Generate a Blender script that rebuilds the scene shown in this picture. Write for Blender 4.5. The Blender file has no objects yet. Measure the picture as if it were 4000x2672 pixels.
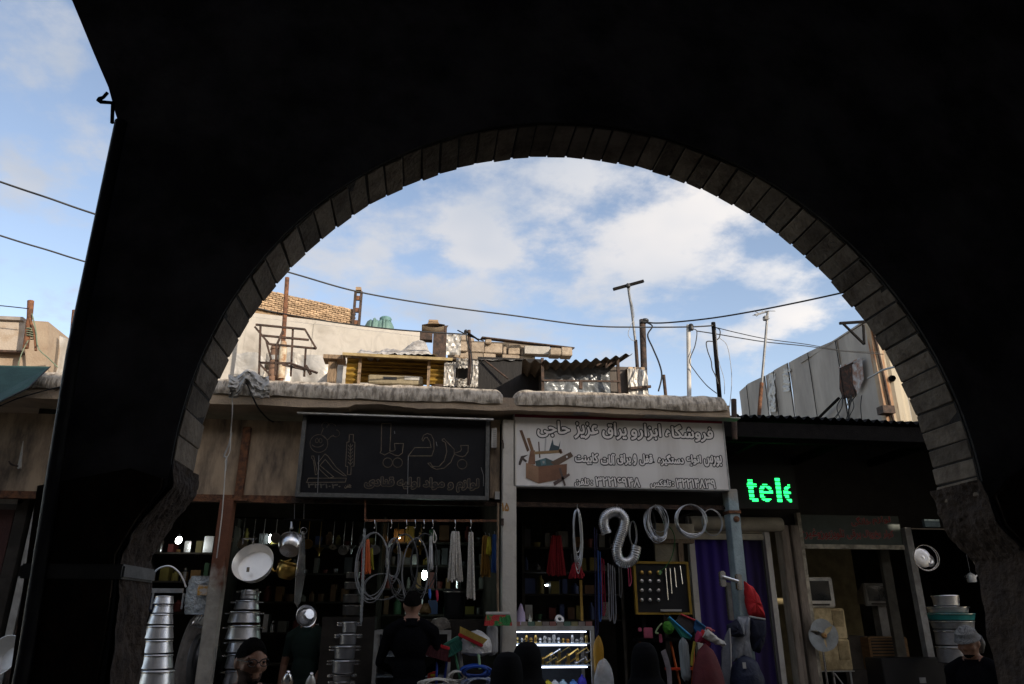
import bpy, bmesh, math, random
from mathutils import Vector, Matrix, noise
from mathutils.geometry import tessellate_polygon
R_ = math.radians
random.seed(7)
scene = bpy.context.scene
COL = scene.collection

# ------------------------------------------------------------------ camera
CAM_H, FPX = 1.9, 2850.0            # eye height in metres, focal length in pixels of the 4000 px photo
PITCH, YAW = R_(20.5), R_(7.2)
cd = bpy.data.cameras.new('camera'); cam = bpy.data.objects.new('camera', cd); COL.objects.link(cam)
cam.location = (0, 0, CAM_H); cam.rotation_euler = (math.pi/2 + PITCH, 0, -YAW)
cd.sensor_width = 36.0; cd.lens = FPX/4000*36.0; cd.clip_start = 0.05; cd.clip_end = 5000
scene.camera = cam
_F = Vector((math.sin(YAW)*math.cos(PITCH), math.cos(YAW)*math.cos(PITCH), math.sin(PITCH)))
_R = Vector((math.cos(YAW), -math.sin(YAW), 0)); _U = _R.cross(_F)
def P(x, y, Y):
    """world point on the plane y = Y that the photo shows at pixel (x, y)"""
    d = (x-2000)*_R + (1336-y)*_U + FPX*_F
    t = Y/d.y
    return Vector((d.x*t, Y, CAM_H + d.z*t))
def mpp(x, y, Y): return (P(x+10, y, Y)-P(x, y, Y)).length/10

# ------------------------------------------------------------------ sky, sun, exposure
SUN_EL, SUN_AZ = R_(20), R_(36)     # the sun is low behind the viewer, to the right
to_sun = Vector((math.sin(SUN_AZ)*math.cos(SUN_EL), -math.cos(SUN_AZ)*math.cos(SUN_EL), math.sin(SUN_EL)))
world = bpy.data.worlds.new('World'); scene.world = world; world.use_nodes = True
def build_world():
    nt = world.node_tree; N = nt.nodes; L = nt.links; N.clear()
    out = N.new('ShaderNodeOutputWorld'); bg = N.new('ShaderNodeBackground'); L.new(bg.outputs[0], out.inputs[0])
    bg.inputs[1].default_value = 0.132
    sky = N.new('ShaderNodeTexSky'); sky.sky_type = 'NISHITA'; sky.sun_disc = False
    sky.sun_elevation = SUN_EL; sky.sun_rotation = math.atan2(to_sun.x, to_sun.y)
    sky.air_density = 1.0; sky.dust_density = 0.25; sky.ozone_density = 1.0; sky.altitude = 600
    tc = N.new('ShaderNodeTexCoord'); sep = N.new('ShaderNodeSeparateXYZ'); L.new(tc.outputs['Generated'], sep.inputs[0])
    def m(op, a, b=None, c=None):
        n = N.new('ShaderNodeMath'); n.operation = op
        for i, v in enumerate((a, b, c)):
            if v is None: continue
            if isinstance(v, (int, float)): n.inputs[i].default_value = v
            else: L.new(v, n.inputs[i])
        return n.outputs[0]
    az = m('ARCTAN2', sep.outputs[0], sep.outputs[1]); el = m('ARCSINE', sep.outputs[2])
    # flat cloud deck coordinates
    zz = m('ADD', m('MAXIMUM', sep.outputs[2], 0.0), 0.22)
    cmb = N.new('ShaderNodeCombineXYZ'); L.new(m('DIVIDE', sep.outputs[0], zz), cmb.inputs[0]); L.new(m('DIVIDE', sep.outputs[1], zz), cmb.inputs[1])
    def nz(scale, detail, rough, off):
        n = N.new('ShaderNodeTexNoise'); n.inputs['Scale'].default_value = scale; n.inputs['Detail'].default_value = detail; n.inputs['Roughness'].default_value = rough
        mp = N.new('ShaderNodeMapping'); mp.inputs['Location'].default_value = off; L.new(cmb.outputs[0], mp.inputs[0]); L.new(mp.outputs[0], n.inputs[0])
        return n.outputs[0]
    big = nz(1.1, 2, .5, (3.1, .7, 0)); fine = nz(6.0, 7, .60, (1.3, 5.2, 2)); shade = nz(3.0, 3, .55, (7.7, 1.9, 4))
    wob = m('MULTIPLY', m('SUBTRACT', nz(5.0, 4, .55, (9, 3, 1)), .5), .10)
    azw = m('ADD', az, wob); elw = m('ADD', el, m('MULTIPLY', wob, .6))
    # cloud masses: pixel centre, half widths in pixels, weight
    blobs = [(60,130,330,190,.40),(270,250,90,60,.25),(150,300,60,40,.2),(20,600,120,80,.30),(140,700,130,60,.28),(340,600,120,170,.24),(230,1200,120,60,.22),
             (1420,920,190,120,.36),(1790,880,290,130,.36),(1900,1010,120,60,.3),(1700,1140,240,90,.42),(2250,740,340,120,.30),(2700,930,400,140,.30),
             (2450,1060,420,130,.34),(3050,1230,200,70,.40),(2050,1280,400,80,.28),(2800,780,260,100,.22),(2650,1340,300,60,.2),(1250,1060,160,90,.2),
             (2350,640,260,70,.2),(3000,1080,240,60,.25),(1050,1120,160,80,.22)]
    dens = None
    for bx, by, hw, hh, w in blobs:
        d = (P(bx, by, 1)-Vector((0, 0, CAM_H))).normalized()
        d1 = (P(bx+hw, by, 1)-Vector((0, 0, CAM_H))).normalized(); d2 = (P(bx, by-hh, 1)-Vector((0, 0, CAM_H))).normalized()
        sa = d.angle(d1)/max(.2, math.hypot(d.x, d.y)); se = d.angle(d2)
        u = m('MULTIPLY', m('SUBTRACT', azw, math.atan2(d.x, d.y)), 1/sa); v = m('MULTIPLY', m('SUBTRACT', elw, math.asin(d.z)), 1/se)
        r2 = m('MULTIPLY_ADD', u, u, m('MULTIPLY', v, v))
        g = m('MULTIPLY', m('EXPONENT', m('MULTIPLY', r2, -1.0)), w)
        dens = g if dens is None else m('ADD', dens, g)
    # beyond the view: broken cloud of the same kind
    rest = m('MULTIPLY', m('SUBTRACT', big, .40), 1.0)
    base = m('ADD', m('MAXIMUM', dens, m('MULTIPLY', rest, .75)), m('MULTIPLY', m('SUBTRACT', fine, .5), 1.4))
    cov = N.new('ShaderNodeMapRange'); cov.interpolation_type = 'SMOOTHSTEP'
    cov.inputs['From Min'].default_value = .03; cov.inputs['From Max'].default_value = .44; L.new(base, cov.inputs[0])
    cl = N.new('ShaderNodeMix'); cl.data_type = 'RGBA'
    L.new(m('MULTIPLY_ADD', shade, 2.2, -.62), cl.inputs[0])
    cl.inputs[6].default_value = (1.30, 1.46, 1.74, 1); cl.inputs[7].default_value = (1.98, 1.98, 2.04, 1)
    hs = N.new('ShaderNodeMix'); hs.data_type = 'RGBA'; hs.blend_type = 'MULTIPLY'; hs.inputs[0].default_value = 1
    L.new(sky.outputs[0], hs.inputs[6]); hs.inputs[7].default_value = SKYTINT
    # cloud glow on the sun side, boosted out of view to brighten the shop fronts
    dp = N.new('ShaderNodeVectorMath'); dp.operation = 'DOT_PRODUCT'; L.new(tc.outputs['Generated'], dp.inputs[0]); dp.inputs[1].default_value = to_sun
    fw_ = m('POWER', m('MAXIMUM', m('MULTIPLY_ADD', dp.outputs['Value'], .5, .5), 0.0), 3.0)
    glow = N.new('ShaderNodeMix'); glow.data_type = 'RGBA'; L.new(fw_, glow.inputs[0]); glow.inputs[6].default_value = (1, 1, 1, 1); glow.inputs[7].default_value = (13.0, 10.5, 7.3, 1)
    cg = N.new('ShaderNodeMix'); cg.data_type = 'RGBA'; cg.blend_type = 'MULTIPLY'; cg.inputs[0].default_value = 1; L.new(cl.outputs[2], cg.inputs[6]); L.new(glow.outputs[2], cg.inputs[7])
    cl = cg
    mx = N.new('ShaderNodeMix'); mx.data_type = 'RGBA'
    L.new(m('MULTIPLY', cov.outputs[0], .80), mx.inputs[0]); L.new(hs.outputs[2], mx.inputs[6]); L.new(cl.outputs[2], mx.inputs[7])
    L.new(mx.outputs[2], bg.inputs[0])
SKYTINT = (.85, .72, .645, 1)
build_world()
sd = bpy.data.lights.new('sun', 'SUN'); sd.energy = 2.0; sd.angle = R_(.55); sd.color = (1.0, .87, .70)
sun = bpy.data.objects.new('sun', sd); COL.objects.link(sun); sun.rotation_euler = to_sun.to_track_quat('Z', 'Y').to_euler(); sun.location = (6, -8, 12)
vs = scene.view_settings; vs.view_transform = 'Standard'; vs.look = 'None'; vs.exposure = 1.42; vs.gamma = 1; vs.use_curve_mapping = False
scene.render.engine = 'CYCLES'; world.cycles.sampling_method = 'MANUAL'; world.cycles.sample_map_resolution = 256; scene.cycles.max_bounces = 5; scene.cycles.diffuse_bounces = 3; scene.cycles.glossy_bounces = 3; scene.cycles.transmission_bounces = 4
scene.cycles.use_denoising = True; scene.cycles.sample_clamp_indirect = 4

# ------------------------------------------------------------------ materials
_mats = {}
def M(name, col, rough=.8, metal=0., var=.25, scale=6., bump=.2, bscale=45., col2=None, stretch=(1, 1, 1), rand=0., alpha=1., thr=(.38, .62), trans=0., emit=None, spec=.35):
    if name in _mats: return _mats[name]
    mt = bpy.data.materials.new(name); mt.use_nodes = True; nt = mt.node_tree; N = nt.nodes; L = nt.links
    b = N['Principled BSDF']; b.inputs['Roughness'].default_value = rough; b.inputs['Metallic'].default_value = metal; b.inputs['Specular IOR Level'].default_value = spec
    geo = N.new('ShaderNodeNewGeometry'); mp = N.new('ShaderNodeMapping'); mp.inputs['Scale'].default_value = stretch; L.new(geo.outputs['Position'], mp.inputs[0])
    n1 = N.new('ShaderNodeTexNoise'); n1.inputs['Scale'].default_value = scale; n1.inputs['Detail'].default_value = 6; n1.inputs['Roughness'].default_value = .62; L.new(mp.outputs[0], n1.inputs[0])
    mr = N.new('ShaderNodeMapRange'); mr.inputs[1].default_value = thr[0]; mr.inputs[2].default_value = thr[1]; L.new(n1.outputs[0], mr.inputs[0])
    mx = N.new('ShaderNodeMix'); mx.data_type = 'RGBA'; L.new(mr.outputs[0], mx.inputs[0])
    c = Vector(col[:3]); c2 = Vector(col2) if col2 else c*(1-var)
    mx.inputs[6].default_value = (*c2, 1); mx.inputs[7].default_value = (*(c if col2 else c*(1+var*.4)), 1)
    o = mx.outputs[2]
    if rand:
        oi = N.new('ShaderNodeObjectInfo'); r2 = N.new('ShaderNodeMapRange'); r2.inputs[3].default_value = 1-rand; r2.inputs[4].default_value = 1+rand*.6; L.new(oi.outputs['Random'], r2.inputs[0])
        hv = N.new('ShaderNodeHueSaturation'); L.new(r2.outputs[0], hv.inputs['Value']); L.new(o, hv.inputs['Color']); o = hv.outputs[0]
    L.new(o, b.inputs['Base Color'])
    if bump:
        n2 = N.new('ShaderNodeTexNoise'); n2.inputs['Scale'].default_value = bscale; n2.inputs['Detail'].default_value = 5; L.new(mp.outputs[0], n2.inputs[0])
        bp = N.new('ShaderNodeBump'); bp.inputs['Strength'].default_value = bump; bp.inputs['Distance'].default_value = .02; L.new(n2.outputs[0], bp.inputs['Height']); L.new(bp.outputs[0], b.inputs['Normal'])
    if alpha < 1: b.inputs['Alpha'].default_value = alpha
    if trans: b.inputs['Transmission Weight'].default_value = trans
    if emit: b.inputs['Emission Color'].default_value = (*emit[:3], 1); b.inputs['Emission Strength'].default_value = emit[3]
    _mats[name] = mt
    return mt
def plain(name, col, rough=.6, metal=0., **k): return M(name, col, rough, metal, var=.12, bump=0.05, **k)
def foil(name, col, rough=.38, sc=5., strength=.9, dirt=(.30, .26, .21), metal=.75, th=(.30, .46), st=(1, 1, 1)):
    """bitumen sheet with wrinkled aluminium face"""
    mt = M(name, col, rough, metal, scale=sc*.7, bump=0, col2=dirt, thr=th)
    nt = mt.node_tree; N = nt.nodes; L = nt.links; b = N['Principled BSDF']
    geo_ = N.new('ShaderNodeNewGeometry'); geo = N.new('ShaderNodeMapping'); geo.inputs['Scale'].default_value = st; L.new(geo_.outputs['Position'], geo.inputs[0])
    n = N.new('ShaderNodeTexNoise'); n.inputs['Scale'].default_value = sc; n.inputs['Detail'].default_value = 3; n.inputs['Distortion'].default_value = 1.4; L.new(geo.outputs[0], n.inputs[0])
    v = N.new('ShaderNodeTexVoronoi'); v.feature = 'DISTANCE_TO_EDGE'; v.inputs['Scale'].default_value = sc*2.6; L.new(geo.outputs[0], v.inputs[0])
    v2 = N.new('ShaderNodeMapRange'); v2.inputs[1].default_value = 0; v2.inputs[2].default_value = .25; v2.inputs[4].default_value = .10; L.new(v.outputs['Distance'], v2.inputs[0])
    a = N.new('ShaderNodeMath'); a.operation = 'ADD'; L.new(n.outputs[0], a.inputs[0]); L.new(v2.outputs[0], a.inputs[1])
    bp = N.new('ShaderNodeBump'); bp.inputs['Strength'].default_value = strength; bp.inputs['Distance'].default_value = .03; L.new(a.outputs[0], bp.inputs['Height']); L.new(bp.outputs[0], b.inputs['Normal'])
    return mt
def layered(name, bottom, top, z0, z1, rough=.75, nscale=9., width=.12):
    """paint / rust that change at a ragged line of height"""
    mt = M(name, bottom, rough, bump=.25, bscale=60); nt = mt.node_tree; N = nt.nodes; L = nt.links; b = N['Principled BSDF']
    geo = N.new('ShaderNodeNewGeometry'); sp = N.new('ShaderNodeSeparateXYZ'); L.new(geo.outputs['Position'], sp.inputs[0])
    n = N.new('ShaderNodeTexNoise'); n.inputs['Scale'].default_value = nscale; n.inputs['Detail'].default_value = 8; L.new(geo.outputs['Position'], n.inputs[0])
    ma = N.new('ShaderNodeMath'); ma.operation = 'MULTIPLY_ADD'; ma.inputs[1].default_value = width*6; L.new(n.outputs[0], ma.inputs[0]); L.new(sp.outputs[2], ma.inputs[2])
    mr = N.new('ShaderNodeMapRange'); mr.inputs[1].default_value = z0+width*3; mr.inputs[2].default_value = z1+width*3; L.new(ma.outputs[0], mr.inputs[0])
    n3 = N.new('ShaderNodeTexNoise'); n3.inputs['Scale'].default_value = 14; n3.inputs['Detail'].default_value = 8; L.new(geo.outputs['Position'], n3.inputs[0])
    tone = N.new('ShaderNodeMix'); tone.data_type = 'RGBA'; tone.inputs[6].default_value = (*[c*.45 for c in top], 1); tone.inputs[7].default_value = (*top, 1); L.new(n3.outputs[0], tone.inputs[0])
    old = b.inputs['Base Color'].links[0].from_socket
    mx = N.new('ShaderNodeMix'); mx.data_type = 'RGBA'; L.new(mr.outputs[0], mx.inputs[0]); L.new(old, mx.inputs[6]); L.new(tone.outputs[2], mx.inputs[7]); L.new(mx.outputs[2], b.inputs['Base Color'])
    return mt
def striped(name, c1, c2, scale, axis=0, rough=.6, th=.5, metal=0.):
    mt = M(name, c1, rough, metal, bump=.1); nt = mt.node_tree; N = nt.nodes; L = nt.links; b = N['Principled BSDF']
    geo = N.new('ShaderNodeNewGeometry'); sp = N.new('ShaderNodeSeparateXYZ'); L.new(geo.outputs['Position'], sp.inputs[0])
    a = N.new('ShaderNodeMath'); a.operation = 'MULTIPLY'; a.inputs[1].default_value = scale; L.new(sp.outputs[axis], a.inputs[0])
    f = N.new('ShaderNodeMath'); f.operation = 'FRACT'; L.new(a.outputs[0], f.inputs[0]); g = N.new('ShaderNodeMath'); g.operation = 'GREATER_THAN'; g.inputs[1].default_value = th; L.new(f.outputs[0], g.inputs[0])
    old = b.inputs['Base Color'].links[0].from_socket
    mx = N.new('ShaderNodeMix'); mx.data_type = 'RGBA'; L.new(g.outputs[0], mx.inputs[0]); L.new(old, mx.inputs[6]); mx.inputs[7].default_value = (*c2, 1); L.new(mx.outputs[2], b.inputs['Base Color'])
    return mt
def emitter(name, col, s):
    mt = bpy.data.materials.new(name); mt.use_nodes = True; b = mt.node_tree.nodes['Principled BSDF']
    b.inputs['Base Color'].default_value = (*[c*.3 for c in col], 1); b.inputs['Emission Color'].default_value = (*col, 1); b.inputs['Emission Strength'].default_value = s
    return mt

PLASTER = M('sooty plaster', (.27, .255, .27), .92, var=.5, scale=3, bump=.5, bscale=18)
ADOBE = M('crumbling adobe', (.08, .055, .04), .95, scale=14, bump=1., bscale=40, col2=(.045, .032, .025), thr=(.35, .65))
ARCHBRICK = M('grimy arch brick', (.25, .20, .15), .92, scale=9, bump=.35, bscale=50, col2=(.11, .08, .058), rand=.42, thr=(.3, .6))
CONC = M('weathered render', (.44, .335, .235), .92, scale=3.2, bump=.35, bscale=55, col2=(.26, .20, .145), stretch=(1, 1, .8), thr=(.3, .6))
FASCIA = M('stained tan panel', (.42, .315, .215), .85, scale=3.4, bump=.2, bscale=40, col2=(.12, .092, .07), stretch=(1.6, 1, .45), thr=(.38, .6))
RUST = M('rust', (.20, .085, .04), .85, scale=18, bump=.4, bscale=80, col2=(.07, .035, .022))
RUSTDK = M('dark rusty steel', (.075, .045, .032), .8, scale=16, bump=.35, bscale=80, col2=(.025, .018, .015))
BLACKST = M('black steel', (.010, .009, .009), .85, scale=14, bump=.3, bscale=70, spec=.06)
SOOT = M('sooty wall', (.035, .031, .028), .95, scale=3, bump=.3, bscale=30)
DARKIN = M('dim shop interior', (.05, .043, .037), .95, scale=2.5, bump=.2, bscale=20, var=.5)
FOIL = foil('wrinkled foil sheet', (.40, .38, .35), .45, 3.2, .5, dirt=(.22, .20, .17), metal=.3)
FOILW = foil('sunlit foil sheet', (.29, .268, .24), .6, 1.6, .9, dirt=(.20, .18, .155), metal=.15)
FOILD = M('cracked foil coping', (.50, .43, .345), .55, .1, scale=13, bump=.6, bscale=26, col2=(.20, .165, .125), stretch=(1.7, 1, .55), thr=(.40, .56))
STEEL = M('polished steel', (.85, .85, .86), .25, 1., var=.1, bump=.05, bscale=30)
ALU = M('brushed aluminium', (.82, .82, .84), .38, 1., var=.15, bump=.03, bscale=60)
ALUW = M('satin aluminium', (.78, .77, .75), .5, .7, var=.1, bump=.08, bscale=60)
GOLD = M('brass', (.72, .47, .14), .28, 1., var=.15, bump=.05)
MAST = M('dull mast tube', (.20, .20, .20), .5, .4, var=.3, bump=.1)
GALV = M('galvanised metal', (.42, .43, .44), .5, .7, var=.3, bump=.1, scale=12)
ZINC = M('galvanised sheet', (.33, .295, .26), .65, .1, scale=1.6, bump=.12, bscale=14, col2=(.21, .185, .165), stretch=(1, 1, .3))
ASPH = M('dusty concrete street paving', (.15, .135, .115), .95, scale=20, bump=.5, bscale=120)
BLK = plain('black plastic', (.018, .018, .02), .45)
WIRE = plain('cable black', (.012, .012, .013), .6)
WIREG = plain('cable grey', (.30, .30, .30), .6)
WHITE = M('old white paint', (.50, .48, .45), .6, scale=5, bump=.1, col2=(.34, .32, .29), thr=(.25, .5))
STREETBR = M('tan street brick', (.42, .34, .25), .9, scale=6, bump=.4, bscale=50, col2=(.33, .26, .19))
GREYP = M('grey paint', (.42, .41, .39), .65, scale=9, bump=.15, col2=(.28, .27, .25))
WOOD = M('weathered wood', (.27, .19, .12), .85, scale=12, bump=.4, bscale=50, col2=(.12, .085, .055), stretch=(6, 1, 1))
SKIN = M('skin', (.26, .135, .09), .55, scale=30, bump=.12, bscale=120, var=.12)
HAIR = M('black hair', (.006, .005, .005), .8, scale=60, bump=.6, bscale=200, spec=.03)
CHADOR = M('black chador cloth', (.005, .005, .006), .9, scale=8, bump=.3, bscale=14, spec=.1)
DKCLOTH = M('dark jacket cloth', (.0045, .0045, .006), .95, scale=20, bump=.3, bscale=60, spec=.04)
PLAS = M('thin clear plastic', (.75, .76, .78), .3, scale=12, bump=.8, bscale=22, alpha=.45)
def C(name, col, rough=.55, **k): return M('coloured '+name, col, rough, var=.2, bump=.12, bscale=60, **k)

# ------------------------------------------------------------------ mesh helpers
OFF = {}
class MB:
    def __init__(s): s.v = []; s.f = []
    def add(s, vs, fs):
        o = len(s.v); s.v += [Vector(q) for q in vs]; s.f += [[i+o for i in f] for f in fs]; return s
    def box(s, x0, x1, y0, y1, z0, z1):
        return s.add([(x, y, z) for z in (z0, z1) for y in (y0, y1) for x in (x0, x1)], [(0,2,3,1),(4,5,7,6),(0,1,5,4),(2,6,7,3),(0,4,6,2),(1,3,7,5)])
    def beam(s, p, q, w, h=None, up=(0, 0, 1)):
        p, q = Vector(p), Vector(q); h = h or w; d = (q-p).normalized(); u = Vector(up)
        if abs(d.dot(u)) > .95: u = Vector((0, 1, 0))
        a = d.cross(u).normalized()*(w/2); b = a.cross(d).normalized()*(h/2)
        return s.add([p-a-b, p+a-b, p-a+b, p+a+b, q-a-b, q+a-b, q-a+b, q+a+b], [(0,2,3,1),(4,5,7,6),(0,1,5,4),(2,6,7,3),(0,4,6,2),(1,3,7,5)])
    def tube(s, pts, r, n=8, closed=False, caps=True):
        pts = [Vector(p) for p in pts]; k = len(pts); rs = r if isinstance(r, (list, tuple)) else [r]*k
        vs = []; ref = None
        for i, p in enumerate(pts):
            if closed: t = pts[(i+1) % k]-pts[i-1]
            else: t = pts[min(i+1, k-1)]-pts[max(i-1, 0)]
            t = t.normalized() if t.length > 1e-9 else Vector((0, 0, 1))
            if ref is None: ref = Vector((0, 0, 1)) if abs(t.z) < .9 else Vector((1, 0, 0))
            a = (ref-t*ref.dot(t)); a = a.normalized() if a.length > 1e-6 else t.orthogonal().normalized(); ref = a; b = t.cross(a)
            vs += [p+(a*math.cos(2*math.pi*j/n)+b*math.sin(2*math.pi*j/n))*rs[i] for j in range(n)]
        fs = []
        for i in range(k if closed else k-1):
            i2 = (i+1) % k
            fs += [(i*n+j, i*n+(j+1) % n, i2*n+(j+1) % n, i2*n+j) for j in range(n)]
        if caps and not closed: fs += [tuple(range(n))[::-1], tuple((k-1)*n+j for j in range(n))]
        return s.add(vs, fs)
    def lathe(s, prof, o, axis=(0, 0, 1), n=24):
        o = Vector(o); ax = Vector(axis).normalized(); a = ax.orthogonal().normalized(); b = ax.cross(a); vs = []
        for r, h in prof: vs += [o+ax*h+(a*math.cos(2*math.pi*j/n)+b*math.sin(2*math.pi*j/n))*max(r, 1e-4) for j in range(n)]
        fs = [(i*n+j, i*n+(j+1) % n, (i+1)*n+(j+1) % n, (i+1)*n+j) for i in range(len(prof)-1) for j in range(n)]
        if prof[0][0] < 1e-3: pass
        return s.add(vs, fs)
    def prism(s, poly, y0, y1):
        n = len(poly); vs = [(x, y0, z) for x, z in poly]+[(x, y1, z) for x, z in poly]
        tri = tessellate_polygon([[Vector((x, z, 0)) for x, z in poly]])
        fs = [tuple(t) for t in tri]+[tuple(i+n for i in t)[::-1] for t in tri]+[(i, (i+1) % n, (i+1) % n+n, i+n) for i in range(n)]
        return s.add(vs, fs)
    def ell(s, c, rx, ry, rz, n=14, k=9):
        c = Vector(c); vs = []
        for i in range(k+1):
            th = math.pi*i/k
            vs += [c+Vector((rx*math.sin(th)*math.cos(2*math.pi*j/n), ry*math.sin(th)*math.sin(2*math.pi*j/n), rz*math.cos(th))) for j in range(n)]
        return s.add(vs, [(i*n+j, (i+1)*n+j, (i+1)*n+(j+1) % n, i*n+(j+1) % n) for i in range(k) for j in range(n)])
    def grid(s, fn, nu, nv):
        return s.add([fn(i/nu, j/nv) for j in range(nv+1) for i in range(nu+1)], [(j*(nu+1)+i, j*(nu+1)+i+1, (j+1)*(nu+1)+i+1, (j+1)*(nu+1)+i) for j in range(nv) for i in range(nu)])
    def mesh(s, name, mats, smooth=False, off=Vector()):
        me = bpy.data.meshes.new(name); me.from_pydata([tuple(q-off) for q in s.v], [], s.f)
        bm = bmesh.new(); bm.from_mesh(me); bmesh.ops.recalc_face_normals(bm, faces=bm.faces); bm.to_mesh(me); bm.free()
        for mt in (mats if isinstance(mats, (list, tuple)) else [mats]): me.materials.append(mt)
        if smooth:
            me.polygons.foreach_set('use_smooth', [True]*len(me.polygons)); me.set_sharp_from_angle(angle=R_(38))
        return me
    def build(s, name, mats, parent=None, smooth=False, bevel=0):
        off = OFF[parent.name] if parent else Vector()
        me = s.mesh(name, mats, smooth, off)
        if bevel:
            bm = bmesh.new(); bm.from_mesh(me)
            bmesh.ops.bevel(bm, geom=[e for e in bm.edges if e.calc_face_angle(0) > .5], offset=bevel, segments=2, affect='EDGES'); bm.to_mesh(me); bm.free()
        o = bpy.data.objects.new(name, me); COL.objects.link(o)
        if parent: o.parent = parent
        OFF[o.name] = off.copy()
        return o
def thing(name, label, cat, loc=(0, 0, 0), group=None):
    o = bpy.data.objects.new(name, None); COL.objects.link(o); o.location = loc; o.empty_display_size = .1
    o['label'] = label; o['category'] = cat
    if group: o['group'] = group
    OFF[o.name] = Vector(loc); return o
def single(name, mb, mat, label, cat, group=None, smooth=False, bevel=0):
    lo = Vector([min(q[i] for q in mb.v) for i in range(3)]); hi = Vector([max(q[i] for q in mb.v) for i in range(3)])
    base = Vector(((lo.x+hi.x)/2, (lo.y+hi.y)/2, lo.z)); mb.v = [q-base for q in mb.v]
    o = mb.build(name, mat, None, smooth, bevel); o.location = base; o['label'] = label; o['category'] = cat; OFF[o.name] = base
    if group: o['group'] = group
    return o
def struct(name, mb, mat, smooth=False):
    o = mb.build(name, mat, None, smooth); o['kind'] = 'structure'; return o
def pb(mb, x0, y0, x1, y1, Y0, Y1):
    """box whose front face fills the pixel rectangle on the plane Y0"""
    cx, cy = (x0+x1)/2, (y0+y1)/2
    X0, X1 = P(x0, cy, Y0).x, P(x1, cy, Y0).x; Z1, Z0 = P(cx, y0, Y0).z, P(cx, y1, Y0).z
    mb.box(X0, X1, Y0, Y1, Z0, Z1); return X0, X1, Z0, Z1
def pl(pts, Y): return [P(x, y, Y) for x, y in pts]
def poly(pts, Y): return [(q.x, q.z) for q in pl(pts, Y)]
def smoothpath(pts, k=6, closed=False):
    pts = [Vector(p) for p in pts]; n = len(pts); out = []
    for i in range(n if closed else n-1):
        p0 = pts[(i-1) % n] if closed or i > 0 else pts[0]; p1 = pts[i]; p2 = pts[(i+1) % n]; p3 = pts[(i+2) % n] if closed or i < n-2 else pts[n-1]
        for j in range(k):
            t = j/k; out.append(.5*((2*p1)+(p2-p0)*t+(2*p0-5*p1+4*p2-p3)*t*t+(3*p1-p0-3*p2+p3)*t**3))
    if not closed: out.append(pts[-1])
    return out
def ring(c, r, axis=(0, 1, 0), n=28, rz=None):
    ax = Vector(axis).normalized(); a = ax.orthogonal().normalized() if abs(ax.z) > .9 else Vector((0, 0, 1)); a = (a-ax*a.dot(ax)).normalized(); b = ax.cross(a)
    return [Vector(c)+a*math.cos(2*math.pi*i/n)*(rz or r)+b*math.sin(2*math.pi*i/n)*r for i in range(n)]
def nz(p, s=1.): return noise.noise(Vector(p)*s)

# ------------------------------------------------------------------ writing (Persian letters joined by hand, right to left)
_J = {'ا':('FE8D','FE8E'),'آ':('FE81','FE82'),'ب':('FE8F','FE90','FE91','FE92'),'ت':('FE95','FE96','FE97','FE98'),'ج':('FE9D','FE9E','FE9F','FEA0'),'ح':('FEA1','FEA2','FEA3','FEA4'),
 'خ':('FEA5','FEA6','FEA7','FEA8'),'د':('FEA9','FEAA'),'ر':('FEAD','FEAE'),'ز':('FEAF','FEB0'),'س':('FEB1','FEB2','FEB3','FEB4'),'ش':('FEB5','FEB6','FEB7','FEB8'),'ع':('FEC9','FECA','FECB','FECC'),
 'غ':('FECD','FECE','FECF','FED0'),'ف':('FED1','FED2','FED3','FED4'),'ق':('FED5','FED6','FED7','FED8'),'ک':('FB8E','FB8F','FB90','FB91'),'گ':('FB92','FB93','FB94','FB95'),'ل':('FEDD','FEDE','FEDF','FEE0'),
 'م':('FEE1','FEE2','FEE3','FEE4'),'ن':('FEE5','FEE6','FEE7','FEE8'),'ه':('FEE9','FEEA','FEEB','FEEC'),'و':('FEED','FEEE'),'ی':('FBFC','FBFD','FBFE','FBFF')}
def shape(t):
    out = []
    for i, c in enumerate(t):
        if c not in _J: out.append(c); continue
        f = _J[c]; prev = i > 0 and t[i-1] in _J and len(_J[t[i-1]]) == 4; nxt = i < len(t)-1 and t[i+1] in _J and len(f) == 4
        out.append(chr(int(f[(3 if nxt else 1) if prev else (2 if nxt else 0)], 16)))
    return ''.join(out)[::-1]
def text_mb(body, x0, y0, x1, y1, Y, off=0., ring=16):
    """flat lettering on the plane Y filling a pixel rectangle; off thickens the strokes"""
    c = bpy.data.curves.new('t', 'FONT'); c.body = body; c.resolution_u = 3; c.offset = .004
    o = bpy.data.objects.new('t', c); COL.objects.link(o)
    dg = bpy.context.evaluated_depsgraph_get(); me = bpy.data.meshes.new_from_object(o.evaluated_get(dg))
    vs0 = [v.co.copy() for v in me.vertices]
    mn = Vector([min(v[i] for v in vs0) for i in range(3)]); mxx = Vector([max(v[i] for v in vs0) for i in range(3)])
    cx, cy = (x0+x1)/2, (y0+y1)/2
    X0, X1 = P(x0, cy, Y).x, P(x1, cy, Y).x; Z1, Z0 = P(cx, y0, Y).z, P(cx, y1, Y).z
    kx = (X1-X0)/(mxx.x-mn.x); kz = (Z1-Z0)/(mxx.y-mn.y)
    fs = [list(p.vertices) for p in me.polygons]; mb = MB()
    mb.add([(X0+(v.co.x-mn.x)*kx, Y, Z0+(v.co.y-mn.y)*kz) for v in me.vertices], fs)
    for i in range(ring if off else 0):        # heavier stroke: the same outline set again round a small circle
        a = 2*math.pi*(i+.5)/ring; mb.add([(q.x+off*math.cos(a), Y+.00006*(i+1), q.z+off*math.sin(a)) for q in mb.v[:len(me.vertices)]], fs)
    bpy.data.objects.remove(o); return mb
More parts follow.
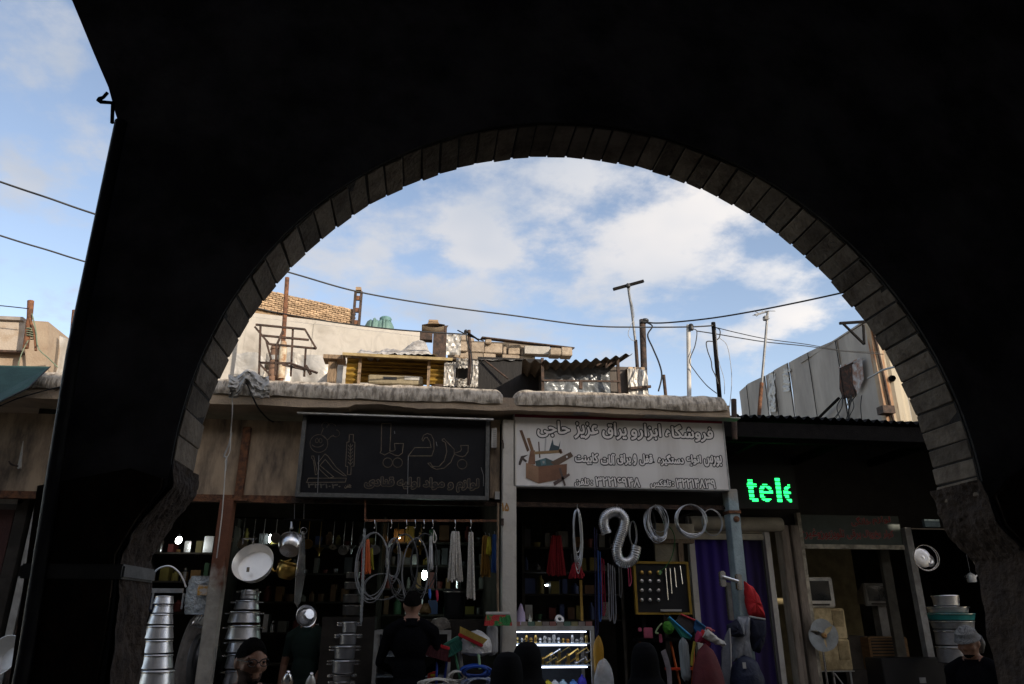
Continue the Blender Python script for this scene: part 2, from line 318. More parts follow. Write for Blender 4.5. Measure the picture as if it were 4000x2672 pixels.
def lines_mb(polys, Y, w):
    """outline strokes, w metres wide, as thin ribbons on the plane Y; polys in pixels"""
    mb = MB()
    for pts in polys:
        q = pl(pts, Y)
        for a, b in zip(q, q[1:]):
            d = (b-a)
            if d.length < 1e-5: continue
            d.normalize(); s = Vector((-d.z, 0, d.x))*(w/2); e = d*(w/2)
            mb.add([a-s-e, b-s+e, b+s+e, a+s-e], [(0, 1, 2, 3)])
    return mb
def circ(x, y, r, n=20, a0=0, a1=360, ry=None): return [(x+r*math.cos(R_(a0+(a1-a0)*i/n)), y+(ry or r)*math.sin(R_(a0+(a1-a0)*i/n))) for i in range(n+1)]

# ================================================================== THE SETTING
gm = MB(); gm.add([(-1500, -1500, -.02), (1500, -1500, -.02), (1500, 1500, -.02), (-1500, 1500, -.02)], [(0, 1, 2, 3)]); struct('ground', gm, M('dusty ground', (.17, .14, .11), .95, scale=.4, bump=.2))
gm = MB(); gm.box(-14, 14, 2.9, 6.9, -.015, 0); struct('street', gm, ASPH)
gm = MB(); gm.box(-12, 14, -4, 2.9, -.015, .15); struct('arcade_floor', gm, M('worn paving', (.11, .10, .095), .9, scale=5, bump=.3))
gm = MB(); gm.box(-9, 9.5, 6.9, 13.2, -.015, .40); struct('shop_floor', gm, M('worn shop floor', (.10, .09, .08), .85, scale=4, bump=.2))

# ------------------------------------------------------------------ the arcade the viewer stands in
ARC, RAD = (.624, 2.378), 1.41
YI, YO, TOP = 2.45, 2.67, 5.92
arcade = thing('brick_arcade', 'dark brick arcade with a wide round arch framing the whole view', 'arcade', (.62, 2.5, 0))
def arcpts(r, a0=181, a1=-1, n=64, c=ARC, jit=0, fn=None):
    out = []
    for i in range(n+1):
        a = a0+(a1-a0)*i/n; rr = (fn(a) if fn else r)+(random.uniform(-jit, jit) if jit else 0)
        out.append((c[0]+rr*math.cos(R_(a)), c[1]+rr*math.sin(R_(a))))
    return out
LJ = [(-.865, 0), (-.868, 1.3), (-.872, 1.7), (-.88, 1.9), (-.89, 2.02), (-.893, 2.08), (-.845, 2.19), (-.79, 2.28), (-.79, 2.36)]
RJ = [(2.028, 2.36), (2.048, 2.29), (2.066, 2.2), (2.14, 2.11), (2.157, 2.03), (2.155, 1.6), (2.15, 1.0), (2.15, 0)]
LEFTBAY = [(-1.10, 0), (-1.104, 1.71), (-1.153, 2.27), (-1.160, 2.43), (-1.168, 2.76), (-1.172, 3.05), (-1.178, 3.63), (-1.192, 3.66), (-1.24, 3.78), (-1.32, 3.93), (-1.40, 4.085), (-1.46, 4.2), (-1.60, 4.42), (-1.82, 4.62), (-2.15, 4.80), (-2.55, 4.87)]
LEFTBAY += [(-5.1-x, z) for x, z in LEFTBAY[::-1][1:]]
outer = [(-12, 0)]+[(x-7.4, z) for x, z in LEFTBAY[::-1]]+[(x-3.7, z) for x, z in LEFTBAY[::-1]]+LEFTBAY[::-1]  # two further bays out of view, added to let light into the arcade
def wallpoly(arc): return outer+LJ+arc+RJ+[(14, 0), (14, TOP), (-12, TOP)]
mb = MB(); mb.prism(wallpoly(arcpts(RAD+.0035)), YI-.002, YO); mb.build('wall', M('sooty mortar and edge shade', (.035, .03, .026), .95, bump=.4), arcade)
def skin_r(a):
    return RAD+.004+.002*nz((a*.09, 0, 3))
mb = MB(); mb.prism(wallpoly(arcpts(0, n=120, fn=skin_r)), YI-.016, YI-.006); ip = mb.build('inner_plaster', [PLASTER, _mats['sooty mortar and edge shade']], arcade)
for p_ in ip.data.polygons: p_.material_index = 1 if abs(p_.normal.y) < .5 else 0  # edge faces painted dark to hide the bright lit rim round the arch
mb = MB(); mb.prism(wallpoly(arcpts(RAD+.10)), YO+.001, YO+.03); mb.build('street_face', STREETBR, arcade)  # unseen outer skin, made pale to bounce sky light onto the shops
# each brick of the arch ring is a piece of its own
def brickmesh(name, a, b, c, bev, seed, mat):
    rnd = random.Random(seed); mb = MB(); mb.box(-a/2, a/2, -b/2, b/2, -c/2, c/2)
    mb.v = [q+Vector([rnd.uniform(-1, 1)*bev*1.1 for _ in range(3)]) for q in mb.v]
    me = mb.mesh(name, mat); bm = bmesh.new(); bm.from_mesh(me); bmesh.ops.bevel(bm, geom=list(bm.edges), offset=bev, segments=1, affect='EDGES'); bm.to_mesh(me); bm.free(); return me
vm = [brickmesh('arch_brick', .0805, .222, .10, .0025, i, ARCHBRICK) for i in range(5)]
ang = 180.6; i = 0
while ang > -.4:
    f = (180.6-ang)/181; pitch = (.0915-.018*f)*random.uniform(.96, 1.04); da = math.degrees(pitch/(RAD+.05)); a = ang-da/2; ang -= da; r = RAD+.05+random.uniform(-.002, .002)
    o = bpy.data.objects.new('brick', random.choice(vm)); COL.objects.link(o); o.parent = arcade
    o.location = Vector((ARC[0]+r*math.cos(R_(a)), (YI+YO)/2+.004+random.uniform(-.004, .006), ARC[1]+r*math.sin(R_(a))))-OFF[arcade.name]
    o.rotation_euler = (R_(random.uniform(-.6, .6)), R_(90-a+random.uniform(-.6, .6)), R_(random.uniform(-.6, .6))); o.scale = ((pitch-.0075)/.0805, 1, 1)
# rough stripped jambs below the springing
def jamb(path, sgn, name):
    path = [Vector((x, 0, z)) for x, z in path]; pp = smoothpath(path, 16)
    def fn(u, v):
        i = min(int(u*(len(pp)-1)), len(pp)-1); q = pp[i]; y = YI-.030+v*.275
        d = .022*nz((q.x*9, y*9, q.z*9))+.014*nz((q.x*26, y*26, q.z*26))+.010*nz((q.x*60, y*60, q.z*60))
        return Vector((q.x+sgn*(.015+d*.5), y+.01*nz((q.z*14, y*9, 7)), q.z))
    mb = MB(); mb.grid(fn, len(pp)-1, 30); mb.build(name, ADOBE, arcade, smooth=True)
jamb([(x, z) for x, z in LJ[1:]], 1, 'jamb'); jamb([(x, z) for x, z in RJ[:-1]], -1, 'jamb')
def pierface(poly_, name):
    mb = MB(); mb.prism(poly_, YI-.04, YI-.0165); mb.build(name, ADOBE, arcade)
pierface([(-1.112, 0), (-1.116, 1.71), (-1.16, 2.27), (-.90, 2.33), (-.80, 2.30), (-.80, 2.27), (-.855, 2.18), (-.90, 2.07), (-.888, 1.9), (-.872, 0)], 'stripped_pier_face')
random.seed(3)
pierface([(2.06, 2.30)]+[(2.09+.05*i, 2.34+.03*min(i, 4)+random.uniform(-.03, .03)) for i in range(30)]+[(3.6, 2.45), (3.6, 0), (2.158, 0), (2.163, 1.6), (2.165, 2.03), (2.15, 2.11), (2.075, 2.2)], 'stripped_pier_face')
mb = MB(); mb.box(-1.155, -.862, YI-.050, YO+.02, 2.0, 2.042); mb.build('pier_band', M('grey cement band', (.22, .21, .20), .9), arcade, bevel=.006)
mb = MB(); mb.box(-12, 14, -4.2, YI-.04, 5.0, TOP); mb.build('roof', PLASTER, arcade)
mb = MB(); mb.box(6.9, 11.0, -1.0, YO, TOP, 6.75); mb.build('unseen_sun_blocker', STREETBR, arcade)  # unseen block added to keep the sun off the canopy on the right
mb = MB(); mb.box(-12, 14, -4.4, -4.2, 0, TOP); mb.box(-12.2, -12, -4.4, YO, 0, TOP); mb.box(14, 14.2, -4.4, YO, 0, TOP); mb.build('rear_wall', PLASTER, arcade)
# pipe on the pier with its bent hook
pipe = thing('wall_pipe', 'grey pipe up the left pier with a bent hook sticking out on top', 'pipe', (-1.11, 2.40, .15))
mb = MB(); mb.tube([(-1.035, 2.395, .15), (-1.082, 2.395, 1.8), (-1.112, 2.395, 2.3), (-1.135, 2.395, 2.7), (-1.148, 2.395, 3.60)], .021, 14); mb.build('tube', M('dull pipe', (.10, .10, .11), .6), pipe, smooth=True)
mb = MB(); q = lambda x, y: P(x, y, 2.395); mb.tube([q(438, 480), q(441, 400)], .007, 8); mb.tube([q(443, 402), q(392, 398), q(386, 392), q(390, 386), q(404, 380), q(420, 362)], [.006, .007, .009, .008, .006, .006], 8); mb.build('hook', BLACKST, pipe, smooth=True)

# ------------------------------------------------------------------ shop block across the street
FY = 7.2
block = thing('shop_block', 'low flat roofed shop block with foil wrapped parapet and rendered cornice', 'building', (-1, 7.2, 0))
BX0, BX1 = -7.0, 3.14
# cornice with a broken underside
pts = []
N_ = 150
for i in range(N_+1):
    x = BX0+(BX1-BX0)*i/N_; z = 3.765+.035*min(1, max(0, (x+.9)/1.8))+.014*nz((x*2.2, 0, 0))+.006*nz((x*9, 1, 0))
    if -.75 < x < -.08: z += .04*math.sin((x+.75)/.67*math.pi)**.6+.02*nz((x*12, 5, 0))
    pts.append((x, z))
mb = MB(); mb.prism(pts+[(BX1, 3.925), (BX0, 3.925)], 6.95, 7.34); mb.build('cornice', CONC, block)
mb = MB(); mb.box(BX0, BX1-.02, 7.34, 12.6, 3.83, 3.93); mb.build('roof_slab', CONC, block)
def roll(x0, x1, name, seed, mat, zt=4.035, taper=(.05, .05)):
    def fn(u, v):
        x = x0+(x1-x0)*u; e = min(1, (u*(x1-x0))/taper[0] if taper[0] else 1, ((1-u)*(x1-x0))/taper[1] if taper[1] else 1); e = math.sqrt(max(0, 1-(1-e)**2))
        a = -.30+v*(math.pi*.5+.45)            # around the front
        y = 7.05-.125*math.cos(a)*(.55+.45*e); z = 3.905+(zt-3.905)*max(math.sin(max(a, 0)), -1)*e + (-.05 if a < 0 else 0)*(-a/.3)
        if v > .98: y = 7.5
        w = .006*nz((x*11, v*3, seed))+.010*nz((x*4, v*5, seed+3))+.0015*nz((x*38, v*9, seed))
        return Vector((x+.006*nz((x*8, v*8, seed)), y-w*1.3, z+w-(.02*nz((x*1.7, 0, seed)) if v < .12 else 0)))
    mb = MB(); mb.grid(fn, int((x1-x0)*60), 14); mb.build(name, mat, block, smooth=True)
roll(-2.02, .80, 'parapet_foil', 1, FOILD, taper=(.12, .09)); roll(.885, 3.125, 'parapet_foil', 5, FOILD, taper=(.12, .06)); roll(-7, -2.45, 'parapet_foil', 9, FOILD, taper=(.1, .1))
mb = MB(); mb.box(BX0, -1.13, 7.28, 7.33, 2.965, 3.70); mb.build('fascia_panel', FASCIA, block)
mb = MB(); mb.box(BX0, -1.135, 7.265, 7.335, 2.90, 2.966); mb.build('fascia_rail', RUST, block)
mb = MB(); mb.box(-1.131, 3.10, 7.30, 7.36, 2.93, 3.71); mb.build('lintel', SOOT, block)
mb = MB(); mb.box(-1.2, 3.1, 7.24, 7.30, 2.90, 2.945); mb.build('lintel_rail', RUSTDK, block)
# inside walls and ceilings
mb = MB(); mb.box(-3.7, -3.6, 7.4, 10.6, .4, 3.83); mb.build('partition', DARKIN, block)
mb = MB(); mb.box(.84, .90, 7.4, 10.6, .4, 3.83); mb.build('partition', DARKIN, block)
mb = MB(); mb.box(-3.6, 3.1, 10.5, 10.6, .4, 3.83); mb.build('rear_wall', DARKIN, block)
# posts
POST1 = layered('post paint', (.42, .39, .34), (.22, .085, .045), 2.12, 2.32, width=.10)
mb = MB(); mb.box(-1.825, -1.705, 7.12, 7.26, .4, 2.90); mb.build('post', POST1, block, bevel=.006)
mb = MB(); mb.box(-1.73, -1.655, 7.225, 7.28, 2.90, 3.62); mb.build('post_channel', RUST, block, bevel=.004)
mb = MB(); mb.box(-1.85, -1.58, 7.13, 7.278, 2.895, 2.915); mb.build('post_plate', RUST, block)
POST2 = M('pale grey post paint', (.56, .52, .46), .6, scale=7, bump=.15, col2=(.44, .40, .35), thr=(.25, .5))
mb = MB(); mb.box(.805, .94, 7.10, 7.24, .4, 3.74); p2 = mb.build('post', POST2, block, bevel=.005)
mb = MB(); n_ = text_mb('۱۵', 1961, 1965, 1987, 1996, 7.0975, .003); n_.build('painted_number', C('rust marking', (.38, .19, .05)), p2)
mb = MB(); pb(mb, 1958, 2025, 1968, 2052, 7.07, 7.1); mb.build('catch', RUSTDK, p2); mb = MB(); mb.tube([P(1963, 1720, 7.1), P(1966, 1735, 7.05), P(1966, 1752, 7.05)], .007); mb.build('hook', RUSTDK, p2)
POST3 = layered('pale blue post paint', (.34, .42, .44), (.44, .41, .36), 2.98, 3.05, width=.05)
mb = MB(); mb.box(3.11, 3.215, 7.14, 7.29, .4, 3.10); p3 = mb.build('post', POST3, block, bevel=.005)
mb = MB(); mb.box(3.10, 3.225, 7.13, 7.30, 2.855, 2.885); mb.lathe([(0, 0), (.03, 0), (.03, .015), (0, .02)], (3.17, 7.14, 2.80), (0, -1, 0)); mb.build('post_collar', RUST, p3)
# small tag and box by the dark sign, and the rail of the awning in the left bay
mb = MB(); pb(mb, 1920, 1672, 1940, 1748, 7.12, 7.16); tg = mb.build('ribbed_tag', WHITE, block)
for i in range(9):
    mb = MB(); pb(mb, 1926, 1680+i*7.4, 1938, 1683.5+i*7.4, 7.115, 7.121); mb.build('rib', GREYP, tg)
mb = MB(); pb(mb, 1915, 1640, 1952, 1945, 7.2, 7.24); mb.build('fascia_end', FASCIA, block)
mb = MB(); pb(mb, 1934, 1920, 1952, 1950, 7.16, 7.2); mb.build('latch', GREYP, block)
mb = MB(); mb.add(pl([(70, 1832), (92, 1722), (80, 1825)], 7.18)+pl([(66, 1828), (90, 1722), (84, 1832)], 7.25), [(0, 1, 2), (3, 4, 5), (0, 1, 4, 3), (1, 2, 5, 4), (0, 2, 5, 3)]); mb.build('white_bracket', WHITE, block)
mb = MB(); mb.tube(smoothpath(pl([(75, 1822), (55, 1818), (42, 1812), (36, 1802)], 7.2)), .008); mb.build('hook', RUSTDK, block)

# shop front seen through the left bay: posts, grey door leaf, wood frame
sf = thing('shuttered_shopfront', 'closed shopfront with grey door and weathered timber posts left of the pier', 'shopfront', P(60, 2640, 7.4))
mb = MB(); pb(mb, -260, 1945, 40, 2900, 7.5, 7.56); mb.build('door', M('grey door', (.16, .16, .165), .6), sf)
for i, (a, b_) in enumerate(((-200, -60), (-50, 28))):
    mb = MB(); pb(mb, a, 1990, b_, 2260, 7.48, 7.5); mb.build('door_panel', M('dark red door panel', (.08, .03, .028), .6), sf)
for a, b_, mt in ((42, 72, GREYP), (78, 108, RUSTDK), (112, 146, WOOD), (150, 172, WOOD), (176, 214, RUSTDK)):
    mb = MB(); pb(mb, a-8, 1938, b_-10, 2900, 7.38, 7.46); mb.build('timber_post', mt, sf)
mb = MB(); pb(mb, -260, 1938, 90, 1965, 7.40, 7.44); mb.build('top_rail', GREYP, sf)
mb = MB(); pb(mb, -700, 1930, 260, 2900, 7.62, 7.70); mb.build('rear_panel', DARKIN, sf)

# ------------------------------------------------------------------ signs
ds = thing('black_shop_sign', 'black shop sign with faint outlined Persian lettering and a baker figure', 'sign', P(1530, 1945, 7.1))
X0, X1, Z0, Z1 = -1.15, .672, 2.935, 3.745
mb = MB(); mb.box(X0+.04, X1-.04, 7.115, 7.2, Z0+.04, Z1); mb.build('panel', M('black sign face', (.008, .008, .010), .55, scale=3, bump=.05, col2=(.013, .013, .015), spec=.15), ds)
fr = M('dull sign frame', (.11, .11, .105), .55, .3, scale=30)
for a in ((X0, X0+.038, Z0, Z1), (X1-.038, X1, Z0, Z1), (X0+.0385, X1-.0385, Z0, Z0+.038)):
    mb = MB(); mb.box(a[0], a[1], 7.085, 7.2, a[2], a[3]); mb.build('frame', fr, ds)
mb = MB(); mb.beam(P(1163, 1614, 7.03), P(1927, 1640, 7.03), .05, .014); mb.build('top_strip', M('aluminium strip', (.6, .59, .57), .4, .4), ds)
OUT = M('faint outline paint', (.15, .12, .085), .6, var=.4, scale=20)
def dk(pts): return [(800+x/1.9567, 1550+y/1.9567) for x, y in pts]
big = [[(1352,205),(1424,205),(1414,415),(1440,415),(1455,405),(1450,357),(1518,357),(1510,430),(1480,452),(1450,445),(1410,425),(1375,445),(1340,428),(1348,412),(1352,205)], circ(1398,503,36), circ(1474,503,36),
 [(1555,452),(1605,388),(1730,388),(1722,345),(1700,310),(1680,315),(1668,338),(1660,325),(1672,295),(1700,280),(1730,290),(1750,330),(1752,400),(1735,452),(1555,452)],
 [(1815,325),(1830,320),(1842,335),(1905,400),(1907,440),(1880,500),(1830,545),(1770,555),(1730,535),(1705,508),(1725,505),(1740,532),(1790,533),(1830,490),(1850,420),(1840,350),(1815,335),(1815,325)],
 [(1910,430),(1930,425),(1955,415),(1962,400),(1955,372),(2014,372),(2012,420),(1990,450),(1970,458),(1940,452),(1908,438)], circ(1967,515,36)]
lines_mb([dk(p) for p in big], 7.1125, .007).build('lettering', OUT, ds)
chef = [circ(872,357,68,28), circ(857,335,11,12,ry=17), circ(885,335,11,12,ry=17), circ(862,350,48,12,25,150,ry=34), circ(922,221,27,16,120,360), circ(968,240,36,14,190,330), circ(1003,280,27,16,-80,150), [(905,245),(888,288),(938,330),(968,300),(980,300)],
 [(815,470),(818,452),(832,452),(862,590),(845,596),(832,490),(820,470)], [(865,505),(918,437),(940,452),(1005,540),(1082,605),(1060,603),(985,555),(920,478),(880,525),(985,612),(950,622),(875,552),(865,505)], [(792,622),(1082,622),(1074,652),(778,655),(792,622)],
 [(1105,288),(1136,288),(1134,345),(1148,347),(1140,530),(1119,532),(1116,595),(1090,595),(1092,533),(1076,530),(1086,347),(1102,345),(1105,288)], [(1112,525),(1114,360)]]
chef += [[(1096,370+i*26),(1113,388+i*26),(1130,368+i*26)] for i in range(6)]
lines_mb([dk(p) for p in chef], 7.1125, .006).build('baker_emblem', OUT, ds)
def outlined(t, x0, y0, x1, y1, Y, parent, mo, mi, o1, o2):
    text_mb(t, x0, y0, x1, y1, Y, o1).build('lettering', mo, parent); text_mb(t, x0, y0, x1, y1, Y-.0015, o2, 10).build('lettering_fill', mi, parent)
blackface = plain('black letter fill', (.012, .012, .014), .4)
def dkp(x, y): return 800+x/1.9567, 1550+y/1.9567
outlined(shape('لوازم و مواد اولیه قنادی'), 1426, 1868, 1869, 1917, 7.1125, ds, OUT, blackface, .010, .004)
text_mb(shape('تلفن')+': ', 1346, 1892, 1372, 1908, 7.1125, .0015).build('lettering', OUT, ds); text_mb('۳۲۲۱۰۳۰', 1202, 1890, 1330, 1906, 7.1125, .002).build('lettering', M('worn outline paint', (.09, .08, .065), .6), ds)
for ln in [dk([(2112,540),(2130,600),(2130,680)]), dk([(1768,345),(1775,375)]), dk([(1450,262),(1452,280)]), dk([(1555,455),(1550,740)]), dk([(872,450),(862,740)])]: lines_mb([ln], 7.1118, .005).build('scratch', M('scratched paint', (.22, .22, .22), .6), ds)

ws = thing('white_shop_sign', 'white tool shop sign with black outlined Persian lettering and a toolbox picture', 'sign', P(2430, 1915, 7.1))
X0, X1, Z0, Z1 = .925, 3.125, 3.075, 3.80
SIGNW = M('grimy white sign face', (.74, .71, .68), .5, scale=1.6, bump=.05, col2=(.58, .54, .50), stretch=(2.5, 1, .5), thr=(.3, .55))
mb = MB(); mb.box(X0, X1-.012, 7.11, 7.22, Z0+.012, Z1); mb.build('panel', SIGNW, ws)
for a in ((X0-.012, X0-.0005, Z0, Z1), (X1-.0115, X1, Z0, Z1), (X0, X1-.012, Z0, Z0+.0115)):
    mb = MB(); mb.box(a[0], a[1], 7.10, 7.22, a[2], a[3]); mb.build('frame', GREYP, ws)
mb = MB(); mb.box(X0, X1-.012, 7.1075, 7.1095, 3.772, 3.80); mb.build('red_border', C('sign red', (.20, .012, .03)), ws)
mb = MB(); mb.beam(P(1975, 1603, 7.03), P(2882, 1639, 7.03), .14, .012); mb.build('top_flashing', M('tin flashing', (.40, .38, .35), .5, .5), ws)
INK = plain('sign ink', (.012, .012, .014), .5); LET = M('sign letter white', (.82, .78, .75), .5, var=.05, bump=0)
def wp(x, y): return 1950+x/2.348, 1550+y/2.348
def wtext(t, x0, y0, x1, y1, o1, o2):
    a, b_ = wp(x0, y0); c_, d_ = wp(x1, y1); outlined(t, a, b_, c_, d_, 7.1075, ws, INK, LET, o1, o2)
wtext(shape('فروشگاه'), 1525, 262, 1958, 408, .0155, .0045); wtext(shape('ابزارو'), 1210, 250, 1482, 395, .0155, .0045); wtext(shape('یراق'), 948, 240, 1165, 388, .0155, .0045)
wtext(shape('عزیز'), 692, 238, 905, 382, .0155, .0045); wtext(shape('حاجی'), 352, 222, 645, 370, .0155, .0045)
for t, a, b_ in (('بورس', 1880, 2040), ('انواع', 1720, 1850), ('دستگیره', 1460, 1690), ('قفل', 1290, 1405), ('و', 1232, 1258), ('یراق', 1085, 1205), ('آلات', 935, 1060), ('کابینت', 698, 905)):
    wtext(shape(t), a, 545-(2040-a)*.018, b_, 640-(2040-a)*.018, .0135, .0042)
a, b_ = wp(1418, 600); mb = MB(); mb.lathe([(0, 0), (.010, 0), (.010, .001)], P(a, b_, 7.108), (0, -1, 0), 10); mb.build('lettering', INK, ws)
wtext(shape('تلفن'), 695, 748, 822, 826, .0115, .003); wtext(':', 842, 768, 856, 808, .009, .002); wtext('۳۲۲۱۶۹۴۸', 885, 742, 1290, 822, .0115, .003)
wtext(shape('تلفکس'), 1390, 762, 1575, 838, .0115, .003); wtext(':', 1588, 780, 1602, 818, .009, .002); wtext('۳۲۲۱۴۸۳۹', 1625, 756, 1980, 836, .0115, .003)
# printed toolbox
pic = MB().box(0, .001, 0, .001, 0, .001)
tb = bpy.data.objects.new('toolbox_picture', None); COL.objects.link(tb); tb.parent = ws; OFF[tb.name] = OFF[ws.name].copy()
def flat(pts, col, lay):
    q = [wp(x, y) for x, y in pts]; pp = poly(q, 7.1085-lay*.0007); mb = MB(); n = len(pp)
    mb.add([(x, 7.1085-lay*.0007, z) for x, z in pp], [tuple(t) for t in tessellate_polygon([[Vector((x, z, 0)) for x, z in pp]])])
    mb.build('printed_shape', C('print %.2f %.2f %.2f' % col, col, .5), tb)
flat([(185,308),(212,305),(278,490),(256,506)], (.13,.07,.04), 1); flat([(252,380),(280,376),(318,490),(290,500)], (.22,.12,.06), 1); flat([(356,412),(368,412),(378,560),(366,560)], (.12,.08,.06), 1); flat([(420,380),(434,378),(428,500),(412,500)], (.5,.48,.46), 1)
flat([(455,500),(490,385),(500,440),(545,455),(562,400),(548,500)], (.05,.08,.10), 1); flat([(285,495),(328,490),(330,620),(262,620)], (.24,.12,.07), 2); flat([(320,503),(560,488),(575,512),(322,528)], (.33,.21,.10), 3); flat([(540,480),(570,478),(582,515),(560,525)], (.2,.11,.07), 3)
flat([(180,600),(200,545),(268,530),(225,560),(258,590),(240,600),(215,580),(195,628),(178,624)], (.08,.06,.05), 2); flat([(330,590),(430,560),(520,600),(500,650),(340,645)], (.06,.10,.10), 2); flat([(470,600),(655,505),(680,545),(520,640)], (.12,.075,.05), 3); flat([(612,545),(625,540),(630,556),(617,562)], (.7,.68,.66), 4)
flat([(245,605),(360,640),(622,615),(618,745),(362,795),(245,745)], (.20,.095,.055), 4); flat([(245,605),(360,640),(362,795),(245,745)], (.30,.17,.10), 5); flat([(545,655),(565,650),(612,812),(595,818)], (.11,.08,.07), 6); flat([(495,785),(640,700),(650,720),(515,812),(508,818)], (.13,.09,.08), 6)
flat([(375,575),(425,568),(430,620),(385,630)], (.10,.20,.22), 3); flat([(395,590),(415,588),(418,610),(400,612)], (.35,.36,.35), 4)

# ------------------------------------------------------------------ recessed shops on the right under a tin canopy
rb = thing('recessed_shops', 'sooty recessed shop row under a black corrugated tin canopy', 'building', (5.5, 9, 0))
def canopy(u, v):
    x = 3.2+u*5.6; y = 7.55+v*2.2
    return Vector((x, y+.02*nz((x*3, 0, 1)), 3.99+.10*u*0-.03*u+v*.35+.022*math.sin(x*2*math.pi/.105)+.02*nz((x*1.3, y, 3))))
mb = MB(); mb.grid(canopy, 420, 6); mb.build('canopy', BLACKST, rb, smooth=True)
mb = MB(); mb.box(3.22, 8.8, 7.60, 7.625, 3.76, 3.93); mb.build('canopy_sun_stop', BLACKST, rb)  # strip added to stop low sun shining in under the canopy
mb = MB(); mb.box(3.25, 8.8, 7.92, 8.0, 3.78, 3.90); mb.build('canopy_beam', BLACKST, rb)
for x in (3.9, 5.0, 6.1, 7.2):
    mb = MB(); mb.box(x, x+.06, 8.01, 9.3, 3.80, 3.90); mb.build('rafter', BLACKST, rb)
mb = MB(); mb.box(3.15, 9, 9.32, 9.42, 2.98, 4.20); mb.build('upper_wall', SOOT, rb)
mb = MB(); mb.box(3.10, 3.16, 9.43, 10.5, .4, 4.0); mb.build('side_wall', SOOT, rb)
mb = MB(); mb.box(3.10, 3.16, 7.45, 9.4, 3.0, 4.0); mb.build('side_wall', SOOT, rb)
mb = MB(); mb.box(9.0, 9.1, 7.3, 12.6, .4, 4.5); mb.build('side_wall', SOOT, rb)
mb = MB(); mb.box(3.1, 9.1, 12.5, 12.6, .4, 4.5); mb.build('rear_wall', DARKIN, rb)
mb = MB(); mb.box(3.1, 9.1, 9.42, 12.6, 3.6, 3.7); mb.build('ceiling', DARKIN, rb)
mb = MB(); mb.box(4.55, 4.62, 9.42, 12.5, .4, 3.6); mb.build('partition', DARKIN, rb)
RY = 9.2
pil = M('grubby pilaster', (.30, .25, .21), .85, scale=8, bump=.3, col2=(.15, .125, .10), stretch=(1, 1, .25))
for a, b_, d in ((3032, 3052, .0), (3055, 3072, .05), (3077, 3108, .02)):
    top = P((a+b_)/2, 2010, RY); x = [P(v_, 2000, RY).x for v_ in (a, b_)]
    mb = MB(); mb.box(x[0], x[1], RY-.06+d, RY+.12, .4, 2.99); mb.build('pilaster', pil, rb, bevel=.01)
# purple door with roller shutter
pd = thing('purple_doorway', 'doorway with deep purple curtain under a beige roller shutter', 'doorway', P(2900, 2800, RY))
X0, X1 = P(2722, 2300, RY).x-.02, P(3012, 2300, RY).x+.02
zt = P(2860, 2108, RY).z
PURP = M('purple curtain', (.035, .012, .27), .8, scale=1.3, bump=.1, bscale=6, col2=(.022, .012, .06), stretch=(1, 1, .2))
mb = MB(); mb.grid(lambda u, v: Vector((X0+.05+(X1-X0-.1)*u, RY+.06+.012*math.sin(u*40), .42+(zt-.42)*v)), 80, 4); mb.build('curtain', PURP, pd, smooth=True)
BEI = M('beige shutter', (.55, .50, .40), .6, scale=6, bump=.1, col2=(.40, .36, .29))
mb = MB(); mb.box(X0-.04, X0+.03, RY-.03, RY+.05, .4, zt+.28); mb.build('guide_rail', WHITE, pd); mb = MB(); mb.box(X1-.035, X1+.03, RY-.03, RY+.05, .4, zt+.28); mb.build('guide_rail', WHITE, pd)
for i in range(3):
    mb = MB(); mb.box(X0+.032, X1-.037, RY-.01, RY+.02, zt+.085*i, zt+.085*i+.078); mb.build('shutter_slat', BEI, pd, bevel=.012)
mb = MB(); mb.box(X0+.05, X0+.13, RY-.022, RY-.011, zt+.105, zt+.14); mb.build('lock_slot', BLK, pd)
z = P(2880, 2048, RY).z; mb = MB(); mb.lathe([(0, 0), (.085, 0), (.09, .02), (.09, X1-X0+.20), (.085, X1-X0+.22), (0, X1-X0+.22)], (X0-.02, RY-.04, z), (1, 0, 0), 20); mb.build('shutter_roll', BEI, pd, smooth=True)
# LED letters
led = thing('led_sign', 'black LED sign with glowing green letters tel', 'sign', P(2990, 1985, 8.7))
lx0, lx1, lz0, lz1 = pb(MB(), 2850, 1815, 3112, 1985, 8.7, 8.76)
mb = MB(); mb.box(lx0, lx1, 8.72, 8.80, lz0, lz1); mb.build('panel', BLK, led)
def glyph(u, v):      # u across 0..36, v up 0..22
    if 1.2 <= u <= 4.8 and 2 <= v <= 21: return True          # t
    if 0 <= u <= 8 and 13.6 <= v <= 16.6: return True
    if 3 <= u <= 8.4 and 0.4 <= v <= 3.4: return True
    for cx, cut in ((15.3, 99), (35.9, 36.0)):
        if u > cut: continue
        du, dv = (u-cx)/5.6, (v-8.6)/8.4; r = math.hypot(du, dv); r2 = math.hypot((u-cx)/2.4, (v-8.6)/5.2)
        if r <= 1 and r2 >= 1 and not (u > cx and 4.4 < v < 7.2): return True
        if r <= 1 and 7.4 <= v <= 9.8: return True
    if 24 <= u <= 27.6 and .4 <= v <= 23: return True         # l
    return False
a = P(2926, 1958, 8.71); b_ = P(3078, 1868, 8.71); kx = (b_.x-a.x)/35; kz = (b_.z-a.z)/23; LEDM = emitter('green LED', (.02, 1.0, .16), 1.3)
for u0, u1 in ((0, 9), (9, 22), (22, 29), (29, 37)):
    mb = MB()
    for iv in range(0, 24):
        for iu in range(u0, u1):
            if iv % 4 != 3 and glyph(iu+.5, iv+.5): mb.box(a.x+iu*kx, a.x+(iu+.86)*kx, 8.712, 8.7195, a.z+iv*kz, a.z+(iv+.84)*kz)
    mb.build('lit_letter', LEDM, led)

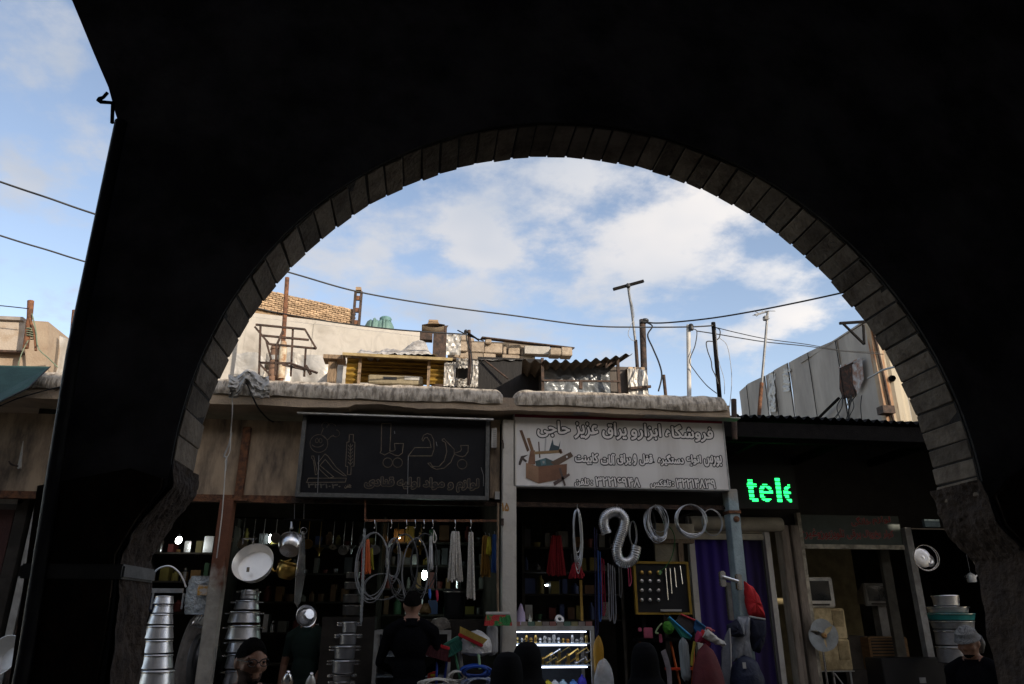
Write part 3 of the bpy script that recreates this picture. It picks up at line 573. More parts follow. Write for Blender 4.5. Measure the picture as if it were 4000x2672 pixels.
# television repair shop window
tv = thing('appliance_shopfront', 'appliance shop window with faded red Persian lettering on greenish glass', 'shopfront', P(3350, 2800, RY))
WF = M('cream window frame', (.55, .50, .40), .65, scale=9, bump=.1, col2=(.22, .20, .16))
xl, xr = P(3111, 2000, RY).x, P(3570, 2250, RY).x
zt, zm = P(3300, 2012, RY).z, P(3300, 2133, RY).z
mb = MB(); mb.box(xl, xl+.05, RY, RY+.08, .4, zt+.02); mb.build('frame', WF, tv); mb = MB(); mb.box(xr-.22, xr-.09, RY+.30, RY+.36, .4, zt+.02); mb.build('frame', M('dim frame', (.12, .11, .09), .7), tv)
mb = MB(); mb.box(xr-.02, xr+.07, RY-.02, RY+.08, .4, zt-.15); mb.build('frame', GREYP, tv)
mb = MB(); mb.box(xl+.051, xr-.05, RY+.01, RY+.07, zm-.035, zm+.02); mb.build('transom', WF, tv)
mb = MB(); mb.box(xl+.051, xr-.05, RY+.03, RY+.038, zm+.021, zt); mb.build('sign_glass', M('greenish glass', (.06, .085, .075), .3, scale=4, bump=.03, col2=(.04, .055, .05)), tv)
REDL = M('faded red letters', (.30, .035, .035), .6, var=.5, scale=14); GHO = M('ghost outline', (.24, .21, .19), .6)
for t, a, b_, c_, d_ in (('خانگی', 3325, 2020, 3400, 2056), ('لوازم', 3408, 2018, 3478, 2050), ('وغیره', 3130, 2066, 3205, 2106), ('تلویزیون', 3200, 2066, 3298, 2108), ('برقی', 3308, 2070, 3362, 2106), ('یخچال', 3370, 2072, 3440, 2104), ('کولر', 3450, 2072, 3490, 2104)):
    text_mb(shape(t), a, b_, c_, d_, RY+.028, .008).build('lettering', GHO, tv); text_mb(shape(t), a, b_, c_, d_, RY+.0265, .003).build('lettering_fill', REDL, tv)
mb = MB(); mb.box(xl+.3, xr+.4, 11.2, 11.3, .4, 3.6); mb.build('rear_panel', M('ochre rear wall', (.42, .35, .20), .9), tv)

# ================================================================== ROOFTOPS
ROOFZ = 3.93
# --- brick wall on the roof behind, brick by brick
BR = M('sunlit yellow brick', (.42, .295, .185), .9, scale=16, bump=.4, bscale=90, col2=(.29, .195, .12), rand=.30)
bw = thing('roof_brick_wall', 'yellow brick wall on the roof ending at a rusty lattice post', 'wall', P(1200, 1400, 12.0))
A, B = P(640, 1098, 11.2), P(1392, 1166, 12.6); A.z = B.z = (A.z+B.z)/2; d = (B-A); Lw = math.hypot(d.x, d.y); du = Vector((d.x, d.y, 0)).normalized(); dn = Vector((du.y, -du.x, 0)); topz = A.z
BL, BH = .112, .037
mb = MB(); q0 = A-dn*-.0; 
core = [A+dn*-.02, B+dn*-.02, B-dn*.2, A-dn*.2]
mb.add([Vector((c.x, c.y, ROOFZ)) for c in core]+[Vector((c.x, c.y, topz-.03)) for c in core], [(0,1,2,3),(4,5,6,7),(0,1,5,4),(1,2,6,5),(2,3,7,6),(3,0,4,7)]); mb.build('mortar_core', M('mortar', (.26, .18, .11), .95, bump=.4), bw)
rot = math.atan2(du.y, du.x)
bms = [brickmesh('wall_brick', BL-.008, .06, BH-.008, .003, 20+i, BR) for i in range(4)]
cnt = 0
for r in range(12):
    nbr = int(Lw/BL)
    for k in range(nbr+1):
        s = (k+(.5 if r % 2 else 0))*BL+.02
        if s > Lw-.05 or cnt >= 298: continue
        o = bpy.data.objects.new('brick', random.choice(bms)); COL.objects.link(o); o.parent = bw; cnt += 1
        pz = topz-.03-r*BH+(random.uniform(-.010, .004) if r == 0 else 0)
        o.location = A+du*s+dn*(.028+random.uniform(-.004, .006))+Vector((0, 0, pz-A.z))-OFF[bw.name]; o.rotation_euler = (random.uniform(-.02, .02), random.uniform(-.02, .02), rot+random.uniform(-.02, .02))
lp = P(1404, 1150, 12.6); lx = mpp(1404, 1200, 12.6)
for sx in (-13, 10):
    mb = MB(); mb.box(lp.x+sx*lx-.022, lp.x+sx*lx+.022, 12.45, 12.52, ROOFZ, lp.z); mb.build('lattice_chord', RUSTDK, bw)
for k in range(5):
    z = lp.z-.12-k*.24; mb = MB(); mb.box(lp.x-13*lx+.0225, lp.x+10*lx-.0225, 12.46, 12.51, z-.05, z+.03); mb.build('lattice_plate', RUST, bw)
mb = MB(); mb.box(lp.x-12*lx, lp.x+9*lx, 12.4, 12.56, lp.z+.001, lp.z+.06); mb.build('cap_brick', BR, bw)
# --- long foil wall
fw = thing('foil_wall', 'long sunlit roof wall covered in creased silver foil sheets', 'wall', P(1300, 1480, 10.2))
FA, FB = P(430, 1140, 9.55), P(1660, 1288, 10.9)
seams = [0, .14, .27, .40, .51, .61, .71, .81, .905, 1.0]
for k in range(len(seams)-1):
    u0, u1 = seams[k], seams[k+1]+.004
    def fn(u, v, u0=u0, u1=u1, k=k):
        t = u0+(u1-u0)*u; q = FA.lerp(FB, t); z = ROOFZ+(q.z-ROOFZ)*v
        n = .02*nz((t*8, v*3, k))+.008*nz((t*22, v*8, k))+(.006 if k % 2 else 0)
        rx = .03*math.exp(-((v-.68+.12*t)/.035)**2)*(1 if t > .45 else .2)
        return Vector((q.x, q.y-n-rx+(v > .97)*.12, z-(v > .97)*.01))
    mb = MB(); mb.grid(fn, 22, 34); mb.build('foil_sheet', FOILW, fw, smooth=True)
# --- green tank
wt = thing('water_tank', 'green ribbed plastic water tank lying behind the foil wall', 'tank', P(1480, 1285, 12.2))
GT = C('tank green', (.11, .19, .17), .5); a, b_ = P(1425, 1268, 12.2), P(1538, 1272, 12.2); rr = .26
prof = [(0, 0), (.14, .0), (.22, .04), (rr, .10)]; Lt = b_.x-a.x
for k in range(10): prof += [(rr-(.02 if k % 3 == 1 else 0), .10+(Lt-.2)*k/9)]
prof += [(.22, Lt-.04), (.14, Lt), (0, Lt)]
mb = MB(); mb.lathe(prof, (a.x, 12.3, P(1480, 1252, 12.2).z-.22), (1, 0, 0), 20); mb.build('tank_body', GT, wt, smooth=True)
for px in (1463, 1502):
    q = P(px, 1252, 12.2); mb = MB(); mb.tube(ring((q.x, 12.3, q.z-.22), rr+.012, (1, 0, 0), 24), .022, 6, closed=True); mb.build('band', GT, wt, smooth=True)
q = P(1505, 1248, 12.2); mb = MB(); mb.lathe([(.10, 0), (.11, .05), (.09, .075), (0, .08)], (q.x, 12.3, q.z), n=16); mb.build('lid', C('tank lid', (.10, .20, .20)), wt, smooth=True)
mb = MB(); mb.box(a.x+.1, b_.x-.1, 12.15, 12.45, ROOFZ, P(1480, 1252, 12.2).z-.46); mb.build('stand', CONC, wt)
# --- chimney
ch = thing('tin_chimney', 'rusty square tin chimney with a bent cap held down by a brick', 'chimney', P(1718, 1480, 9.3))
mb = MB(); X0, X1, _, zt = pb(mb, 1692, 1275, 1744, 1400, 9.3, 9.5); mb = MB(); mb.box(X0, X1, 9.3, 9.5, ROOFZ, zt); mb.build('flue', RUSTDK, ch)
mb = MB(); pb(mb, 1640, 1297, 1690, 1326, 9.3, 9.42); mb.build('side_spout', RUSTDK, ch)
mb = MB(); mb.grid(lambda u, v: P(1650+u*85, 1270+u*2+14*math.sin(v*1.5)+8*math.sin(u*3), 9.24)+Vector((0, v*.1+.1*(1-v)*0, 0)), 10, 6); mb.grid(lambda u, v: P(1648+u*90, 1268, 9.23)+Vector((0, v*.32, .02*math.sin(u*3.1))), 10, 4); mb.build('bent_cap', M('dusty tin', (.34, .27, .20), .7, .2), ch, smooth=True)
mb = MB(); pb(mb, 1671, 1258, 1716, 1270, 9.28, 9.38); mb.build('cap_brick', BR, ch, bevel=.006); mb = MB(); pb(mb, 1674, 1248, 1712, 1257.5, 9.27, 9.37); mb.build('cap_brick', BR, ch, bevel=.006)
mb = MB(); mb.add(pl([(1735, 1272), (1752, 1271), (1744, 1284), (1738, 1300)], 9.29), [(0, 1, 2, 3)]); mb.build('torn_flap', RUSTDK, ch)
# --- cinder blocks
CB = M('cinder block', (.36, .29, .22), .95, scale=14, bump=.6, bscale=80, col2=(.26, .205, .155), rand=.2)
cw = thing('cinder_block_wall', 'rough cinder block wall on the roof with gaps and loose pieces', 'wall', P(1950, 1480, 10.3))
rows = [(1331, 1369, [(1752, 1826), (1840, 1892), (1894, 1962), (1965, 1978), (1986, 2030), (2034, 2046)]), (1372, 1410, [(1752, 1792), (1795, 1840), (1842, 1886), (1888, 1937), (1963, 2030), (2033, 2090)]), (1412, 1452, [(1750, 1815), (1818, 1885), (1888, 1950), (1953, 2020)])]
for r, (y0, y1, cs) in enumerate(rows):
    for a, b_ in cs:
        mb = MB(); dy = (a-1752)*.06; Yb = 10.2+(a-1752)*.0012; pb(mb, a, y0+dy, b_, y1+dy, Yb+random.uniform(0, .03), Yb+.14); mb.v = [v+Vector((random.uniform(-.006, .006), 0, random.uniform(-.006, .006))) for v in mb.v]; mb.build('block', CB, cw, bevel=.008)
for a, b_, y0, y1 in ((1800, 1830, 1308, 1330), (1836, 1852, 1320, 1334), (1896, 1920, 1322, 1340), (2150, 2192, 1358, 1386), (2194, 2236, 1356, 1388)):
    mb = MB(); pb(mb, a, y0, b_, y1, 10.3, 10.5); mb.build('block', CB, cw, bevel=.01)
mb = MB(); pb(mb, 2050, 1352, 2148, 1382, 10.45, 10.6); mb.build('foil_patch', FOILW, cw)
mb = MB(); mb.beam(P(1880, 1320, 10.3), P(2240, 1362, 10.6), .10, .016); mb.build('roof_sheet', RUSTDK, cw)
mb = MB(); pb(mb, 1748, 1335, 2090, 1500, 10.66, 10.70); mb.build('mortar_core', M('grey mortar', (.10, .08, .06), .95), cw)
mb = MB(); mb.grid(lambda u, v: P(1740+u*60, 1306+v*80, 10.1)+Vector((0, .05*nz((u*5, v*5, 2)), 0)), 12, 12); mb.build('foil_patch', FOIL, cw, smooth=True)
# --- yellow shelter over a roof cooler
YEL = M('yellow corrugated plastic', (.34, .21, .03), .6, scale=7, bump=.2, col2=(.17, .10, .02), stretch=(1, 1, 3))
sh = thing('yellow_roof_shelter', 'low yellow corrugated shelter on the roof with a plank top', 'shelter', P(1550, 1500, 8.6))
def corr(x0, x1, y0, y1, Y, name, n=6):
    a, b_ = P(x0, (y0+y1)/2, Y).x, P(x1, (y0+y1)/2, Y).x; z1, z0 = P((x0+x1)/2, y0, Y).z, P((x0+x1)/2, y1, Y).z
    mb = MB(); mb.grid(lambda u, v: Vector((a+(b_-a)*u, Y+.018*math.sin(v*n*2*math.pi)-(0), z0+(z1-z0)*v)), 3, n*8); return mb.build(name, YEL, sh, smooth=True)
corr(1352, 1408, 1398, 1500, 8.62, 'side_panel', 5); corr(1680, 1748, 1404, 1500, 8.62, 'side_panel', 5)
for k in range(5):
    mb = MB(); pb(mb, 1408, 1416+k*15, 1680, 1420+k*15, 8.90, 8.92); mb.build('slat', YEL, sh)
corr(1395, 1700, 1398, 1500, 8.98, 'rear_sheet', 5)
for px in (1408, 1677):
    mb = MB(); a = P(px, 1400, 8.58); mb.box(a.x-.018, a.x+.018, 8.56, 8.6, ROOFZ, a.z); mb.build('leg', WOOD, sh)
q = [P(1338, 1376, 8.45), P(1768, 1398, 8.45)]; mb = MB(); mb.add([q[0], q[1], P(1750, 1410, 9.4), P(1352, 1388, 9.4)]+[v-Vector((0, 0, .035)) for v in (q[0], q[1], P(1750, 1410, 9.4), P(1352, 1388, 9.4))], [(0,1,2,3),(4,5,6,7),(0,1,5,4),(1,2,6,5),(2,3,7,6),(3,0,4,7)]); mb.build('top_plank', M('dusty ochre board', (.36, .28, .14), .85, scale=8, bump=.3, col2=(.22, .16, .08)), sh)
mb = MB(); pb(mb, 1765, 1394, 1826, 1404, 8.6, 8.8); mb.build('side_plank', WOOD, sh)
cool = thing('roof_cooler', 'dusty grey cooler body under the yellow shelter', 'cooler', P(1550, 1500, 8.8))
mb = MB(); pb(mb, 1438, 1466, 1652, 1500, 8.70, 8.85); mb.build('casing', M('dusty cooler tin', (.24, .20, .13), .7, scale=9), cool, bevel=.01)
mb = MB(); pb(mb, 1498, 1472, 1550, 1482, 8.69, 8.699); mb.build('grille', BLK, cool); mb = MB(); pb(mb, 1580, 1470, 1640, 1484, 8.69, 8.699); mb.build('label_plate', GREYP, cool)
def rags(x0, x1, ytop, ybot, Y, depth, name, label, mat, seed, peaks):
    def fn(u, v):
        x = x0+(x1-x0)*u; h = max(.02, sum(a*math.exp(-((u-c)/w)**2) for c, w, a in peaks)); prof = math.sin(v*math.pi)**.7
        base = P(x, ybot, Y); top = P(x, ybot-(ybot-ytop)*h, Y); e = min(1, u*8, (1-u)*8)
        n = .05*nz((u*11, v*4, seed))+.04*nz((u*26, v*10, seed+4))
        return Vector((base.x, Y+depth*v+n*.6, base.z+(top.z-base.z)*prof*e+n*e*.8))
    mb = MB(); mb.grid(fn, 60, 16); return single(name, mb, mat, label, 'rags', smooth=True)
rags(1368, 1705, 1322, 1384, 8.48, .7, 'rag_heap', 'crumpled grey rags and foil heaped on the yellow shelter', M('grey rags', (.42, .40, .38), .8, scale=14, bump=.8, bscale=30, col2=(.22, .20, .18)), 3, [(.05, .10, .75), (.3, .25, .55), (.55, .2, .5), (.84, .16, 1.2), (.72, .08, .4)])
tp = thing('plank_trestle', 'grey plank on a thick dark post left of the yellow shelter', 'trestle', P(1312, 1500, 8.7))
mb = MB(); a = P(1303, 1390, 8.7); mb.box(a.x-.05, a.x+.05, 8.68, 8.78, ROOFZ, P(1303, 1400, 8.7).z); mb.build('post', WOOD, tp)
mb = MB(); pb(mb, 1262, 1385, 1345, 1400, 8.62, 8.86); mb.build('plank', WOOD, tp)
# --- rusty angle iron frame
af = thing('iron_frame', 'rusty angle iron frame standing on the roof edge', 'frame', P(1100, 1470, 8.2))
crop = lambda x, y: (850+x/2.1345, 1000+y/2.1345)
for a, b_ in (((345,995),(358,570)), ((318,572),(728,612)), ((310,590),(432,735)), ((728,612),(822,772)), ((432,735),(822,772)), ((365,662),(760,700)), ((628,608),(610,1003)), ((480,995),(492,745)), ((492,745),(545,625)), ((722,1005),(735,770)), ((350,890),(620,895)), ((350,900),(440,995)), ((405,705),(445,860)), ((540,905),(735,950))):
    jy = random.uniform(-.02, .02); mb = MB(); mb.beam(P(*crop(*a), 8.2+jy), P(*crop(*b_), 8.2+jy), .022); mb.build('bar', RUSTDK, af)
mb = MB(); mb.tube([P(*crop(620, 900), 8.15), P(*crop(760, 950), 8.1), P(*crop(830, 975), 8.05)], .014); mb.tube([P(*crop(735, 915), 8.12), P(*crop(775, 985), 8.1)], .018); mb.build('loose_bar', RUSTDK, af)
def pole(name, label, x0, y0, x1, y1, Y, r, mat, cat='pole', zb=ROOFZ, group=None):
    a, b_ = P(x0, y0, Y), P(x1, y1, Y); d = b_-a; b2 = a+d*((zb-a.z)/d.z) if abs(d.z) > 1e-4 else b_
    t = thing(name, label, cat, (b2.x, Y, zb), group); mb = MB(); mb.tube([b2, a], r, 12); mb.build('shaft', mat, t, smooth=True); return t
t = pole('rusty_mast', 'tall rusty mast rising behind the iron frame', 1122, 1085, 1106, 1340, 8.9, .028, RUST)
mb = MB(); mb.tube([P(1108, 1335, 8.9), P(1106, 1370, 8.9), P(1098, 1480, 8.9)], [.035, .05, .045], 12); mb.build('painted_sleeve', M('flaking cream paint', (.5, .44, .33), .7, scale=10, col2=(.25, .13, .06)), t, smooth=True)
cv = thing('clay_vent', 'short brown vent pot standing behind the iron frame', 'vent', P(1076, 1480, 9.0))
a = P(1076, 1420, 9.0); zt = P(1076, 1353, 9.0).z; mb = MB(); mb.lathe([(.07, ROOFZ-a.z), (.075, 0), (.075, zt-a.z-.06), (.085, zt-a.z-.05), (.08, zt-a.z-.01), (.05, zt-a.z), (.045, zt-a.z-.1)], a, n=18); mb.build('pot', M('dull clay', (.20, .12, .08), .9, scale=10), cv, smooth=True)
mb = MB(); mb.lathe([(.078, .03), (.079, .09)], a, n=18); mb.build('band', FOIL, cv)
def foillump(name, label, x0, x1, ytop, Y, depth, seed, tops=None, mat=FOIL):
    def fn(u, v):
        x = x0+(x1-x0)*u; yt = ytop if not tops else tops[min(int(u*(len(tops)-1)), len(tops)-2)]*(1-(u*(len(tops)-1)) % 1)+tops[min(int(u*(len(tops)-1))+1, len(tops)-1)]*((u*(len(tops)-1)) % 1)
        q = P(x, yt, Y); n = .050*nz((q.x*3.2, v*4, seed))+.026*nz((q.x*9, v*11, seed+1)); w = min(1, v/.7); yy = max(0, (v-.7)/.3)
        return Vector((q.x+n*.3, Y-n+yy*depth, ROOFZ+(q.z-ROOFZ)*w+n*.5*(w > .9)))
    mb = MB(); mb.grid(fn, 40, 26); return single(name, mb, mat, label, 'foil cover', smooth=True)
foillump('foil_hump', 'creased foil covered hump left of the iron frame by the arch', 925, 1040, 1378, 9.1, .4, 3, [1378, 1376, 1382, 1410])
foillump('foil_ledge', 'long wrinkled foil covered ledge behind the iron frame', 1030, 1345, 1385, 9.4, .5, 8, [1420, 1385, 1372, 1380, 1385, 1388, 1390])
fb = thing('foil_vent_block', 'foil wrapped block with a dark square opening beside the yellow shelter', 'vent block', P(1800, 1500, 8.5))
for a, b_, c_, d_ in ((1735, 1412, 1780, 1510), (1828, 1400, 1868, 1510), (1781, 1398, 1827, 1438), (1781, 1478, 1827, 1510)):
    x0, x1 = P(a, 1450, 8.5).x, P(b_ if False else c_, 1450, 8.5).x; z1, z0 = P(1800, b_, 8.5).z, P(1800, d_, 8.5).z
    mb = MB(); mb.grid(lambda u, v: Vector((x0+(x1-x0)*u, 8.5-.03*nz((u*4+a, v*5, 2))-.02*nz((u*11, v*11, a))+(.14 if v > .95 else 0), z0+(z1-z0)*v+.02*nz((u*6, v*3, a)))), 12, 18); mb.build('foil_face', FOIL, fb, smooth=True)
mb = MB(); pb(mb, 1738, 1400, 1862, 1520, 8.66, 8.9); mb.build('core', SOOT, fb)
# --- dark tank room and tin canopy on legs
dr = thing('dark_roof_cabin', 'black tin cabin on the roof with a foil strip on top', 'cabin', P(1990, 1500, 8.9))
mb = MB(); X0, X1, z0, z1 = pb(mb, 1866, 1398, 2120, 1530, 8.9, 9.6); mb = MB(); mb.box(X0, X1, 8.9, 9.6, ROOFZ, z1); mb.build('casing', M('black tin', (.014, .012, .011), .75, scale=6, bump=.3, col2=(.007, .006, .006), stretch=(3, 1, .3), thr=(.5, .8)), dr)  # casing is near black all over
mb = MB(); mb.grid(lambda u, v: P(1860+u*200, 1392+14*v+6*nz((u*8, v*3, 1)), 8.87)+Vector((0, (1-v)*.2, 0)), 30, 5); mb.build('foil_strip', FOIL, dr, smooth=True)
mb = MB(); mb.tube([P(1890, 1405, 8.85), P(1985, 1480, 8.8)], .012); mb.build('stay_bar', RUSTDK, dr)
tc = thing('tin_canopy', 'black corrugated tin canopy on thin legs sheltering a wrapped unit', 'canopy', P(2250, 1520, 8.4))
c0, c1 = P(2040, 1408, 8.2), P(2472, 1380, 8.2); c2, c3 = c1+Vector((-.2, .8, -.02)), c0+Vector((.1, .8, .06))
mb = MB(); mb.grid(lambda u, v: (c0.lerp(c1, u)).lerp(c3.lerp(c2, u), v)+Vector((0, 0, .022*math.sin(u*2*math.pi*11)+.10*math.sin(u*math.pi)*0+.025*nz((u*3, v, 1))-.05*math.sin(u*2.6)+.10*(max(0, u-.72))**1)), 200, 5); mb.build('tin_sheet', M('dark tin', (.035, .03, .027), .8, .0, scale=8, bump=.2, col2=(.06, .05, .04), thr=(.5, .75)), tc, smooth=True)  # sheet is dark on both faces
for px, yt in ((2118, 1400), (2412, 1400)):
    a = P(px, yt, 8.3); mb = MB(); mb.box(a.x-.017, a.x+.017, 8.28, 8.315, ROOFZ, a.z); mb.build('leg', RUSTDK, tc)
mb = MB(); mb.beam(P(2118, 1486, 8.27), P(2420, 1490, 8.27), .02); mb.build('rail', RUSTDK, tc); mb = MB(); mb.beam(P(2268, 1488, 8.26), P(2268, 1520, 8.26), .04); mb.build('rail_post', RUSTDK, tc)
mb = MB(); mb.beam(P(2366, 1436, 8.3), P(2408, 1402, 8.3), .02); mb.beam(P(2330, 1428, 8.3), P(2368, 1410, 8.3), .02); mb.beam(P(2368, 1400, 8.3), P(2368, 1432, 8.3), .02); mb.build('brace', RUSTDK, tc)
wu = thing('wrapped_unit', 'roof unit wrapped in grey plastic sheet under the tin canopy', 'roof unit', P(2250, 1530, 8.6))
X0, X1, z0, z1 = pb(MB(), 2122, 1430, 2382, 1530, 8.55, 9)
mb = MB(); mb.grid(lambda u, v: Vector((X0+(X1-X0)*u, 8.55-.05*abs(nz((u*5+v*3, v*4, 4)))-.025*nz((u*14+v*9, v*10, 2)), ROOFZ+(z1-ROOFZ)*v)), 50, 30); mb.build('plastic_wrap', foil('grey plastic wrap', (.13, .14, .15), .3, 4, .8, dirt=(.06, .065, .07), metal=.2), wu, smooth=True)
mb = MB(); mb.box(X0, X1, 8.62, 9.3, ROOFZ, z1); mb.build('casing', SOOT, wu)
mb = MB(); pb(mb, 2384, 1432, 2455, 1530, 8.6, 9.2); mb.build('ribbed_casing', M('dim ribbed tin', (.09, .075, .065), .7, scale=20, stretch=(6, 1, .2)), wu)
mb = MB(); pb(mb, 2453, 1428, 2532, 1530, 8.5, 8.7); fp = thing('foil_pipe_base', 'bright foil wrapped plinth holding two masts at the roof corner', 'plinth', P(2492, 1530, 8.5))
X0, X1, z0, z1 = P(2453, 1480, 8.5).x, P(2530, 1480, 8.5).x, ROOFZ, P(2490, 1426, 8.5).z
mb = MB(); mb.box(X0+.02, X1-.02, 8.52, 8.72, z0, z1-.02); mb.build('core', CONC, fp)
mb = MB(); mb.grid(lambda u, v: Vector((X0+(X1-X0)*u, 8.5-.025*nz((u*5, v*7, 3))-.02*nz((u*13, v*15, 5))+(.18 if v > .97 else 0), z0+(z1-z0)*v+.012*nz((u*9, v, 6)))), 24, 34); mb.grid(lambda u, v: Vector((X1+.01*nz((u*5, v*5, 0)), 8.5+u*.25, z0+(z1-z0)*v)), 8, 14); mb.build('foil_wrap', FOIL, fp, smooth=True)
mb = MB(); mb.beam(P(2455, 1518, 8.46), P(2542, 1510, 8.46), .03); mb.build('strap_bar', RUSTDK, fp)
# --- masts
BZ = P(2490, 1426, 8.6).z
ta = thing('tee_antenna', 'leaning mast with a tilted bar on top like a letter T', 'antenna', P(2485, 1428, 8.6))
k3 = lambda x, y: (1700+x/1.9567, 1000+y/1.9567)
mb = MB(); mb.tube(smoothpath([P(*k3(*p), 8.6) for p in ((1473, 210), (1482, 290), (1500, 400), (1512, 500), (1520, 570), (1530, 650))]), .017, 10); mb.build('mast', MAST, ta, smooth=True)
mb = MB(); mb.tube([P(*k3(1532, 645), 8.6), P(*k3(1552, 960), 8.6)], .024, 10); mb.build('socket', RUSTDK, ta, smooth=True)
mb = MB(); mb.beam(P(*k3(1362, 255), 8.6), P(*k3(1592, 192), 8.6), .035, .035); mb.build('cross_bar', BLACKST, ta); mb = MB(); mb.ell(P(*k3(1474, 228), 8.58), .035, .03, .035); mb.build('clamp', BLK, ta, smooth=True)
mb = MB(); mb.tube(smoothpath([P(*k3(*p), 8.57) for p in ((1490, 240), (1488, 300), (1510, 380), (1520, 470), (1490, 540), (1475, 600), (1500, 640), (1528, 650))]), .004, 5); mb.build('lead', WIREG, ta)
bp_ = pole('thick_pipe', 'thick dark pipe with cable clamp on the foil plinth', 2509, 1250, 2515, 1428, 8.62, .042, RUSTDK, zb=ROOFZ)
mb = MB(); mb.ell(P(2520, 1252, 8.6), .05, .04, .03); mb.tube([P(2500, 1256, 8.58), P(2525, 1260, 8.58)], .02); mb.build('cable_clamp', BLK, bp_, smooth=True)
pole('stub_pole', 'short dark stub pole on the right parapet', 2592, 1465, 2599, 1532, 8.0, .02, RUSTDK)
wp_ = pole('white_pole', 'slim white pole with a black insulator on the right parapet', 2689, 1270, 2692, 1535, 7.9, .026, WHITE)
mb = MB(); mb.lathe([(0, -.02), (.025, -.02), (.03, .0), (.025, .02), (.032, .04), (.02, .06), (0, .06)], P(2700, 1284, 7.86), n=12); mb.build('insulator', BLK, wp_, smooth=True)
bk = pole('black_pole', 'black pole with looping cables at the right parapet end', 2786, 1260, 2810, 1540, 7.9, .026, BLACKST)
mb = MB(); mb.tube(smoothpath(pl([(2785, 1334), (2760, 1336), (2764, 1370), (2778, 1410), (2782, 1440), (2796, 1470), (2806, 1500)], 7.87)), .007, 6); mb.tube(smoothpath(pl([(2794, 1278), (2812, 1290), (2810, 1318), (2795, 1330)], 7.86)), .007, 6); mb.build('looped_cable', WIRE, bk, smooth=True)
cp = thing('antenna_post', 'small dark post with a bent aerial in front of the block wall', 'antenna', P(1832, 1500, 8.3))
mb = MB(); mb.tube([P(1832, 1290, 8.3), P(1836, 1400, 8.3), P(1830, 1505, 8.3)], .02, 8); mb.build('post', RUSTDK, cp)
mb = MB(); mb.tube([P(1787, 1290, 8.28), P(1832, 1312, 8.28), P(1890, 1332, 8.28)], .008, 6); mb.tube([P(1815, 1292, 8.27), P(1828, 1300, 8.27), P(1872, 1330, 8.27)], .012, 6); mb.build('aerial_rods', BLACKST, cp)
mb = MB(); mb.ell(P(1820, 1296, 8.28), .025, .02, .03); mb.build('insulator', BLK, cp)
mb = MB(); mb.tube(smoothpath(pl([(1820, 1300), (1826, 1340), (1840, 1380), (1845, 1440), (1838, 1500)], 8.25)), .008, 6); mb.build('lead', WIRE, cp)
# --- right hand yagi
k4 = lambda x, y: (2700+x/1.806, 1050+y/1.806)
ya = thing('yagi_antenna', 'television aerial with thin rods on a half rusted mast', 'antenna', P(*k4(478, 1025), 8.2))
mb = MB(); mb.tube([P(*k4(540, 300), 8.2), P(*k4(512, 640), 8.2), P(*k4(497, 810), 8.2)], .016, 10); mb.build('upper_mast', MAST, ya, smooth=True); mb = MB(); mb.tube([P(*k4(497, 805), 8.2), P(*k4(478, 1035), 8.2)], .024, 10); mb.build('lower_mast', RUST, ya, smooth=True)
mb = MB(); mb.beam(P(*k4(450, 325), 8.15), P(*k4(545, 300), 8.25), .02); mb.build('boom', MAST, ya)
for (a, b_) in (((435, 330), (470, 318)), ((445, 298), (490, 320)), ((460, 335), (505, 300)), ((520, 298), (592, 298)), ((505, 355), (552, 352)), ((490, 318), (540, 305))):
    mb = MB(); mb.tube([P(*k4(*a), 8.12), P(*k4(*b_), 8.28)], .005, 5); mb.build('rod', MAST, ya)
mb = MB(); pb(mb, *k4(520, 330), *k4(545, 356), 8.17, 8.23); mb.build('junction_box', BLK, ya)
# post at the block corner
sp = pole('corner_stub', 'dark square stub at the end of the parapet beside the tin shed', 2866, 1560, 2868, 1640, 7.5, .03, RUSTDK, zb=3.7)

# --- cables
def wire(name, label, pts, r=.007, mat=WIRE, k=8):
    mb = MB(); mb.tube(smoothpath([P(x, y, Y) for x, y, Y in pts], k), r, 6); return single(name, mb, mat, label, 'cable', smooth=True)
wire('cable', 'upper thick black cable sagging across the sky past the pier to the poles', [(-1600, 150, 4.6), (-700, 465, 5.1), (0, 710, 5.6), (190, 774, 5.7), (370, 836, 5.9), (750, 955, 6.4), (1150, 1070, 6.9), (1400, 1140, 7.2), (1700, 1192, 7.5), (2000, 1232, 7.7), (2300, 1272, 7.8), (2500, 1278, 7.85), (2690, 1277, 7.86), (2785, 1272, 7.87)], .009)
wire('cable', 'black cable rising from the thick pipe to the right of the arch', [(2526, 1258, 8.5), (2560, 1262, 8.4), (2640, 1258, 8.2), (2800, 1240, 7.8), (3000, 1205, 7.4), (3270, 1148, 6.8), (3500, 1090, 6.2), (4000, 930, 5.2), (4700, 660, 4.0), (5600, 250, 2.72)], .010)
wire('cable', 'lower black cable crossing past the pier in front of the foil wall', [(-1600, 400, 5.2), (-700, 690, 6.0), (0, 920, 6.7), (190, 978, 6.9), (335, 1023, 7.1), (700, 1126, 7.6), (1040, 1212, 8.1), (1120, 1228, 8.1), (1300, 1258, 8.15), (1500, 1283, 8.2), (1640, 1295, 8.2), (1817, 1306, 8.24)], .009)
wire('cable', 'black cable dropping beside the thick pipe to the stub pole', [(2526, 1260, 8.5), (2548, 1275, 8.4), (2530, 1310, 8.4), (2550, 1360, 8.3), (2575, 1420, 8.1), (2585, 1470, 7.95), (2572, 1528, 7.9)], .010)
wire('cable', 'thin cable looping from the white pole down to the black pole', [(2705, 1285, 7.84), (2722, 1295, 7.84), (2715, 1350, 7.84), (2694, 1410, 7.84), (2715, 1450, 7.84), (2760, 1505, 7.84), (2800, 1537, 7.84)], .006)
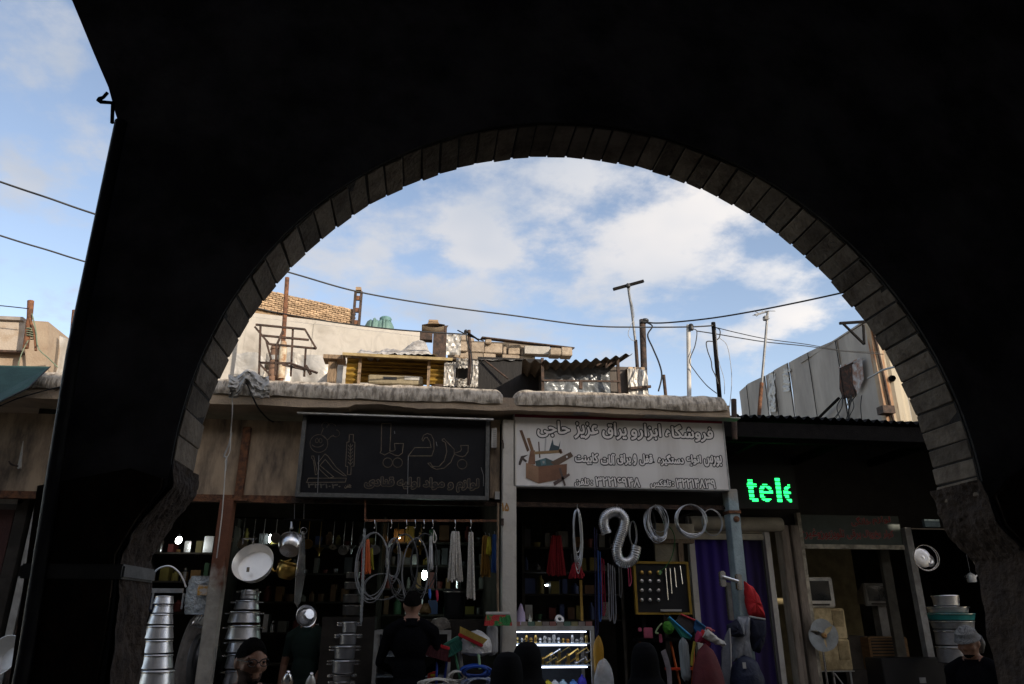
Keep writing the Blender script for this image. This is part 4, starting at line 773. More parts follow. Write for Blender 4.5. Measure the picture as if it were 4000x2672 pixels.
wire('cable', 'upper of two thin wires running from the black pole to the shed', [(2800, 1280, 7.85), (2880, 1300, 8.2), (3000, 1325, 8.8), (3150, 1345, 9.3), (3300, 1370, 9.8), (3430, 1376, 10.1)], .006)
wire('cable', 'lower of two thin wires running from the white pole to the shed', [(2722, 1293, 7.84), (2800, 1305, 8.0), (2900, 1322, 8.3), (3000, 1337, 8.8), (3150, 1352, 9.3), (3300, 1372, 9.8), (3450, 1384, 10.1)], .007)
wire('cable', 'thin grey wire hanging right of the black pole', [(2810, 1320, 7.86), (2840, 1350, 7.86), (2855, 1430, 7.86), (2858, 1500, 7.86), (2850, 1590, 7.6)], .004, WIREG)
wire('cable', 'thin grey wire dropping along the black pole', [(2795, 1290, 7.84), (2806, 1400, 7.84), (2828, 1480, 7.84), (2830, 1540, 7.84)], .0035, WIREG)
wire('cable', 'thin wire tied to the roof post at far left', [(-60, 1190, 8.2), (0, 1194, 8.2), (60, 1200, 8.2), (112, 1206, 8.2)], .006)
wire('cable', 'thin dark wire slanting across the cornice left of the pier', [(-20, 1595, 6.85), (60, 1560, 6.9), (160, 1530, 6.92), (260, 1505, 6.92)], .006)
wire('cable', 'white flex hanging down from the parapet beside the rusty post', [(905, 1500, 6.85), (908, 1600, 6.9), (902, 1680, 7.05), (898, 1760, 7.08), (880, 1800, 7.08), (880, 1830, 7.08), (868, 2000, 7.06), (846, 2180, 7.06)], .005, WHITE)
wire('cable', 'dark flex curling from the parapet end down to the fascia panel', [(935, 1478, 6.85), (965, 1500, 6.83), (985, 1545, 6.85), (1010, 1595, 7.0), (1045, 1635, 7.2), (1068, 1648, 7.27)], .008)
wire('cable', 'thin twisted leads dangling behind the white flex', [(905, 1690, 7.1), (893, 1740, 7.1), (876, 1780, 7.1), (884, 1790, 7.1), (880, 1840, 7.1)], .009, GREYP)
fl = MB(); fl.grid(lambda u, v: P(893+158*u+7*nz((v*5, 1, 1)), (1452+12*math.sin(u*9)+20*abs(u-.45))*(1-v)+(1555-55*math.exp(-((u-.42)/.12)**2)+9*nz((u*8, 2, 2)))*v, 6.84-.06*math.sin(v*3.1)+.05*nz((u*5, v*4, 21))+.025*nz((u*13, v*11, 3))), 40, 26)
single('foil_bundle', fl, FOIL, 'torn foil sheet wrapped over the left parapet end round the cables', 'foil cover', smooth=True)
# --- tin shed on the right
sx = thing('tin_shed', 'grey sheet metal shed with rusty corner post on the right roof', 'shed', P(3300, 1700, 10.4))
YN = 10.4
n0 = P(3388, 1258, YN); XW = n0.x
def onwall(px, py):      # point of the wall x = XW seen at a pixel
    q = P(px, py, 1); s = XW/q.x; return Vector((XW, s, CAM_H+(q.z-CAM_H)*s))
f0 = onwall(2905, 1500)
edge = [(2888, 1560), (2890, 1530), (2905, 1508), (2985, 1470), (3065, 1425), (3150, 1378), (3265, 1328), (3388, 1258)]
joints = [2888, 2920, 2990, 3025, 3080, 3160, 3268, 3388]
def topy(px):
    for (a, b_), (c_, d_) in zip(edge[1:], edge[2:]):
        if a <= px <= c_: return b_+(d_-b_)*(px-a)/(c_-a)
    return edge[1][1]
for i, (a, b_) in enumerate(zip(joints, joints[1:])):
    pts = [onwall(a+(b_-2-a)*t, 0) for t in (0, 1)]
    ya_, yb_ = onwall(a, topy(a)), onwall(b_+.8, topy(min(b_+.8, 3388)))
    off_ = -.014*(i % 2)
    def fn(u, v, ya_=ya_, yb_=yb_, off_=off_, i=i):
        q = ya_.lerp(yb_, u); z = 3.9+(q.z-3.9)*v; return Vector((XW+off_+.02*nz((q.y*1.5, z*2, i)), q.y, z))
    mb = MB(); mb.grid(fn, 10, 14); mb.build('side_sheet', ZINC, sx, smooth=True)
    if 0 < i: mb = MB(); mb.tube([Vector((XW-.03+.004*nz((z_, i, 0)), ya_.y+.02*nz((z_*2, i, 5)), 3.9+(ya_.z-3.92)*z_/12)) for z_ in range(13)], .008, 5); mb.build('seam', BLACKST, sx)
TIN = M('pale tin cladding', (.36, .31, .23), .7, .0, scale=4, bump=.1, col2=(.22, .12, .05), stretch=(2, 1, .3), thr=(.26, .40))
zt = n0.z
for k in range(9):
    x = XW+.16+k*.30
    mb = MB(); mb.add([(x, YN, 3.9), (x+.07, YN-.05, 3.9), (x+.17, YN-.05, 3.9), (x+.24, YN, 3.9), (x+.298, YN, 3.9)]+[(x, YN, zt), (x+.07, YN-.05, zt), (x+.17, YN-.05, zt), (x+.24, YN, zt), (x+.298, YN, zt)], [(j, j+1, j+6, j+5) for j in range(4)]); mb.build('front_sheet', TIN, sx)
mb = MB(); mb.box(XW-.02, XW+.155, YN-.06, YN+.05, 3.9, zt+.02); mb.build('corner_post', M('rust streaked post', (.36, .29, .20), .7, scale=7, bump=.2, col2=(.22, .08, .02), stretch=(2, 1, .25), thr=(.35, .6)), sx)
mb = MB(); mb.tube([(XW+.10, YN-.09, 3.9), (XW+.02, YN-.09, zt-.05)], .02); mb.build('conduit', RUSTDK, sx)
mb = MB(); mb.box(XW-.02, XW+3, YN-.03, YN+2.2, zt+.021, zt+.05); mb.build('roof_sheet', ZINC, sx)
mb = MB(); mb.beam(P(3280, 1263, YN-.2), P(3420, 1254, YN-.2), .04); mb.beam(P(3295, 1266, YN-.2), P(3376, 1345, YN-.2), .03); mb.beam(P(3372, 1270, YN-.2), P(3376, 1345, YN-.2), .03); mb.add(pl([(3275, 1264), (3385, 1254), (3385, 1262)], YN-.22), [(0, 1, 2)]); mb.build('bracket_arm', BLACKST, sx)
def wq(px, py, o=-.03): v = onwall(px, py); v.x += o; return v
mb = MB(); mb.add([wq(3285, 1437), wq(3340, 1410), wq(3345, 1545), wq(3300, 1560), wq(3285, 1520)], [(0, 1, 2, 3, 4)]); mb.build('rusty_hole_patch', M('rust and hole shade', (.025, .014, .01), .95, scale=16, bump=.5, col2=(.10, .035, .018), thr=(.3, .5)), sx)  # flat rusty patch, its dark colour painting the shade inside the hole
mb = MB(); mb.add([wq(3285, 1435, -.05), wq(3370, 1397, -.05), wq(3370, 1402, -.05), wq(3285, 1441, -.05)], [(0, 1, 2, 3)]); mb.add([wq(3342, 1425, -.06), wq(3380, 1400, -.06), wq(3388, 1480, -.06), wq(3362, 1540, -.06), wq(3345, 1500, -.06)], [(0, 1, 2, 3, 4)]); mb.build('torn_sheet', M('torn rusty tin', (.30, .29, .29), .6, .1, scale=9, col2=(.16, .06, .025)), sx)
random.seed(11)
for k in range(9):
    a = random.uniform(3300, 3400); mb = MB(); mb.tube(smoothpath([wq(min(a+random.uniform(-10, 0), 3384), 1545, -.08), wq(min(a+random.uniform(-30, 15), 3384), 1590, -.10), wq(min(a+random.uniform(-40, 5), 3384), 1640, -.08)]), .008, 5); mb.build('dangling_lead', WIRE, sx)
mb = MB(); mb.tube([wq(3215, 1640, -.12), wq(3298, 1556, -.10)], .025, 8); mb.build('strut', BLACKST, sx)
for (px, y0, y1) in ((3016, 1458, 1610), (3072, 1440, 1530)):
    mb = MB(); mb.grid(lambda u, v: wq(px-8+u*26+6*nz((v*6, px, 0)), y0+(y1-y0)*v, -.03-.03*nz((u*3, v*9, px))), 4, 26); mb.build('foil_patch', foil('grubby foil tape', (.4, .38, .36), .5, 8, 1., dirt=(.08, .07, .06), metal=.4), sx, smooth=True)
q = P(3462, 1600, YN-.15); mb = MB(); mb.box(q.x-.10, q.x+.10, YN-.22, YN-.055, q.z-.07, q.z+.05); mb.build('beam_stub', RUSTDK, sx)
mb = MB(); mb.lathe([(0, 0), (.05, 0), (.055, .02), (.04, .03), (.04, .06)], P(3482, 1480, YN-.06), (0, -1, 0), 14); mb.build('vent_cap', BLACKST, sx)
wire('cable', 'grey cable drooping from the shed corner to the arch', [(3390, 1478, 10.1), (3420, 1462, 9.9), (3450, 1445, 9.5), (3500, 1432, 9.0)], .015, WIREG)
# --- hut and awning in the left bay
TANR = M('tan roof render', (.34, .27, .20), .9, scale=4, bump=.3, col2=(.28, .21, .15))
hut = thing('roof_hut', 'tan rendered rooftop hut with a metal lid at far left', 'hut', P(40, 1500, 8.6))
mb = MB(); a = P(-500, 1420, 8.6); b_ = P(160, 1420, 8.6); mb.prism([(a.x, ROOFZ), (b_.x+.12, ROOFZ), (b_.x+.02, P(160, 1330, 8.6).z), (b_.x-.03, P(155, 1255, 8.6).z), (a.x, P(0, 1236, 8.6).z)], 8.6, 9.6); mb.build('wall', TANR, hut)
mb = MB(); pb(mb, -300, 1244, 100, 1362, 8.52, 8.59); mb.build('face_sheet', M('pale face sheet', (.38, .32, .26), .8, scale=6, col2=(.30, .22, .15), thr=(.3, .5)), hut)
mb = MB(); pb(mb, -300, 1229, 90, 1242, 8.48, 9.4); mb.build('lid', ZINC, hut); mb = MB(); pb(mb, -300, 1363, 85, 1369, 8.50, 8.59); mb.build('lower_edge', RUSTDK, hut)
hp = thing('hut_post', 'rusty roof post bound with rope beside the tan hut', 'post', P(118, 1470, 8.4))
mb = MB(); mb.tube([P(120, 1176, 8.3), P(116, 1240, 8.3), P(100, 1360, 8.3)], [.035, .03, .03], 10); mb.tube([P(112, 1235, 8.28), P(135, 1300, 8.28), P(140, 1370, 8.28)], .014, 8); mb.build('shaft', RUST, hp, smooth=True)
mb = MB()
for k in range(4): mb.tube(ring(P(118, 1290+k*9, 8.3), .04, (0, .3, 1), 14), .008, 5, closed=True)
mb.tube(smoothpath(pl([(125, 1225), (140, 1290), (150, 1360), (190, 1400), (225, 1435)], 8.26)), .007, 5); mb.tube(smoothpath(pl([(110, 1330), (85, 1380), (70, 1430)], 8.2)), .005, 5); mb.build('rope', M('green rope', (.16, .2, .14), .9), hp)
pole('short_pole', 'short rusty pole close against the left pier', 290, 1212, 278, 1335, 8.4, .022, RUST)
foillump('foil_hump', 'foil wrapped bend pipe and sheet beside the tan hut', 185, 330, 1310, 8.9, .3, 31, [1330, 1306, 1320, 1326, 1330])
aw = thing('green_awning', 'dark green cloth awning jutting out at far left', 'awning', P(0, 1560, 6.7))
mb = MB(); q = [P(-300, 1420, 6.9), P(196, 1432, 6.9), P(110, 1515, 6.5), P(-20, 1578, 6.2), P(-300, 1700, 6.0)]; mb.add(q, [(0, 1, 2, 3, 4)]); mb.add([v-Vector((0, 0, .012)) for v in q], [(0, 1, 2, 3, 4)]); mb.build('cloth', C('awning green', (.03, .075, .07), .8), aw)
mb = MB(); mb.tube([P(196, 1432, 6.9), P(110, 1515, 6.5), P(-20, 1578, 6.2)], .006, 5); mb.build('edge_cord', WIRE, aw)

# ================================================================== SHOP GOODS
def pan(name, label, x0, x1, y0, y1, Y, mat=ALU, taper=.93, rim=True, handles=0, cat='pot', group=None, lid=False, bail=False):
    """upright pot filling the pixel box x0..x1, y0..y1"""
    cx = (x0+x1)/2; b = P(cx, y1, Y); h = P(cx, y0, Y).z-b.z; r = (P(x1, (y0+y1)/2, Y).x-P(x0, (y0+y1)/2, Y).x)/2; rb = r*taper
    t = thing(name, label, cat, b, group)
    prof = [(0, 0), (rb*.92, 0), (rb, h*.06), (r*.965, h*.86), (r*1.0, h*.88), (r*1.0, h*.95), (r*.97, h)]+([(r*.93, h), (rb*.93, h*.1), (0, h*.08)] if not lid else [(r*.8, h*1.06), (r*.2, h*1.12), (0, h*1.12)])
    mb = MB(); mb.lathe(prof, b, n=28); bdy = mb.build('body', mat, t, smooth=True)
    if rim:
        mb = MB(); mb.tube(ring(b+Vector((0, 0, h*.9)), r*1.01, (0, 0, 1), 28), max(.003, h*.035), 6, closed=True); mb.build('rim', STEEL, bdy, smooth=True)
    for s in ((-1, 1) if handles else ()):
        for dz in ((.92, .70) if handles == 2 else (.8,)):
            q = b+Vector((s*r, 0, h*dz)); mb = MB(); mb.tube(smoothpath([q+Vector((0, -.03, 0)), q+Vector((s*.035, -.028, 0)), q+Vector((s*.04, 0, 0)), q+Vector((s*.035, .028, 0)), q+Vector((0, .03, 0))], 4), .007, 6); mb.build('handle', STEEL, t, smooth=True)
    return t
def conv(o, s): return lambda x, y: (o[0]+x/s, o[1]+y/s)
c1 = conv((540, 2150), 3.004); c2 = conv((1000, 2150), 3.004); c3 = conv((1440, 2250), 3.716); c4 = conv((1950, 2250), 3.716); c5 = conv((2400, 2250), 3.715); c6 = conv((2900, 1950), 2.1714); c7 = conv((3480, 1950), 2.171); b5 = conv((500, 1850), 1.9075); b6 = conv((1200, 1850), 1.907); b7 = conv((1900, 1900), 2.031)
def box_(c, x0, x1, y0, y1): a = c(x0, y0); b = c(x1, y1); return a[0], b[0], a[1], b[1]
ordn = ['topmost', 'second', 'third', 'fourth', 'fifth', 'sixth', 'seventh']
# graduated pots beside the left pier
for i, (a, b, c_, d) in enumerate([(190, 400, 535, 628), (178, 392, 640, 735), (128, 388, 745, 868), (82, 388, 882, 1036), (60, 382, 1050, 1205), (35, 382, 1218, 1388), (5, 392, 1402, 1640)]):
    pan('steel_pot', ordn[i]+' steel pot in the tall stack beside the left pier', *box_(c1, a, b, c_, d), 6.9-.0*i, ALU, 1.13, group='stacked pots by the pier')
# base crate under that stack so that it stands
mb = MB(); q = P(605, 2697, 6.9); mb.box(q.x-.2, q.x+.2, 6.72, 7.08, 0.0, q.z-.004); single('wooden_crate', mb, WOOD, 'wooden crate carrying the pot stack beside the left pier', 'crate', bevel=.01)
# bail rack above
rk = thing('bail_rack', 'flat steel rack with a tall arched wire handle above the pots', 'rack', P(655, 2330, 7.0))
mb = MB(); pb(mb, *c1(140, 445), *c1(520, 498), 7.0, 7.03); mb.build('flat_bar', GALV, rk)
mb = MB(); mb.tube(smoothpath([P(*c1(*p), 7.0) for p in ((175, 280), (230, 220), (320, 186), (400, 195), (480, 260), (530, 350), (560, 430))]), .008, 8); mb.build('arched_handle', ALU, rk, smooth=True)
for x in (150, 508):
    mb = MB(); pb(mb, *c1(x, 499), *c1(x+16, 690), 7.0, 7.02); mb.build('side_bar', GALV, rk)
# plastic wrapped bundle
pw = thing('wrapped_bundle', 'plastic wrapped bundle of steel scourers with an orange picture label', 'bundle', P(790, 2400, 7.0))
cx = P(*c1(740, 500), 7.36); mb = MB()
mb.grid(lambda u, v: Vector((cx.x+.16*(.82+.18*math.sin(v*3))*math.cos(u*2*math.pi)*(1-.1*v), 7.42+.11*math.sin(u*2*math.pi), P(760, 2250+150*(1-v), 7.36).z))+Vector((.012*nz((u*14, v*14, 1)), .012*nz((u*14, v*14, 5)), 0)), 40, 26); mb.build('wrapping', foil('crinkled plastic over steel wool', (.42, .45, .48), .3, 20, .6, dirt=(.16, .17, .18), metal=.3), pw, smooth=True)
mb = MB(); mb.add([P(*c1(700, 400), 7.28), P(*c1(865, 418), 7.28), P(*c1(862, 525), 7.28), P(*c1(690, 528), 7.28)], [(0, 1, 2, 3)]); lb = mb.build('picture_label', M('label print', (.62, .55, .5), .5, scale=25, col2=(.6, .33, .06), thr=(.4, .55)), pw)
# grey sack
def sack(name, label, cat, x0, x1, y0, y1, Y, mat, seed=0, sq=.5, group=None, zfloor=None):
    cx = (x0+x1)/2; b = P(cx, y1, Y); zt = P(cx, y0, Y).z; z0 = b.z if zfloor is None else zfloor; r = (P(x1, y1, Y).x-P(x0, y1, Y).x)/2; mb = MB()
    mb.grid(lambda u, v: Vector((b.x+r*math.cos(u*2*math.pi)*(min(1, v*6+.4))*math.sqrt(max(0.0, 1-max(0, v-sq)**2/(1-sq)**2))*(1+.10*nz((math.cos(u*6.283)*2, math.sin(u*6.283)*2, v*4+seed))), Y+.8*r*math.sin(u*2*math.pi)*(min(1, v*6+.4))*math.sqrt(max(0.0, 1-max(0, v-sq)**2/(1-sq)**2)), z0+(zt-z0)*v+.02*nz((u*5, v*4, seed)))), 32, 26)
    return single(name, mb, mat, label, cat, group, smooth=True)
sack('cloth_sack', 'drab grey cloth covered heap behind the rusty post', 'sack', 655, 800, 2395, 2700, 7.5, M('drab cloth', (.20, .175, .155), .95, scale=12, bump=.4), 3, .35, zfloor=.4)
# trays standing on edge, cup stack
for i, (a, b) in enumerate(((722, 7.36), (732, 7.42), (742, 7.48))):
    q = P(a+66, 2610, b); mb = MB(); mb.lathe([(0, 0), (.26, 0), (.27, -.02), (.29, -.025), (.29, -.02), (.26, .006), (0, .006)], (q.x-.02+.02*i, b+.1, q.z-.02*i), (.985, -.13, .10), 40); mb.v = [v for v in mb.v]; single('steel_tray', mb, M('dim tray steel', (.2, .2, .21), .35, .9), ['outer', 'middle', 'inner'][i]+' round steel tray leaning on edge behind the rusty post', 'tray', 'leaning trays', smooth=True)
for i in range(3):
    q = P(*c1(720+i*32, 850-i*2), 7.32); mb = MB(); mb.lathe([(0, 0), (.05, 0), (.062, .05), (.066, .05), (.052, -.004), (0, -.004)], q, (-.8, -.3, .5), 20); single('steel_cup', mb, STEEL, ['leftmost', 'middle', 'rightmost'][i]+' of three nested steel cups tilted behind the rusty post', 'cup', 'nested cups', smooth=True)
# big white pan hanging face on
pn = thing('hanging_pan', 'large pale aluminium pan with two wire handles hung facing the street', 'pan', P(978, 2300, 6.98))
a = P(978, 2212, 7.0); r = mpp(978, 2212, 7.0)*82; axp = Vector((-.12, -1, .44))
mb = MB(); mb.lathe([(0, 0), (r*.80, 0), (r*.83, .005), (r*.97, .085), (r*1.0, .09), (r*1.0, .084), (r*.85, -.004), (0, -.006)], a+Vector((.03, .06, .0)), axp, 44); mb.build('body', M('pale anodised pan', (.92, .88, .82), .38, .6, var=.06, bump=.05), pn, smooth=True)
for s in (1, -1):
    q = P(968 if s > 0 else 980, 2122 if s > 0 else 2305, 6.97); w = .045; mb = MB(); mb.tube([q+Vector((-w, 0, -s*.01)), q+Vector((-w, 0, s*.04)), q+Vector((w, 0, s*.04)), q+Vector((w, 0, -s*.01))], .006, 6); mb.build('handle', STEEL, pn)
q = P(969, 2225, 6.99); mb = MB(); mb.box(q.x-.012, q.x+.012, 6.985, 6.992, q.z-.02, q.z+.02); mb.build('sticker', C('sticker brown', (.25, .2, .14)), pn)
# pots behind the man
for i, (a, b, c_, d) in enumerate([(838, 952, 868, 936), (795, 968, 945, 1015), (752, 975, 1026, 1112), (735, 975, 1128, 1236), (742, 960, 1245, 1330), (730, 960, 1338, 1450), (715, 955, 1460, 1570)]):
    pan('aluminium_pot', ordn[i]+' aluminium pot in the stack behind the bearded man', *box_(b5, a, b, c_, d), 7.55, ALU, 1.10, group='stacked pots behind the man', handles=1)
q = P(945, 2680, 7.55); mb = MB(); mb.box(q.x-.3, q.x+.3, 7.3, 7.8, .4, q.z-.004); single('low_table', mb, WOOD, 'low wooden table under the aluminium pot stack', 'table', bevel=.01)
# saucepan hung upside down on a rail, and the rail
rl = thing('hanging_rail', 'short dark rail with hooks holding saucepan and skewers', 'rail', P(1200, 2033, 7.25))
mb = MB(); mb.tube([P(*b5(1160, 345), 7.3), P(*b5(1450, 348), 7.3)], .012, 8); mb.build('bar', BLACKST, rl)
for x in (1240, 1310):
    mb = MB(); mb.tube([P(*b5(x, 346), 7.3), P(*b5(x+3, 180), 7.3)], .003, 5); mb.build('hanger_wire', WIREG, rl)
sp_ = thing('hanging_saucepan', 'steel saucepan hung mouth up showing its domed shiny base', 'saucepan', P(*b5(1205, 615), 7.2))
a = P(*b5(1205, 515), 7.25); r = mpp(1130, 2120, 7.25)*50
mb = MB(); mb.lathe([(0, -.02), (r*.75, -.015), (r*.95, .02), (r, .06), (r*.98, .11), (r*1.02, .115), (r*.94, .115), (r*.9, .03), (0, 0)], a+Vector((0, .03, -.06)), (0.05, .62, .78), 32); mb.build('body', STEEL, sp_, smooth=True)
mb = MB(); mb.tube([P(*b5(1218, 360), 7.27), P(*b5(1218, 410), 7.24)], [.008, .016], 8); mb.build('handle', ALU, sp_)
gp = thing('brass_pot', 'small shining brass pot hung behind the steel saucepan', 'pot', P(*c2(330, 350), 7.5))
a = P(*c2(335, 330), 7.5); r = .10; mb = MB(); mb.lathe([(0, 0), (r*.6, 0), (r*.95, .04), (r, .09), (r*.9, .13), (r*1.02, .15), (r*.9, .15), (r*.8, .1), (0, .03)], a, (.25, -.1, .95), 28); mb.build('body', GOLD, gp, smooth=True)
mb = MB(); mb.tube(smoothpath([P(*c2(185, 190), 7.5), P(*c2(210, 240), 7.48), P(*c2(235, 235), 7.5)]), .006, 6); mb.tube([P(*c2(260, 160), 7.5), P(*c2(415, 105), 7.5)], .008, 6); mb.build('lid_and_spout', GOLD, gp)
# skewers
sk = thing('skewer_bundle', 'bundle of long steel skewers hung from the rail by a ring', 'skewers', P(*b5(1270, 1020), 7.2))
for i in range(9):
    t = (i-4)/4; mb = MB(); mb.tube([P(*b5(1308+t*8, 430), 7.25+.01*i), P(*b5(1285+t*34, 720+abs(t)*30), 7.23+.01*i), P(*b5(1262+t*22, 1000-abs(t)*40), 7.22+.01*i)], .0038, 5); mb.build('skewer', STEEL, sk, smooth=True)
mb = MB(); mb.tube(ring(P(*b5(1310, 425), 7.26), .03, (0, 1, .3), 16), .004, 5, closed=True); mb.build('ring', STEEL, sk)
for i, (x, y, r_) in enumerate(((1300, 1075, 78), (1350, 1048, 58))):
    q = P(*b5(x, y), 7.2-i*.08); rr = mpp(1200, 2410, 7.2)*r_/1.9075; mb = MB(); mb.lathe([(0, 0), (rr*.6, 0), (rr*.95, -.05), (rr, -.08), (rr*1.05, -.082), (rr*.98, -.07), (rr*.62, .012), (0, .012)][::-1], q, (.55, -.8, .25) if i else (-.5, .8, -.2), 30); single('steel_bowl', mb, STEEL, 'larger steel bowl hung behind the small one below the skewers' if i == 0 else 'small bright steel bowl hung open to the street below the skewers', 'bowl', smooth=True)
# casseroles with lids
for i, (a, b, c_, d) in enumerate([(1005, 1178, 838, 965), (975, 1178, 980, 1105), (910, 1162, 1118, 1275), (885, 1150, 1285, 1440), (895, 1115, 1455, 1530), (900, 1100, 1535, 1640)]):
    pan('casserole', ordn[i]+' lidded casserole with twin side handles in the centre stack', *box_(c2, a, b, c_, d), 7.1, M('dull grey casserole', (.42, .42, .44), .35, .8, var=.15), .92, handles=2, group='casseroles in the centre stack')
q = P(1333, 2697, 7.1); mb = MB(); mb.box(q.x-.2, q.x+.2, 6.95, 7.3, .4, q.z-.004); single('stock_box', mb, M('cardboard', (.25, .17, .1), .9), 'cardboard box under the casserole stack', 'box', bevel=.008)
for i, (a, b, c_, d) in enumerate([(1050, 1215, 255, 330), (1030, 1215, 370, 460), (1015, 1220, 515, 620), (1005, 1225, 640, 765)]):
    pan('dark_pot', ordn[i]+' dark pot in the dim stack behind the casseroles', *box_(c2, a, b, c_, d), 7.9, M('dark enamel', (.10, .095, .09), .45, .3), .95, group='dim pots')
q = P(1370, 2408, 7.9); mb = MB(); mb.box(q.x-.25, q.x+.25, 7.7, 8.2, .4, q.z-.004); single('stock_shelf', mb, DARKIN, 'dim counter block carrying the dark pot stack', 'counter')
# shiny lids in front at the bottom edge
for i, (x, y, r_, mt) in enumerate(((370, 1535, 70, STEEL), (640, 1560, 58, ALUW))):
    q = P(*c2(x, y), 6.8); rr = mpp(1100, 2650, 6.8)*r_/3.004; mb = MB(); mb.lathe([(rr, -.02), (rr*1.05, -.015), (rr*.9, .03), (rr*.5, .07), (rr*.2, .08), (0, .085)], q, (.1, -.6, .8), 26); mb.lathe([(.010, .08), (.014, .1), (0, .104)], q, (.1, -.6, .8), 12); single('pan_cover', mb, mt, 'domed mirror steel lid at the bottom edge of the cookware' if i == 0 else 'dull grey lid at the bottom edge of the cookware', 'lid', smooth=True)
lt = thing('lid_table', 'low bench carrying the steel lids in front of the cookware', 'bench', P(1165, 2760, 6.9)); q = P(1165, 2700, 6.8); mb = MB(); mb.box(q.x-.4, q.x+.3, 6.7, 6.95, q.z-.07, q.z-.03); mb.build('top', WOOD, lt)
for s in (-.36, .26):
    mb = MB(); mb.box(q.x+s-.02, q.x+s+.02, 6.72, 6.93, 0, q.z-.0705); mb.build('leg', WOOD, lt)
# chain
chn = thing('steel_chain', 'steel chain hanging straight down left of the hoses', 'chain', P(1412, 2430, 7.05))
za, zb = P(1424, 2070, 7.05), P(1411, 2432, 7.05); nl = 44; link = MB(); link.tube(smoothpath([Vector((.008, 0, .012)), Vector((.008, 0, -.012)), Vector((0, 0, -.02)), Vector((-.008, 0, -.012)), Vector((-.008, 0, .012)), Vector((0, 0, .02))], 2, True), .0042, 5, closed=True); lme = link.mesh('chain_link', GALV, True)
for i in range(nl):
    o = bpy.data.objects.new('link', lme); COL.objects.link(o); o.parent = chn; o.location = za.lerp(zb, (i+.5)/nl)-OFF[chn.name]; o.rotation_euler = (0, 0, math.pi/2*(i % 2)+.3); o.scale = (1, 1, 1.0)
# long rail with hooks
hr = thing('goods_rail', 'rusty rail with hooks under the black sign carrying hoses and ropes', 'rail', P(1690, 2035, 7.1))
mb = MB(); mb.beam(P(*b6(430, 350), 7.15), P(*b6(1412, 352), 7.15), .022); mb.build('bar', RUST, hr); mb = MB(); mb.beam(P(*b6(432, 352), 7.15), P(*b6(432, 190), 7.15), .018); mb.build('hanger', RUST, hr)
for x in (503, 627, 740, 805, 870, 935, 1102, 1219):
    mb = MB(); mb.tube(smoothpath([P(*b6(x, 345), 7.13), P(*b6(x+3, 375), 7.12), P(*b6(x+2, 400), 7.12), P(*b6(x-6, 406), 7.12)], 4), .004, 5); mb.build('hook', STEEL, hr)
def coil(name, label, cx, cy, rx, ry, Y, loops, r, mat, cat='coil', depth=.08, jit=.06, seed=0, group=None, rot=0.):
    rnd = random.Random(seed); c = P(cx, cy, Y); kx = mpp(cx, cy, Y); n = int(loops*26); pts = []
    ja = [rnd.uniform(-jit, jit) for _ in range(loops+2)]; jb = [rnd.uniform(-jit, jit) for _ in range(loops+2)]; jc = [rnd.uniform(-1, 1) for _ in range(loops+2)]
    for i in range(n+1):
        a = 2*math.pi*i/26+math.pi/2; l = i/26; k = int(l); f = l-k; s = f*f*(3-2*f)
        A_ = ja[k]*(1-s)+ja[k+1]*s; B_ = jb[k]*(1-s)+jb[k+1]*s; D_ = jc[k]*(1-s)+jc[k+1]*s
        x = rx*kx*(1+A_)*math.cos(a); z = ry*kx*(1+B_)*math.sin(a)-ry*kx*B_
        pts.append(c+Vector((x*math.cos(rot)-z*math.sin(rot), D_*depth, x*math.sin(rot)+z*math.cos(rot))))
    mb = MB(); mb.tube(pts, r, 6); return single(name, mb, mat, label, cat, group, smooth=True)
CLR = M('clear grey hose', (.30, .30, .31), .3, .2, var=.2); DKH = M('dark rubber hose', (.06, .06, .062), .35)
coil('hose_coil', 'thin clear hose coil hung in front of the orange twine', *b6(485, 690), 62, 128, 7.1, 4, .0038, CLR, 'hose', .07, .08, 1)
coil('hose_coil', 'narrow bunch of clear hose hung second from the left on the rail', *b6(640, 640), 24, 82, 7.1, 5, .0035, CLR, 'hose', .07, .25, 2)
coil('hose_coil', 'dark wide hose coil hung in the middle of the rail', *b6(715, 690), 56, 122, 7.12, 4, .0045, DKH, 'hose', .08, .12, 3)
coil('hose_coil', 'grey hose coil overlapping the dark one on the rail', *b6(805, 720), 54, 122, 7.14, 4, .0038, CLR, 'hose', .08, .1, 4)
coil('hose_coil', 'dark thin hose loop hung at the right end of the coils', *b6(870, 660), 48, 108, 7.17, 3, .005, DKH, 'hose', .06, .12, 5)
coil('cable_loop', 'low hanging cable loop between the hose coils', *b6(560, 840), 70, 48, 7.16, 3, .0035, CLR, 'cable', .06, .12, 6)
